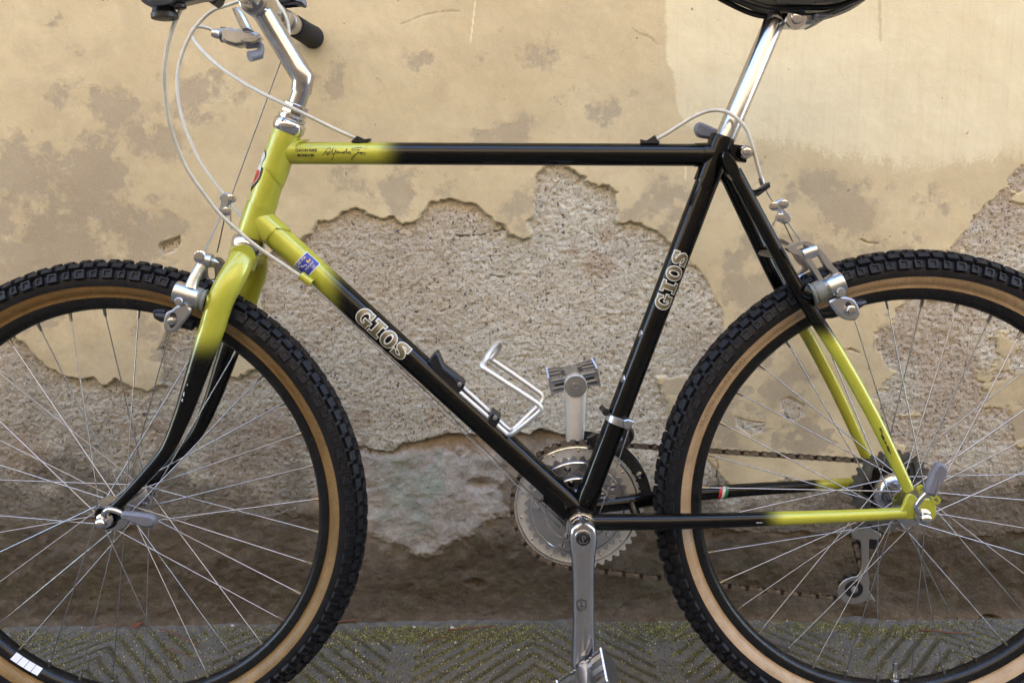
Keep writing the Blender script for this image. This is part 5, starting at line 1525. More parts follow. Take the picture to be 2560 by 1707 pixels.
# ------------------------------------------------------------------ pedals
def pedal(o, out, tilt, mm):
    """cage pedal: X fore-aft, Y outward, Z up"""
    ct, st_ = math.cos(tilt), math.sin(tilt)
    ex = np.array([ct, 0, st_]); ey = np.array([0, out, 0.0]); ez = np.array([-st_, 0, ct])
    o = np.array(o)
    def T(x, y, z): return o + ex * x + ey * y + ez * z
    b = MB()
    b.lathe(o, ey, [(0, 0.0085), (0.004, 0.0085), (0.0045, 0.0065), (0.012, 0.0065), (0.013, 0.0120), (0.020, 0.0135), (0.030, 0.0125), (0.07, 0.0105), (0.084, 0.012), (0.090, 0.010)], 28)
    pd = b.build("pedal", mm, bike)
    b = MB()
    for yy in (0.022, 0.078):
        b.box(T(0, yy, 0), ex * 0.034, ey * 0.0055, ez * 0.0085)
    b.box(T(0, 0.05, 0), ex * 0.010, ey * 0.030, ez * 0.0095)
    b.build("pedal_body", mm, pd, smooth=False)
    for s in (-1, 1):
        b = MB()
        # toothed plate along y
        n = 27
        up_, dn = [], []
        for k in range(n):
            y = 0.012 + 0.078 * k / (n - 1)
            h = 0.0125 + (0.0028 if k % 2 else 0.0)
            up_.append((y, h)); dn.append((y, -h))
        V, F = [], []
        for xx in (s * 0.0345, s * 0.0368):
            for (y, h) in up_: V.append(T(xx, y, h))
            for (y, h) in dn: V.append(T(xx, y, h))
        for k in range(n - 1):
            F.append((k, k + 1, n + k + 1, n + k)); F.append((2 * n + k, 3 * n + k, 3 * n + k + 1, 2 * n + k + 1))
            F.append((k, 2 * n + k, 2 * n + k + 1, k + 1)); F.append((n + k, n + k + 1, 3 * n + k + 1, 3 * n + k))
        F.append((0, n, 3 * n, 2 * n)); F.append((n - 1, 3 * n - 1, 4 * n - 1, 2 * n - 1))
        b.add(V, F)
        # folded tabs reaching in to the body
        for yy in (0.022, 0.050, 0.078):
            for zz in (-0.0095, 0.0095):
                b.box(T(s * 0.026, yy, zz), ex * 0.0095, ey * 0.006, ez * 0.0009)
        b.build("cage_plate", mm, pd, smooth=False)
    for yy, sg in ((0.0125, -1), (0.0895, 1)):
        b = MB()
        n = 26; V, F = [], []
        for k in range(n + 1):
            x = -0.0345 + 0.069 * k / n
            h = 0.0112 + 0.0026 * (k % 2) - 0.0035 * math.exp(-(x / 0.016) ** 2)
            for (dy, zz) in ((-0.001, h), (0.001, h), (0.001, -h), (-0.001, -h)):
                V.append(T(x, yy + dy, zz))
        for k in range(n):
            for j in range(4):
                F.append((k * 4 + j, k * 4 + (j + 1) % 4, (k + 1) * 4 + (j + 1) % 4, (k + 1) * 4 + j))
        F.append((0, 1, 2, 3)); F.append((n * 4 + 3, n * 4 + 2, n * 4 + 1, n * 4))
        b.add(V, F)
        b.build("cage_end", mm, pd, smooth=False)
        b = MB()      # pressed ledges that catch the sky
        for zz in (-0.0062, 0.0062):
            for sx in (-1, 1):
                b.box(T(sx * 0.0215, yy + sg * 0.0028, zz), ex * 0.0115, ey * 0.0022, ez * 0.0020 + ey * sg * 0.0012)
        b.box(T(0, yy + sg * 0.0020, 0.0045), ex * 0.009, ey * 0.0016, ez * 0.0045)
        b.build("cage_ledge", mm, pd, smooth=False)
        b = MB()  # dark strips stand in for the shade inside the cage slots
        for sx in (-1, 1):
            b.box(T(sx * 0.0215, yy + sg * 0.0012, 0.0), ex * 0.0080, ey * 0.0004, ez * 0.0016)
        b.build("cage_slot_shade", M_BLACKSTEEL, pd, smooth=False)
    return pd
pedal((BB[0], -0.088, BB[2] - 0.170), -1, math.radians(38), M_SATIN)
pedal((BB[0], 0.088, BB[2] + 0.170), 1, math.radians(11), M_SATIN)

# ------------------------------------------------------------------ cassette, derailleurs, chain
cas = None
b = MB()
b.lathe((0, 0.0225, 0.335), (0, 1, 0), [(0, 0.018), (0.035, 0.016)], 28)
cas = b.build("cassette", M_GREYMETAL, bike)
for i, T_ in enumerate((28, 24, 21, 18, 16, 14, 12)):
    R = T_ * 0.0127 / (2 * math.pi)
    y0 = 0.0250 + i * 0.0046
    n = T_ * 4
    out, inn = [], []
    for k in range(n):
        a = 2 * math.pi * k / n
        r = R + (0.0026 if k % 4 in (1, 2) else -0.0026)
        out.append((r * math.cos(a), 0.335 + r * math.sin(a)))
        ri = max(0.017, R * (0.79 if i < 3 else 0.62) + (0.005 * math.cos(6 * a) if i < 3 else 0))
        inn.append((ri * math.cos(a), 0.335 + ri * math.sin(a)))
    b = MB(); b.ringplate(out, inn, y0, y0 + 0.0019)
    b.build("sprocket", M_SPROCKET if i < 3 else M_CHAIN, cas, angle=30)
# rear derailleur
b = MB()
b.prism(smooth_poly([(-0.0441, 0.2668), (-0.0381, 0.2734), (-0.0237, 0.2761), (-0.0087, 0.2683), (-0.0012, 0.2625), (-0.0081, 0.2559), (-0.0182, 0.257), (-0.0185, 0.2455), (-0.0177, 0.2224), (-0.0181, 0.2069), (-0.0149, 0.1914), (-0.0153, 0.1797), (-0.0053, 0.163), (-0.0146, 0.1657), (-0.0272, 0.1603), (-0.0438, 0.1595), (-0.0571, 0.1684), (-0.0604, 0.1821), (-0.0527, 0.1947), (-0.0401, 0.2004), (-0.0329, 0.2023), (-0.028, 0.2148), (-0.0295, 0.2379), (-0.0317, 0.2542), (-0.0419, 0.2582)], 3), 0.0440, 0.0462, bev=0.0006)
rd = b.build("rear_derailleur", M_DULL, bike)
b = MB()
b.prism(smooth_poly([(-0.0355, 0.2628), (-0.0284, 0.2685), (-0.0116, 0.2626), (-0.004, 0.2567), (-0.0139, 0.253), (-0.0131, 0.2181), (-0.0129, 0.1947), (-0.0129, 0.1771), (-0.0232, 0.1594), (-0.0399, 0.1586), (-0.0515, 0.1696), (-0.0504, 0.1872), (-0.0359, 0.194), (-0.0256, 0.2104), (-0.0258, 0.2338), (-0.0275, 0.2502)], 3), 0.0540, 0.0556, bev=0.0005)
b.build("outer_cage", M_BLACKSTEEL, rd)
jx, jz = (-0.0375, 0.1823)
def pulley(x, z, y, r, teeth):
    b = MB(); n = teeth * 4
    out = [(x + (r + (0.002 if k % 4 in (1, 2) else -0.0015)) * math.cos(2 * math.pi * k / n), z + (r + (0.002 if k % 4 in (1, 2) else -0.0015)) * math.sin(2 * math.pi * k / n)) for k in range(n)]
    inn = [(x + 0.005 * math.cos(2 * math.pi * k / n), z + 0.005 * math.sin(2 * math.pi * k / n)) for k in range(n)]
    b.ringplate(out, inn, y - 0.003, y + 0.003)
    return b.build("jockey_wheel", M_PLASTIC, rd, angle=30)
pulley(jx, jz, 0.0500, 0.0195, 10)
ux, uz = (-0.0208, 0.2589)
pulley(ux, uz, 0.0500, 0.0195, 10)
b = MB()
b.lathe((jx, 0.0425, jz), (0, 1, 0), [(0, 0.0128), (0.0012, 0.0132), (0.0018, 0.0110)], 28)
b.build("pulley_recess", M_PLASTIC, rd)
b = MB()
b.lathe((jx, 0.0405, jz), (0, 1, 0), [(0, 0.003), (0.0008, 0.0052), (0.003, 0.0054)], 18)
b.build("pulley_bolt", M_SATIN, rd)
b = MB()
b.tube([(ux, 0.052, uz), (ux + 0.01, 0.070, uz + 0.012), (0.010, 0.080, 0.312), (0.004, 0.074, 0.322)], [0.012, 0.012, 0.011, 0.010], 16, smooth=5)
b.build("derailleur_body", M_BLACKSTEEL, rd)
# chain
def arc(cx, cz, r, a0, a1, y, n):
    return [(cx + r * math.cos(a0 + (a1 - a0) * i / n), y, cz + r * math.sin(a0 + (a1 - a0) * i / n)) for i in range(n + 1)]
R1, R2 = 0.0930, 18 * 0.0127 / (2 * math.pi)
y1c, y2c = 0.0470, 0.0398
dx, dz = -BB[0], 0.335 - BB[2]
base_a = math.atan2(dz, dx); dist = math.hypot(dx, dz)
al = base_a + math.acos((R1 - R2) / dist)
path = arc(BB[0], BB[2], R1, al, math.radians(262), y1c, 40)
path += [(jx - 0.006, 0.0500, jz - 0.0190)]
path += arc(jx, jz, 0.0195, math.radians(275), math.radians(400), 0.0500, 8)
path += arc(ux, uz, 0.0195, math.radians(215), math.radians(120), 0.0500, 6)
path += arc(0, 0.335, R2, math.radians(-60), al, y2c, 24)
path.append(path[0])
P = np.array(path); seg = np.linalg.norm(np.diff(P, axis=0), axis=1); cum = np.concatenate([[0], np.cumsum(seg)])
nlink = int(round(cum[-1] / 0.0127)); nlink -= nlink % 2
pitch = cum[-1] / nlink
pins = [np.array([np.interp(i * pitch, cum, P[:, j]) for j in range(3)]) for i in range(nlink + 1)]
def link_mesh(name, half_w, thick, rad):
    b = MB()
    prof = []
    for a in np.linspace(math.pi / 2 + 0.5, 3 * math.pi / 2 - 0.5, 7): prof.append((-0.00635 + rad * math.cos(a), rad * math.sin(a)))
    prof.append((0, -rad * 0.62))
    for a in np.linspace(-math.pi / 2 + 0.5, math.pi / 2 - 0.5, 7): prof.append((0.00635 + rad * math.cos(a), rad * math.sin(a)))
    prof.append((0, rad * 0.62))
    for s in (-1, 1):
        y = s * half_w
        n = len(prof)
        V = [(p[0], y - thick / 2, p[1]) for p in prof] + [(p[0], y + thick / 2, p[1]) for p in prof]
        F = [tuple(range(n)), tuple(reversed(range(n, 2 * n)))] + [(k, n + k, n + (k + 1) % n, (k + 1) % n) for k in range(n)]
        b.add(V, F)
    for s in (-1, 1):
        b.lathe((s * 0.00635, -half_w - thick, 0), (0, 1, 0), [(0, 0.0014), (0.0003, 0.0019), (2 * half_w + 2 * thick, 0.0019)], 8)
    b.lathe((-0.00635, -0.0024, 0), (0, 1, 0), [(0, 0.0036), (0.0048, 0.0036)], 10)
    me = bpy.data.meshes.new(name); me.from_pydata(b.v, [], b.f); me.materials.append(M_CHAIN)
    return me
ME_LO, ME_LI = link_mesh("outer_link", 0.0031, 0.0010, 0.0042), link_mesh("inner_link", 0.0020, 0.0010, 0.0042)
ME_LO.materials.clear(); ME_LO.materials.append(M_CHAIN2)  # outer links paler than the inner ones, for contrast
chain = bpy.data.objects.new("chain", None); COL.objects.link(chain); chain.parent = bike
for i in range(nlink):
    a, c_ = pins[i], pins[i + 1]
    m = (a + c_) / 2; d = (c_ - a) / np.linalg.norm(c_ - a)
    yv = np.array([0, 1.0, 0]); yv = yv - d * (yv @ d); yv /= np.linalg.norm(yv)
    link("chain_link", ME_LO if i % 2 else ME_LI, chain, frame_mat(m, d, yv, np.cross(d, yv)))
# front derailleur
fd_c = np.array((-0.3832, 0.0, 0.447))
b = MB()
b.lathe(fd_c - std * 0.0055, std, [(0, 0.0150), (0.0004, 0.0180), (0.001, 0.0186), (0.010, 0.0186), (0.0106, 0.0180), (0.011, 0.0150)], 36)
fd = b.build("front_derailleur", M_SATIN, bike)
b = MB()
b.lathe((-0.4022, -0.006, 0.4603), (0.3, -1, -0.2), [(-0.012, 0.004), (0, 0.0045), (0.001, 0.0052), (0.004, 0.0050), (0.005, 0.003)], 12)
b.build("clamp_bolt", M_BLACKSTEEL, fd)
b = MB()
b.prism([(-0.379, 0.451), (-0.3736, 0.4525), (-0.365, 0.4492), (-0.3681, 0.4445), (-0.3719, 0.4381), (-0.3774, 0.4397)], -0.021, -0.008, bev=0.001)
b.build("clamp_hinge", M_SATIN, fd)
for (ra, rb_, a0, a1, ya, yb_) in ((0.0925, 0.1070, 8, 82, 0.0385, 0.0400), (0.0905, 0.1080, 6, 84, 0.0545, 0.0560)):
    b = MB()
    out = [(BB[0] + rb_ * math.cos(math.radians(a)), BB[2] + rb_ * math.sin(math.radians(a))) for a in np.linspace(a0, a1, 16)]
    inn = [(BB[0] + ra * math.cos(math.radians(a)), BB[2] + ra * math.sin(math.radians(a))) for a in np.linspace(a1, a0, 16)]
    b.prism(out + inn, ya, yb_, bev=0.0004)
    b.build("cage_plate", M_BLACKSTEEL, fd)
b = MB()
b.tube([(-0.3749, 0.01, 0.4372), (-0.3673, 0.025, 0.4175), (-0.3886, 0.032, 0.3987), (-0.4047, 0.038, 0.4018)], [0.007, 0.009, 0.008, 0.006], 14, smooth=5)
b.build("derailleur_link", M_GREYMETAL, fd)
b = MB()
b.tube([(-0.4172, 0.036, 0.4163), (-0.4094, 0.036, 0.4024), (-0.4049, 0.036, 0.3931)], [0.0075, 0.0095, 0.006], 12)
b.build("cage_nose", M_BLACKSTEEL, fd)
b = MB()
b.lathe((-0.3486, 0.036, 0.3577), (0, 1, 0), [(0, 0.003), (0.0006, 0.0052), (0.004, 0.0052), (0.02, 0.004)], 12)
b.build("cage_screw", M_CHROME, fd)

# ------------------------------------------------------------------ brakes
def ring_arm(outer, inner, y0, y1, mm, name, parent):
    n = 48
    def res(poly):
        q = np.array(smooth_poly(poly, 6) + [smooth_poly(poly, 6)[0]])
        s = np.linalg.norm(np.diff(q, axis=0), axis=1); c_ = np.concatenate([[0], np.cumsum(s)])
        return [(np.interp(c_[-1] * k / n, c_, q[:, 0]), np.interp(c_[-1] * k / n, c_, q[:, 1])) for k in range(n)]
    o, i_ = res(outer), res(inner)
    # align starting points
    j = min(range(n), key=lambda k: math.hypot(i_[k][0] - o[0][0], i_[k][1] - o[0][1])); i_ = i_[j:] + i_[:j]
    b = MB(); b.ringplate(o, i_, y0, y1)
    return b.build(name, mm, parent, angle=60)
# front, near arm
b = MB()
p0, p1 = np.array((-0.9128, -0.052, 0.6202)), np.array((-0.9488, -0.056, 0.6331))
d = p1 - p0; Lb = np.linalg.norm(d)
b.lathe(p0 + d * 0.14, d, [(0, 0.010), (0.0005, 0.0138), (Lb * 0.80, 0.0138), (Lb * 0.84, 0.0132), (Lb * 0.86, 0.0112), (Lb * 0.865, 0.006)], 32)
fbrk = b.build("front_brake", M_SATIN, bike)
b = MB()
b.lathe(p0 - d * 0.02, d, [(0, 0.011), (0.001, 0.0142), (0.0025, 0.0142), (0.003, 0.0128), (0.0055, 0.0128), (0.006, 0.0140), (0.009, 0.0140), (0.0095, 0.0130)], 32)
b.build("spring_housing", M_WASHER, fbrk)
b = MB()
b.tube([p0 + np.array([0.012, 0.004, -0.002]), p0 - d * 0.05], [0.0092, 0.0085], 20)
b.build("brake_boss", M_PAINT, bike, fade=0.0)
b = MB()
b.tube([(-0.9275, -0.056, 0.6362), (-0.9247, -0.054, 0.6456), (-0.9197, -0.05, 0.6568), (-0.9153, -0.046, 0.6652), (-0.9142, -0.044, 0.6699)], [0.0085, 0.0072, 0.0066, 0.0070, 0.0078], 18, smooth=4)
b.build("brake_arm", M_SATIN, fbrk)
b = MB()
b.tube([(-0.9158, -0.046, 0.6719), (-0.9029, -0.046, 0.6691)], [0.0086, 0.0086], 22)
b.tube([(-0.9029, -0.046, 0.6691), (-0.9005, -0.046, 0.6685), (-0.9002, -0.046, 0.6684), (-0.8943, -0.046, 0.6669)], [0.0055, 0.0060, 0.0048, 0.0008], 14)
b.build("straddle_clamp", M_SATIN, fbrk)
b = MB()
b.lathe((-0.9153, -0.056, 0.6745), (0, 1, 0), [(0, 0.0040), (0.0005, 0.0068), (0.004, 0.0072), (0.0045, 0.0085), (0.006, 0.0085), (0.014, 0.006)], 18)
b.build("clamp_bolt", M_CHROME, fbrk)
b = MB()
b.prism(smooth_poly([(-0.9461, 0.614), (-0.9517, 0.6097), (-0.9582, 0.6068), (-0.9619, 0.6001), (-0.9639, 0.5914), (-0.9623, 0.5841), (-0.9562, 0.5811), (-0.9488, 0.5824), (-0.9425, 0.5892), (-0.9373, 0.5949), (-0.931, 0.6017), (-0.9275, 0.6103), (-0.9348, 0.6172)], 3), -0.0625, -0.0545, bev=0.0022)
b.build("pad_carrier", M_SATIN, fbrk)
b = MB()
n = 26
sl = smooth_poly([(-0.9553, 0.5987), (-0.9529, 0.6059), (-0.9485, 0.6068), (-0.9459, 0.6029), (-0.9465, 0.5947), (-0.9513, 0.588), (-0.9551, 0.588)], 3)
b.prism(sl, -0.0632, -0.060, bev=0.0004)  # dark inlay painted as the shaded opening of the slot
b.build("adjuster_slot_shade", M_BLACKSTEEL, fbrk)
b = MB()
b.lathe((-0.9512, -0.07, 0.5966), (0, 1, 0), [(0, 0.0022), (0.0006, 0.0034), (0.003, 0.0036), (0.0032, 0.0052), (0.0055, 0.0055), (0.0085, 0.0058), (0.02, 0.004)], 18)
b.build("pad_bolt", M_CHROME, fbrk)
b = MB()
b.lathe((-0.9395, -0.07, 0.6206), (0, 1, 0), [(0, 0.0022), (0.0002, 0.0046), (0.001, 0.0054), (0.008, 0.0058), (0.014, 0.007)], 18)
b.build("grub_screw", M_SATIN, fbrk)
b = MB()
pd_ = [(-0.9835, -0.03, 0.6), (-0.9708, -0.03, 0.5968), (-0.9534, -0.03, 0.5906), (-0.9379, -0.03, 0.585)]
for i in range(1):
    V = [np.array(p) for p in pd_]
    b.tube(V, [0.0062, 0.0078, 0.0078, 0.0060], 14, smooth=4, ell=1.5)
b.prism(smooth_poly([(-0.9858, 0.6067), (-0.9768, 0.6071), (-0.971, 0.6051), (-0.9719, 0.5936), (-0.978, 0.5912), (-0.9837, 0.5948), (-0.9872, 0.5988)], 3), -0.036, -0.020, bev=0.002)
b.build("brake_pad", M_PLASTIC, fbrk)
ring_arm([(-0.9513, 0.662), (-0.9398, 0.6692), (-0.9272, 0.6686), (-0.9214, 0.6596), (-0.9234, 0.6438), (-0.9309, 0.627), (-0.9434, 0.6292), (-0.9512, 0.6399)],
         [(-0.9449, 0.6556), (-0.94, 0.6572), (-0.9344, 0.6545), (-0.9337, 0.6481), (-0.9344, 0.6413), (-0.9391, 0.6389), (-0.9448, 0.6409), (-0.9462, 0.6483)], 0.048, 0.058, M_GREYMETAL, "brake_arm", fbrk)
b = MB()
q0 = mirror_front(p0); q1 = mirror_front(p1)
b.lathe(q0, q1 - q0, [(0, 0.0138), (Lb * 0.84, 0.0132), (Lb * 0.865, 0.006)], 24)
b.build("far_pivot", M_SATIN, fbrk)
b = MB()
b.tube([mirror_front(p) for p in pd_], [0.0062, 0.0078, 0.0078, 0.0060], 12, smooth=3, ell=1.5)
b.build("brake_pad", M_PLASTIC, fbrk)
b = MB()
b.prism(smooth_poly([(-0.8981, 0.7543), (-0.8915, 0.7549), (-0.886, 0.7504), (-0.8864, 0.7439), (-0.8899, 0.7407), (-0.894, 0.735), (-0.8926, 0.7309), (-0.8941, 0.7252), (-0.9, 0.7244), (-0.9052, 0.7269), (-0.9054, 0.731), (-0.902, 0.74), (-0.9007, 0.7449), (-0.9026, 0.749)], 2), -0.009, 0.003, bev=0.0015)
b.build("straddle_hanger", M_SATIN, fbrk)
for zz in [(-0.8857, -0.012, 0.747), (-0.8927, -0.012, 0.7309)]:
    b = MB(); b.lathe(zz, (0, 1, 0), [(0, 0.003), (0.0006, 0.0055), (0.005, 0.0058), (0.012, 0.004)], 16)
    b.build("hanger_bolt", M_CHROME, fbrk)
# rear, near arm
rbrk = ring_arm([(-0.183, 0.6769), (-0.1778, 0.6804), (-0.1693, 0.6834), (-0.158, 0.6848), (-0.1458, 0.678), (-0.1347, 0.6679), (-0.1255, 0.6558), (-0.1177, 0.6463), (-0.128, 0.637), (-0.1379, 0.6325), (-0.145, 0.6413), (-0.1556, 0.6568), (-0.166, 0.667), (-0.1775, 0.6715)],
                [(-0.171, 0.6767), (-0.1685, 0.6794), (-0.1619, 0.6809), (-0.1531, 0.677), (-0.1455, 0.6727), (-0.1384, 0.6619), (-0.1327, 0.6525), (-0.1244, 0.6451), (-0.1295, 0.6397), (-0.1354, 0.6371), (-0.1419, 0.6473), (-0.1504, 0.6608), (-0.1588, 0.6709), (-0.1663, 0.6743)], -0.058, -0.046, M_SATIN, "rear_brake", bike)
b = MB()
b.tube([(-0.1627, -0.054, 0.6683), (-0.1456, -0.054, 0.6741)], [0.0080, 0.0080], 20)
b.build("straddle_clamp", M_SATIN, rbrk)
b = MB()
p0r, p1r = np.array((-0.1467, -0.052, 0.6184)), np.array((-0.1107, -0.056, 0.6345))
dr = p1r - p0r; Lr = np.linalg.norm(dr)
b.lathe(p0r + dr * 0.32, dr, [(0, 0.0120), (0.0005, 0.0138), (Lr * 0.62, 0.0138), (Lr * 0.68, 0.0130), (Lr * 0.70, 0.010), (Lr * 0.71, 0.004)], 32)
b.build("brake_pivot", M_SATIN, rbrk)
b = MB()
b.lathe(p0r - dr * 0.03, dr, [(0, 0.010), (0.0008, 0.0145), (0.0028, 0.0148), (0.0032, 0.0130), (0.0050, 0.0130), (0.0055, 0.0140), (0.017, 0.0140), (0.0172, 0.0130), (0.0215, 0.0138), (Lr * 0.36, 0.0138)], 32)
b.build("spring_housing", M_WASHER, rbrk)
b = MB()
b.tube([p0r + np.array([-0.010, 0.004, 0.004]), p0r], [0.0095, 0.0098], 20)
b.build("brake_boss", M_PAINT, bike, fade=1.0)
b = MB()
b.prism(smooth_poly([(-0.1292, 0.6116), (-0.1194, 0.6155), (-0.11, 0.616), (-0.0999, 0.6128), (-0.095, 0.6071), (-0.0912, 0.599), (-0.0916, 0.5916), (-0.098, 0.5863), (-0.1074, 0.5868), (-0.1163, 0.5919), (-0.1234, 0.6001), (-0.1283, 0.6062)], 3), -0.0645, -0.0565, bev=0.0022)
b.build("pad_carrier", M_SATIN, rbrk)
b = MB()
b.prism(smooth_poly([(-0.1102, 0.6072), (-0.107, 0.6102), (-0.1033, 0.6077), (-0.1006, 0.601), (-0.0997, 0.5943), (-0.1029, 0.593), (-0.1065, 0.5977)], 3), -0.0652, -0.062, bev=0.0004)  # dark inlay in place of a shaded slot opening
b.build("adjuster_slot_shade", M_BLACKSTEEL, rbrk)
b = MB()
b.lathe((-0.1045, -0.074, 0.5991), (0, 1, 0), [(0, 0.0022), (0.0002, 0.0045), (0.001, 0.0050), (0.005, 0.0052), (0.0055, 0.0066), (0.009, 0.0068), (0.02, 0.004)], 20)
b.build("pad_bolt", M_CHROME, rbrk)
b = MB()
b.lathe((-0.1179, -0.072, 0.6222), (0, 1, 0), [(0, 0.0024), (0.0002, 0.0052), (0.001, 0.0058), (0.010, 0.0062), (0.016, 0.008)], 18)
b.build("grub_screw", M_SATIN, rbrk)
b = MB()
b.tube([(-0.1319, -0.03, 0.5906), (-0.1155, -0.03, 0.5932), (-0.0992, -0.03, 0.5978), (-0.083, -0.03, 0.6032), (-0.0715, -0.03, 0.6062)], [0.0050, 0.0082, 0.0082, 0.0072, 0.0030], 14, smooth=4, ell=1.5)
b.build("brake_pad", M_PLASTIC, rbrk)
b = MB()
b.lathe((p0r[0], -p0r[1], p0r[2]), (dr[0], -dr[1], dr[2]), [(0, 0.0138), (Lr * 0.68, 0.0130), (Lr * 0.71, 0.004)], 24)
b.build("far_pivot", M_SATIN, rbrk)
ring_arm([(x, z) for (x, z) in [(-0.183, 0.6769), (-0.1778, 0.6804), (-0.1693, 0.6834), (-0.158, 0.6848), (-0.1458, 0.678), (-0.1347, 0.6679), (-0.1255, 0.6558), (-0.1177, 0.6463), (-0.128, 0.637), (-0.1379, 0.6325), (-0.145, 0.6413), (-0.1556, 0.6568), (-0.166, 0.667), (-0.1775, 0.6715)]],
         [(x, z) for (x, z) in [(-0.171, 0.6767), (-0.1685, 0.6794), (-0.1619, 0.6809), (-0.1531, 0.677), (-0.1455, 0.6727), (-0.1384, 0.6619), (-0.1327, 0.6525), (-0.1244, 0.6451), (-0.1295, 0.6397), (-0.1354, 0.6371), (-0.1419, 0.6473), (-0.1504, 0.6608), (-0.1588, 0.6709), (-0.1663, 0.6743)]], 0.046, 0.058, M_GREYMETAL, "brake_arm", rbrk)
b = MB()
b.prism(smooth_poly([(-0.1852, 0.7318), (-0.1798, 0.7361), (-0.1743, 0.7381), (-0.1693, 0.733), (-0.1715, 0.7282), (-0.1732, 0.7255), (-0.1675, 0.7207), (-0.1632, 0.7151), (-0.165, 0.7089), (-0.1712, 0.706), (-0.1769, 0.7105), (-0.178, 0.7153), (-0.1754, 0.7194), (-0.1794, 0.7229), (-0.1843, 0.7264)], 2), -0.010, 0.004, bev=0.0015)
b.build("straddle_hanger", M_SATIN, rbrk)
for zz in [(-0.1868, -0.012, 0.7284), (-0.1781, -0.012, 0.714), (-0.1735, -0.012, 0.7309)]:
    b = MB(); b.lathe(zz, (0, 1, 0), [(0, 0.003), (0.0006, 0.0055), (0.005, 0.0058), (0.012, 0.004)], 16)
    b.build("hanger_bolt", M_CHROME, rbrk)

# ------------------------------------------------------------------ cables
def cable(name, pts, r, mm, sm=8, seg=12, parent=None):
    b = MB(); b.tube(pts, r, seg, smooth=sm)
    return b.build(name, mm, parent or bike, angle=80)
HR = 0.00235
cable("cable_housing", [(-0.8797, -0.13, 0.9759), (-0.8893, -0.13, 0.9535), (-0.897, -0.13, 0.9395), (-0.9069, -0.13, 0.9143), (-0.9145, -0.125, 0.8875), (-0.9191, -0.115, 0.8613), (-0.921, -0.105, 0.8337), (-0.9191, -0.095, 0.8113), (-0.9159, -0.085, 0.791), (-0.9093, -0.078, 0.7729), (-0.8962, -0.066, 0.7468), (-0.8855, -0.057, 0.7278), (-0.8675, -0.046, 0.7067), (-0.847, -0.038, 0.6862), (-0.819, -0.026, 0.6629), (-0.7961, -0.018, 0.645)], HR, M_CABLE)
cable("cable_housing", [(-0.8673, 0.05, 1.0077), (-0.899, 0.06, 1.0014), (-0.9186, 0.065, 0.997), (-0.9361, 0.07, 0.9868), (-0.9494, 0.07, 0.9726), (-0.9603, 0.07, 0.9552), (-0.9707, 0.07, 0.9304), (-0.9749, 0.068, 0.9061), (-0.9735, 0.065, 0.8789), (-0.967, 0.06, 0.8514), (-0.9575, 0.055, 0.8266), (-0.945, 0.05, 0.7996), (-0.9291, 0.045, 0.7763), (-0.9109, 0.04, 0.7537), (-0.8856, 0.034, 0.7214), (-0.8472, 0.028, 0.6821), (-0.8009, 0.018, 0.6424)], HR, M_CABLE)
cable("cable_housing", [(-0.9286, 0.1, 0.9743), (-0.9344, 0.1, 0.9786), (-0.9408, 0.097, 0.9812), (-0.9482, 0.09, 0.9814), (-0.9535, 0.083, 0.9774), (-0.9541, 0.076, 0.9698), (-0.9472, 0.067, 0.9576), (-0.9293, 0.053, 0.9388), (-0.9012, 0.035, 0.9157), (-0.8607, 0.008, 0.8907), (-0.8296, -0.012, 0.8737), (-0.7899, -0.02, 0.854), (-0.7542, -0.01, 0.8359), (-0.7246, -0.004, 0.8221)], HR, M_CABLE)
cable("cable_housing", [(-0.8475, 0.08, 1.028), (-0.8375, 0.075, 1.0112), (-0.8261, 0.07, 0.993), (-0.8205, 0.066, 0.9772), (-0.8186, 0.06, 0.9616), (-0.8197, 0.05, 0.9505), (-0.8228, 0.04, 0.9416)], HR, M_CABLE)
cable("cable_housing", [(-0.3381, -0.004, 0.815), (-0.3232, -0.006, 0.8231), (-0.307, -0.01, 0.8331), (-0.2913, -0.016, 0.8421), (-0.2769, -0.02, 0.8474), (-0.2636, -0.022, 0.8482), (-0.2518, -0.024, 0.8451), (-0.2398, -0.026, 0.8366), (-0.2288, -0.026, 0.8237), (-0.2202, -0.022, 0.8044), (-0.2112, -0.014, 0.7836), (-0.2058, -0.01, 0.7699), (-0.2023, -0.007, 0.7615)], HR, M_CABLE)
b = MB(); b.tube([(-0.2043, -0.008, 0.7654), (-0.2008, -0.006, 0.7569)], 0.0034, 14); b.build("cable_ferrule", M_SATIN, bike)
cable("brake_wire", [(-0.8134, 0.0, 0.9223), (-0.8681, -0.002, 0.7964), (-0.888, -0.004, 0.7488)], 0.0009, M_WIRE, 4, 8)
cable("brake_wire", [(-0.8995, -0.006, 0.7279), (-0.9073, -0.03, 0.7003), (-0.9125, -0.048, 0.6778)], 0.0009, M_WIRE, 3, 8)
cable("brake_wire", [(-0.8999, 0.004, 0.7254), (-0.9141, 0.025, 0.699), (-0.9273, 0.045, 0.677)], 0.0009, M_WIRE, 3, 8)
cable("brake_wire", [(-0.8886, -0.006, 0.7431), (-0.8882, -0.01, 0.7349), (-0.8878, -0.01, 0.7235), (-0.8888, -0.008, 0.7087)], 0.0008, M_WIRE, 4, 8)
b = MB(); b.tube([(-0.8888, -0.008, 0.712), (-0.8887, -0.008, 0.7079)], 0.0014, 8); b.build("wire_end_cap", M_SATIN, bike)
cable("brake_wire", [(-0.1964, -0.005, 0.7497), (-0.1855, -0.005, 0.7325)], 0.0009, M_WIRE, 2, 8)
cable("brake_wire", [(-0.1691, -0.008, 0.7104), (-0.1631, -0.03, 0.6923), (-0.157, -0.052, 0.6755)], 0.0009, M_WIRE, 3, 8)
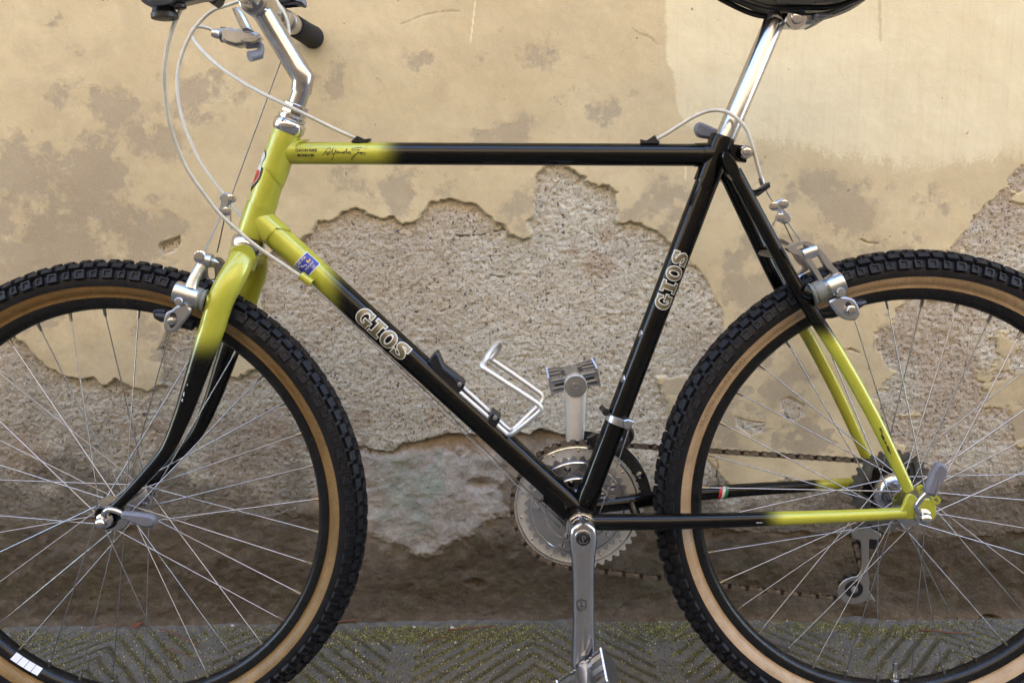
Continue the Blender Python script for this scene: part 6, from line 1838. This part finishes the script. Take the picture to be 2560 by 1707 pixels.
cable("brake_wire", [(-0.1687, 0.004, 0.7068), (-0.1544, 0.028, 0.6936), (-0.1424, 0.048, 0.6812)], 0.0009, M_WIRE, 3, 8)
cable("brake_wire", [(-0.1819, -0.01, 0.7236), (-0.1814, -0.012, 0.7181), (-0.1842, -0.012, 0.7113), (-0.1881, -0.01, 0.7038)], 0.0008, M_WIRE, 4, 8)
cable("shift_wire", [(-0.7866, -0.016, 0.6359), (-0.7248, -0.017, 0.5728), (-0.637, -0.017, 0.4824), (-0.5441, -0.016, 0.3851), (-0.4637, -0.012, 0.3007)], 0.0008, M_WIRE, 2, 8)
cable("shift_wire", [(-0.7901, 0.016, 0.6323), (-0.7271, 0.01, 0.5702), (-0.6363, 0.008, 0.4808), (-0.5446, 0.008, 0.3845), (-0.4573, 0.006, 0.2985)], 0.0008, M_WIRE, 2, 8)
cable("shift_wire", [(-0.4121, -0.018, 0.3183), (-0.3887, -0.018, 0.3851), (-0.3677, -0.017, 0.4505), (-0.3608, -0.012, 0.471)], 0.0008, M_WIRE, 2, 8)

# ------------------------------------------------------------------ bottle cage and bosses
cage = bpy.data.objects.new("bottle_cage", None); COL.objects.link(cage); cage.parent = bike
K = (1020, 820, 3.408)
near_rod = [(-0.6179, -0.009, 0.5104), (-0.595, -0.009, 0.4878), (-0.558, -0.009, 0.4537), (-0.5362, -0.01, 0.4339), (-0.5312, -0.014, 0.4321), (-0.5251, -0.022, 0.4366), (-0.508, -0.032, 0.4524), (-0.4925, -0.036, 0.4666), (-0.4892, -0.037, 0.4715), (-0.4913, -0.037, 0.477), (-0.5016, -0.037, 0.4849), (-0.5318, -0.037, 0.5055), (-0.5574, -0.037, 0.5228), (-0.5635, -0.036, 0.5273), (-0.5648, -0.032, 0.5308), (-0.5615, -0.024, 0.5345)]
far_rod = [(-0.6163, 0.009, 0.5093), (-0.5913, 0.009, 0.4897), (-0.5569, 0.009, 0.4567), (-0.5356, 0.01, 0.4357), (-0.5301, 0.014, 0.4309), (-0.5253, 0.02, 0.4309), (-0.5073, 0.03, 0.4454), (-0.4892, 0.034, 0.4617), (-0.4848, 0.036, 0.4695), (-0.4874, 0.037, 0.476), (-0.4971, 0.037, 0.4836), (-0.5245, 0.037, 0.5038), (-0.547, 0.037, 0.5197), (-0.5542, 0.036, 0.5249), (-0.5565, 0.034, 0.5285)]
loop = [(-0.5615, -0.024, 0.5345), (-0.5563, -0.014, 0.5421), (-0.5507, 0.0, 0.5485), (-0.546, 0.014, 0.5514), (-0.5427, 0.024, 0.5498), (-0.5436, 0.031, 0.5436), (-0.5483, 0.035, 0.5345), (-0.5546, 0.036, 0.5269)]
b = MB(); b.tube(near_rod, 0.0035, 14, smooth=6)
b.build("cage_rod", M_MATTE, cage)
b = MB(); b.tube(far_rod, 0.0035, 14, smooth=6)
b.build("cage_rod", M_MATTE, cage)
b = MB(); b.tube(loop, 0.0035, 14, smooth=6)
b.build("cage_rod", M_MATTE, cage)
b = MB()
b.prism([(-0.6381, 0.5317), (-0.6317, 0.5395), (-0.6261, 0.545), (-0.6228, 0.5402), (-0.6173, 0.5257), (-0.602, 0.5132), (-0.5887, 0.5016), (-0.5915, 0.494), (-0.5987, 0.4849), (-0.6026, 0.4878), (-0.6178, 0.5023), (-0.6307, 0.5163)], -0.013, 0.013, bev=0.002)
b.build("mounting_bracket", M_PLASTIC, cage)
b = MB()
b.prism([(-0.6193, 0.5228), (-0.6124, 0.5196), (-0.6018, 0.51), (-0.5988, 0.5036), (-0.6034, 0.5053), (-0.6141, 0.5141)], -0.0150, -0.012, bev=0.0008)
b.build("bracket_rib", M_PLASTIC, cage)
b = MB()
b.prism([(-0.5623, 0.4507), (-0.5578, 0.4579), (-0.5537, 0.4638), (-0.5422, 0.4545), (-0.5446, 0.4489), (-0.5494, 0.4406), (-0.5541, 0.441)], -0.015, 0.015, bev=0.002)
b.build("mounting_bracket", M_PLASTIC, cage)
for zz in [(-0.5961, -0.015, 0.501), (-0.5496, -0.017, 0.4556)]:
    b = MB(); b.lathe(zz, (0, 1, 0), [(0, 0.0018), (0.0004, 0.0030), (0.004, 0.0030)], 12); b.build("cage_screw", M_SATIN, cage)
for zz in [(-0.357, -0.004, 0.5649), (-0.3799, -0.004, 0.5043)]:
    b = MB(); b.lathe(np.array(zz) + np.array([0.010, 0, -0.003]), (-1, -0.2, 0.35), [(0, 0.0045), (0.006, 0.0045), (0.0065, 0.0056), (0.0105, 0.0056), (0.0112, 0.004)], 6)
    b.build("frame_boss", M_SATIN, bike)

# ------------------------------------------------------------------ lettering and stickers
def seg_d(X, Y, a, b_):
    ex, ey = b_[0] - a[0], b_[1] - a[1]
    t_ = np.clip(((X - a[0]) * ex + (Y - a[1]) * ey) / (ex * ex + ey * ey + 1e-12), 0, 1)
    return np.hypot(X - a[0] - t_ * ex, Y - a[1] - t_ * ey)
def rect(X, Y, x0, x1, y0, y1):
    return np.maximum(np.maximum(x0 - X, X - x1), np.maximum(y0 - Y, Y - y1))
def ell_(X, Y, cx, cy, rx, ry):
    k = np.hypot((X - cx) / rx, (Y - cy) / ry)
    return (k - 1) * min(rx, ry)
def glyph(ch, X, Y):
    """slab-serif capitals in a box one unit high; negative inside"""
    if ch == 'O':
        return np.maximum(ell_(X, Y, 0.45, 0.5, 0.45, 0.51), -ell_(X, Y, 0.45, 0.5, 0.185, 0.34))
    if ch == 'I':
        return np.minimum(np.minimum(rect(X, Y, 0.18, 0.50, 0, 1), rect(X, Y, 0.0, 0.68, 0, 0.19)), rect(X, Y, 0.0, 0.68, 0.81, 1.0))
    if ch == 'G':
        o = np.maximum(ell_(X, Y, 0.45, 0.5, 0.45, 0.51), -ell_(X, Y, 0.50, 0.5, 0.22, 0.34))
        o = np.maximum(o, -rect(X, Y, 0.50, 1.3, 0.47, 0.70))
        o = np.maximum(o, -rect(X, Y, 0.78, 1.3, -0.2, 1.2))
        s1 = rect(X, Y, 0.70, 0.84, 0.64, 1.0)
        s2 = np.minimum(rect(X, Y, 0.50, 0.98, 0.34, 0.49), rect(X, Y, 0.62, 0.88, 0.02, 0.45))
        return np.minimum(np.minimum(o, s1), s2)
    if ch == 'S':
        pts = [(0.70, 0.80), (0.60, 0.88), (0.42, 0.90), (0.22, 0.83), (0.16, 0.71), (0.24, 0.60), (0.42, 0.53), (0.58, 0.44), (0.66, 0.31), (0.60, 0.17), (0.42, 0.10), (0.24, 0.12), (0.12, 0.20)]
        q, _ = catmull([np.array(p) for p in pts], [1] * len(pts), 4)
        d = np.full(X.shape, 9.0)
        for i in range(len(q) - 1):
            w = 0.10 + 0.055 * math.exp(-((q[i][1] - 0.5) / 0.2) ** 2)
            d = np.minimum(d, seg_d(X, Y, q[i], q[i + 1]) - w)
        return np.minimum(d, np.minimum(rect(X, Y, 0.64, 0.80, 0.64, 1.0), rect(X, Y, 0.0, 0.16, 0.0, 0.36)))
ADV = {'G': 1.06, 'I': 0.76, 'O': 0.98, 'S': 0.82}
def fill_level(field, xs, ys, level):
    """polygons of the region field < level, cell by cell"""
    V, F = [], []
    D = field - level
    for i in range(len(xs) - 1):
        for j in range(len(ys) - 1):
            c_ = [(i, j), (i + 1, j), (i + 1, j + 1), (i, j + 1)]
            d = [D[a] for a in c_]
            if min(d) >= 0:
                continue
            poly = []
            for k in range(4):
                a, b_ = c_[k], c_[(k + 1) % 4]
                da, db = d[k], d[(k + 1) % 4]
                pa = np.array([xs[a[0]], ys[a[1]]]); pb = np.array([xs[b_[0]], ys[b_[1]]])
                if da < 0: poly.append(pa)
                if (da < 0) != (db < 0): poly.append(pa + (pb - pa) * da / (da - db))
            if len(poly) >= 3:
                o = len(V); V += poly; F.append(tuple(range(o, o + len(poly))))
    return V, F
def wrap(p0, d, upv, r, uv, lift):
    """(u along d, v around) onto a tube of radius r facing the camera side (-y)"""
    p0 = np.array(p0); d = np.array(d) / np.linalg.norm(d)
    nrm = np.array([0, -1.0, 0]); up_ = np.array(upv) - d * (np.array(upv) @ d); up_ /= np.linalg.norm(up_)
    out = []
    for (u_, v_) in uv:
        a = v_ / r
        out.append(p0 + d * u_ + (r + lift) * (math.cos(a) * nrm + math.sin(a) * up_))
    return out
def word(text, p0, d, upv, r, h, parent, v_off=0.0, track=1.0):
    x = 0.0
    for ch in text:
        xs = np.linspace(-0.12, 1.12, 60); ys = np.linspace(-0.12, 1.12, 60)
        X, Y = np.meshgrid(xs, ys, indexing='ij')
        fld = glyph(ch, X, Y)
        for (lev, mm, lift, nm) in ((0.045, M_WHITE, 0.00025, "letter_outline"), (-0.012, M_OLIVE, 0.00055, "letter")):
            V, F = fill_level(fld, xs, ys, lev)
            uv = [((x + p[0]) * h, (p[1] - 0.5) * h + v_off) for p in V]
            b = MB(); b.add(wrap(p0, d, upv, r, uv, lift), F)
            b.build(nm, mm, parent, smooth=False)
        x += ADV[ch] * track
g0 = np.array((-0.728, 0.0, 0.5967)); t_ = (g0 - np.array(DT0)) @ _dd
word("GIOS", np.array(DT0) + _dd * t_, _dd, (0.7, 0, 0.7), 0.0167, 0.0232, down_tube, 0.0015)
g1 = np.array((-0.3259, 0.0, 0.5966)); t_ = (g1 - BB) @ std
word("GIOS", BB + std * t_, std, (-1, 0, 0.4), 0.0148, 0.0205, seat_tube, 0.0, 1.06)
def font_poly(text, size):
    """outline of built-in font text as 2-D vertices and faces"""
    cu = bpy.data.curves.new("txt", 'FONT'); cu.body = text; cu.size = size; cu.align_x = 'LEFT'
    ob = bpy.data.objects.new("txt", cu); COL.objects.link(ob)
    dg = bpy.context.evaluated_depsgraph_get()
    me = bpy.data.meshes.new_from_object(ob.evaluated_get(dg))
    V = [(v.co.x, v.co.y) for v in me.vertices]; F = [tuple(p.vertices) for p in me.polygons]
    bpy.data.objects.remove(ob); bpy.data.curves.remove(cu); bpy.data.meshes.remove(me)
    return V, F
ttn = ttd / np.linalg.norm(ttd)
def on_tube(text, size, p0, d, upv, r, parent, mm, name, voff=0.0, sx=1.0, lift=0.0003, bold=0.0):
    V, F = font_poly(text, size)
    uv = [(v[0] * sx, v[1] + voff) for v in V]
    b = MB(); b.add(wrap(p0, d, upv, r, uv, lift), F)
    for k in (1, 2) if bold else ():
        b.add(wrap(p0 + np.array(d) * bold * k, d, upv, r, uv, lift + 0.00003 * k), F)
    return b.build(name, mm, parent, smooth=False)
pa = np.array(TT0) + ttn * ((np.array((-0.7995, 0.0, 0.8043)) - np.array(TT0)) @ ttn)
on_tube("CUSTOM MADE", 0.0050, pa, ttn, (0, 0, 1), 0.0142, top_tube, M_INK, "lettering", 0.0010, 0.80, 0.0003, 0.0003)
on_tube("IN ITALY BY", 0.0050, pa + ttn * 0.0030, ttn, (0, 0, 1), 0.0142, top_tube, M_INK, "lettering", -0.0052, 0.80, 0.0003, 0.0003)
# signature as pen strokes (coordinates in mm along and across the tube)
SIG = [[(0.17559940858119188, -3.68758758020503), (2.6339911287178785, -0.6145979300341716), (5.267982257435757, 3.511988171623838), (7.901973386153635, 5.882580187469929), (10.36036510629032, 5.706980778888736), (10.18476569770913, 3.511988171623838), (7.462974864700655, -0.6145979300341716), (5.970379891760524, -3.0729896501708582), (5.267982257435757, -1.3169955643589393), (6.584977821794697, 0.8779970429059595), (2.6339911287178785, 0.0)], [(5.970379891760524, -3.0729896501708582), (8.340971907606615, -1.755994085811919), (11.413961557777473, 1.3169955643589393), (13.608954165042372, 4.828983735982777), (14.223552095076544, 5.882580187469929), (13.345555052170585, 3.511988171623838), (12.291958600683433, -0.6145979300341716), (12.994356235008201, -2.019393198683707), (14.92594972940131, -0.6145979300341716), (16.24294529376025, 1.3169955643589393), (17.384341449538, 4.389985214529798), (16.50634440663204, 2.194992607264899), (14.047952686495352, -3.9509866930768176), (11.413961557777473, -9.218968950512574), (10.18476569770913, -10.535964514871514)], [(16.24294529376025, 0.43899852145297974), (17.73554026670038, 2.019393198683707), (19.140335535349916, 1.3169955643589393), (18.262338492443956, -0.6145979300341716), (16.68194381521323, -1.1413961557777472), (19.315934943931108, -0.26339911287178785), (20.63293050829005, 1.3169955643589393), (21.24752843832422, -0.6145979300341716), (22.38892459410197, 0.8779970429059595), (23.266921637007925, -1.1413961557777472), (25.022915722819846, 0.43899852145297974), (25.900912765725806, -0.6145979300341716), (27.04230892150355, 1.3169955643589393), (28.534903894443683, 0.8779970429059595), (27.656906851537723, -1.1413961557777472), (26.51551069575998, -0.6145979300341716), (28.973902415896664, 0.43899852145297974), (30.72989650170858, 3.511988171623838), (31.783492953195733, 5.267982257435757), (30.72989650170858, 1.3169955643589393), (30.290897980255604, -1.1413961557777472), (32.04689206606752, -0.26339911287178785), (33.80288615187944, 1.1413961557777472), (35.558880237691355, 0.7901973386153635), (36.436877280597315, -0.6145979300341716), (34.94428230765719, -1.843793790102515), (33.53948703900765, -0.6145979300341716), (35.11988171623838, 0.9657967471965555)], [(50.48482996709267, 5.706980778888736), (48.72883588128075, 6.760577230375888), (44.77784918820394, 6.584977821794697), (39.50986693076818, 5.267982257435757), (37.31487432350328, 3.9509866930768176), (38.631869887862216, 2.897390241589666), (43.02185510239201, 3.511988171623838), (46.97284179546883, 4.389985214529798), (45.21684770965691, 0.8779970429059595), (41.2658610165801, -3.9509866930768176), (37.753872844956256, -7.901973386153635), (36.17347816772553, -8.86777013335019), (37.31487432350328, -6.1459793003417165), (41.2658610165801, -2.6339911287178785), (44.77784918820394, -0.6145979300341716), (45.65584623110989, 0.43899852145297974), (46.09484475256288, -1.3169955643589393), (46.97284179546883, 0.6145979300341716), (47.85083883837479, -0.6145979300341716), (49.343433811314924, 0.43899852145297974), (50.923828488545645, 0.26339911287178785), (50.48482996709267, -1.492594972940131), (48.72883588128075, -1.843793790102515), (48.46543676840896, -0.6145979300341716), (50.48482996709267, 0.26339911287178785), (52.85542198293876, 0.43899852145297974), (54.435816660169486, -0.26339911287178785), (53.99681813871651, -2.194992607264899), (51.80182553145161, -3.0729896501708582)], [(47.85083883837479, 1.755994085811919), (48.11423795124658, 2.194992607264899)], [(54.2602172515883, 5.267982257435757), (55.48941311165664, 5.706980778888736)]]
b = MB()
ps = np.array(TT0) + ttn * ((np.array((-0.7643, 0.0, 0.8038)) - np.array(TT0)) @ ttn)
for s in SIG:
    q = [np.array([p[0] * 0.001, p[1] * 0.001]) for p in s]
    if len(q) > 2:
        q, _ = catmull(q, [1] * len(q), 3)
    uv, F = [], []
    for i, p in enumerate(q):
        a, c_ = q[max(i - 1, 0)], q[min(i + 1, len(q) - 1)]
        tt = (c_ - a) / (np.linalg.norm(c_ - a) + 1e-12); nn = np.array([-tt[1], tt[0]])
        uv += [tuple(p - nn * 0.00036), tuple(p + nn * 0.00036)]
    for i in range(len(q) - 1):
        F.append((2 * i, 2 * i + 2, 2 * i + 3, 2 * i + 1))
    b.add(wrap(ps, ttn, (0, 0, 1), 0.0142, uv, 0.0003), F)
b.build("signature", M_INK, top_tube, smooth=False)
# blue sticker on the down tube
k0 = np.array((-0.7966, 0.0, 0.6721)); t_ = (k0 - np.array(DT0)) @ _dd
kp = np.array(DT0) + _dd * t_
def patch(b, u0, u1, v0, v1, r, p0, d, upv, lift, mi=0, n=10):
    uv = [(u_, v0 + (v1 - v0) * j / n) for u_ in (u0, u1) for j in range(n + 1)]
    F = [(j, j + 1, n + 2 + j, n + 1 + j) for j in range(n)]
    b.add(wrap(p0, d, upv, r, uv, lift), F, mi)
UPD = (0.7, 0, 0.7)
b = MB()
patch(b, -0.0005, 0.0235, -0.0135, 0.0150, 0.0167, kp, _dd, UPD, 0.00025)
stk = b.build("sticker", M_WHITE, down_tube, smooth=False)
b = MB()
patch(b, 0.0008, 0.0222, -0.0122, 0.0140, 0.0167, kp, _dd, UPD, 0.00045)
b.build("sticker_field", M_BLUE, down_tube, smooth=False)
b = MB()
def ribbon_uv(b, pts, w, mi=0, lift=0.0007):
    q = [np.array(p) for p in pts]; uv, F = [], []
    for i, p in enumerate(q):
        a, c_ = q[max(i - 1, 0)], q[min(i + 1, len(q) - 1)]
        tt = (c_ - a) / (np.linalg.norm(c_ - a) + 1e-12); nn = np.array([-tt[1], tt[0]])
        uv += [tuple(p - nn * w), tuple(p + nn * w)]
    for i in range(len(q) - 1):
        F.append((2 * i, 2 * i + 2, 2 * i + 3, 2 * i + 1))
    b.add(wrap(kp, _dd, UPD, 0.0167, uv, lift), F, mi)
ribbon_uv(b, [(0.0055, -0.0095), (0.0080, -0.0035), (0.0092, -0.0055), (0.0102, -0.0010), (0.0122, 0.0015)], 0.00055)
ribbon_uv(b, [(0.0085, 0.0040), (0.0110, 0.0075), (0.0095, 0.0100)], 0.0009, 1)
ribbon_uv(b, [(0.0075, 0.0060), (0.0120, 0.0045)], 0.0006, 1)
b.build("sticker_mark", [M_WHITE, M_GOLD], down_tube, smooth=False)
def sticker_text(text, size, u0, v0):
    V, F = font_poly(text, size)
    # lines run across the tube
    uv = [(u0 - v[1], v0 + v[0]) for v in V]
    b = MB(); b.add(wrap(kp, _dd, UPD, 0.0167, uv, 0.0007), [f[::-1] for f in F]); b.build("sticker_lettering", M_WHITE, down_tube, smooth=False)
sticker_text("TUBI MA", 0.0050, 0.0050, -0.0110)
sticker_text("MOUNT", 0.0042, 0.0165, -0.0050)
sticker_text("GI", 0.0050, 0.0212, 0.0030)
# head badge wrapped round the front of the head tube
b = MB()
hbz = 0.7761
def badge_pt(v_ang, z, lift):
    c_ = axp(z); w_ = np.array([-math.sin(math.radians(67.6)), 0, math.cos(math.radians(67.6))])
    n_ = math.cos(v_ang) * w_ + math.sin(v_ang) * np.array([0, -1.0, 0])
    return c_ + n_ * (0.0178 + lift)
sh = [(0.0, 0.030), (0.55, 0.031), (0.80, 0.024), (0.72, 0.014), (0.82, 0.004), (0.86, -0.008), (0.70, -0.019), (0.40, -0.027), (0.0, -0.033)]
def badge(scale, lift, mm, name, zlo=-1, zhi=1):
    b = MB()
    out = [(a * 1.5 * scale, z * scale) for a, z in sh]
    q, _ = catmull([np.array(p) for p in out], [1] * len(out), 4)
    V, F = [], []
    for p in q:
        if not (zlo <= p[1] <= zhi):
            continue
        for j in range(9):
            a = -p[0] + 2 * p[0] * j / 8
            V.append(badge_pt(a, hbz + p[1], lift))
    rows = len(V) // 9
    for i in range(rows - 1):
        for j in range(8):
            F.append((i * 9 + j, i * 9 + j + 1, (i + 1) * 9 + j + 1, (i + 1) * 9 + j))
    b.add(V, F)
    b.build(name, mm, head_tube, smooth=True)
badge(0.82, 0.0013, M_INK, "head_badge")
badge(0.76, 0.0016, M_WHITE, "badge_field")
badge(0.72, 0.0019, M_RED, "badge_red", -1, 0.002)
badge(0.45, 0.0019, M_GREEN, "badge_green", 0.008, 1)
# flag sticker on the far chain stay
fx = [-0.2348, -0.2252]
ca, cb = np.array(mir(CSN[2])), np.array(mir(CSN[3]))
fd_ = (cb - ca) / np.linalg.norm(cb - ca)
for i, mm in enumerate((M_RED, M_WHITE, M_GREEN)):
    b = MB()
    t0_ = ((fx[0] - ca[0]) / fd_[0]) + i * 0.0045
    c_ = ca + fd_ * t0_
    tt = (c_[0] - CSN[2][0]) / (CSN[3][0] - CSN[2][0])
    rr = 0.0104 + (0.0094 - 0.0104) * tt
    uv = []
    for j in range(9):
        v_ = -0.011 + 0.022 * j / 8
        uv += [(v_ * 0.25, v_), (v_ * 0.25 + 0.0043, v_)]
    b.add(wrap(c_, fd_, (0, 0, 1), rr, uv, 0.0006), [(2 * j, 2 * j + 1, 2 * j + 3, 2 * j + 2) for j in range(8)])
    b.build("flag_sticker", mm, far_cs, smooth=True)
# moulded pressure marking on the rear tyre wall
V, F = font_poly("35-65PSI (2.5-4.5 BAR)", 0.0098)
wid = max(v[0] for v in V)
e0 = np.array((-0.2751, -0.022, 0.4387)) - RW; e1 = np.array((-0.2195, -0.022, 0.5294)) - RW
s0, s1 = math.atan2(e0[2], e0[0]), math.atan2(e1[2], e1[0])
b = MB()
VV = []
for (x, y) in V:
    a = s0 + (s1 - s0) * x / wid
    ph = math.radians(-132) + (y / TY_R)
    rr = TY_R + 0.0004
    r = TY_C + math.cos(ph) * rr
    VV.append((r * math.cos(a), math.sin(ph) * rr, r * math.sin(a)))
b.add(VV, F)
M_TYTXT = simple("moulded_marking", (0.20, 0.13, 0.07), 0, 0.6, 0.3, 90)
b.build("pressure_marking", M_TYTXT, rear_wheel, smooth=False)
# lacquer chips on the stay and the fork leg
def blob(o, n_, e1, s1_, s2_, mm, parent, name):
    o, n_, e1 = np.array(o), np.array(n_) / np.linalg.norm(n_), np.array(e1) / np.linalg.norm(e1)
    e2 = np.cross(n_, e1)
    b = MB(); k = 11
    V = [o]
    for i in range(k):
        a = 2 * math.pi * i / k; q = random.uniform(0.55, 1.2)
        V.append(o + e1 * s1_ * q * math.cos(a) + e2 * s2_ * q * math.sin(a))
    b.add(V, [(0, i + 1, (i + 1) % k + 1) for i in range(k)])
    b.build(name, mm, parent, smooth=False)
def ss_surface(px):
    return px
for (p, s1_, s2_) in [((-0.0581, -0.0675, 0.4448), 0.003, 0.0011), ((-0.0564, -0.0678, 0.4375), 0.005, 0.0016), ((-0.0525, -0.068, 0.4302), 0.0035, 0.001), ((-0.0488, -0.0685, 0.4219), 0.005, 0.0018), ((-0.0461, -0.0688, 0.4173), 0.0022, 0.001), ((-0.0597, -0.0672, 0.4478), 0.0016, 0.0014)]:
    blob(p, (0, -1, 0), (0.45, 0, -0.9), s1_, s2_, M_CHIP, bike, "paint_chip")
for (p, s1_, s2_) in [((-0.9447, -0.0605, 0.5017), 0.0032, 0.0012), ((-0.9473, -0.0603, 0.4939), 0.0022, 0.0016), ((-0.939, -0.0612, 0.5137), 0.0016, 0.0007), ((-0.935, -0.062, 0.5304), 0.0014, 0.0006)]:
    blob(p, (-0.45, -1, 0), (0.3, 0, 0.9), s1_, s2_, M_CHIPW, bike, "paint_chip")
for (p, s1_, s2_) in [((-0.2095, -0.0675, 0.3256), 0.005, 0.0007), ((-0.1956, -0.0675, 0.326), 0.004, 0.0005), ((-0.1802, -0.0675, 0.3269), 0.0045, 0.0007)]:
    blob(p, (0, -1, 0.2), (1, 0, 0), s1_, s2_, M_CHIPW, bike, "paint_chip")
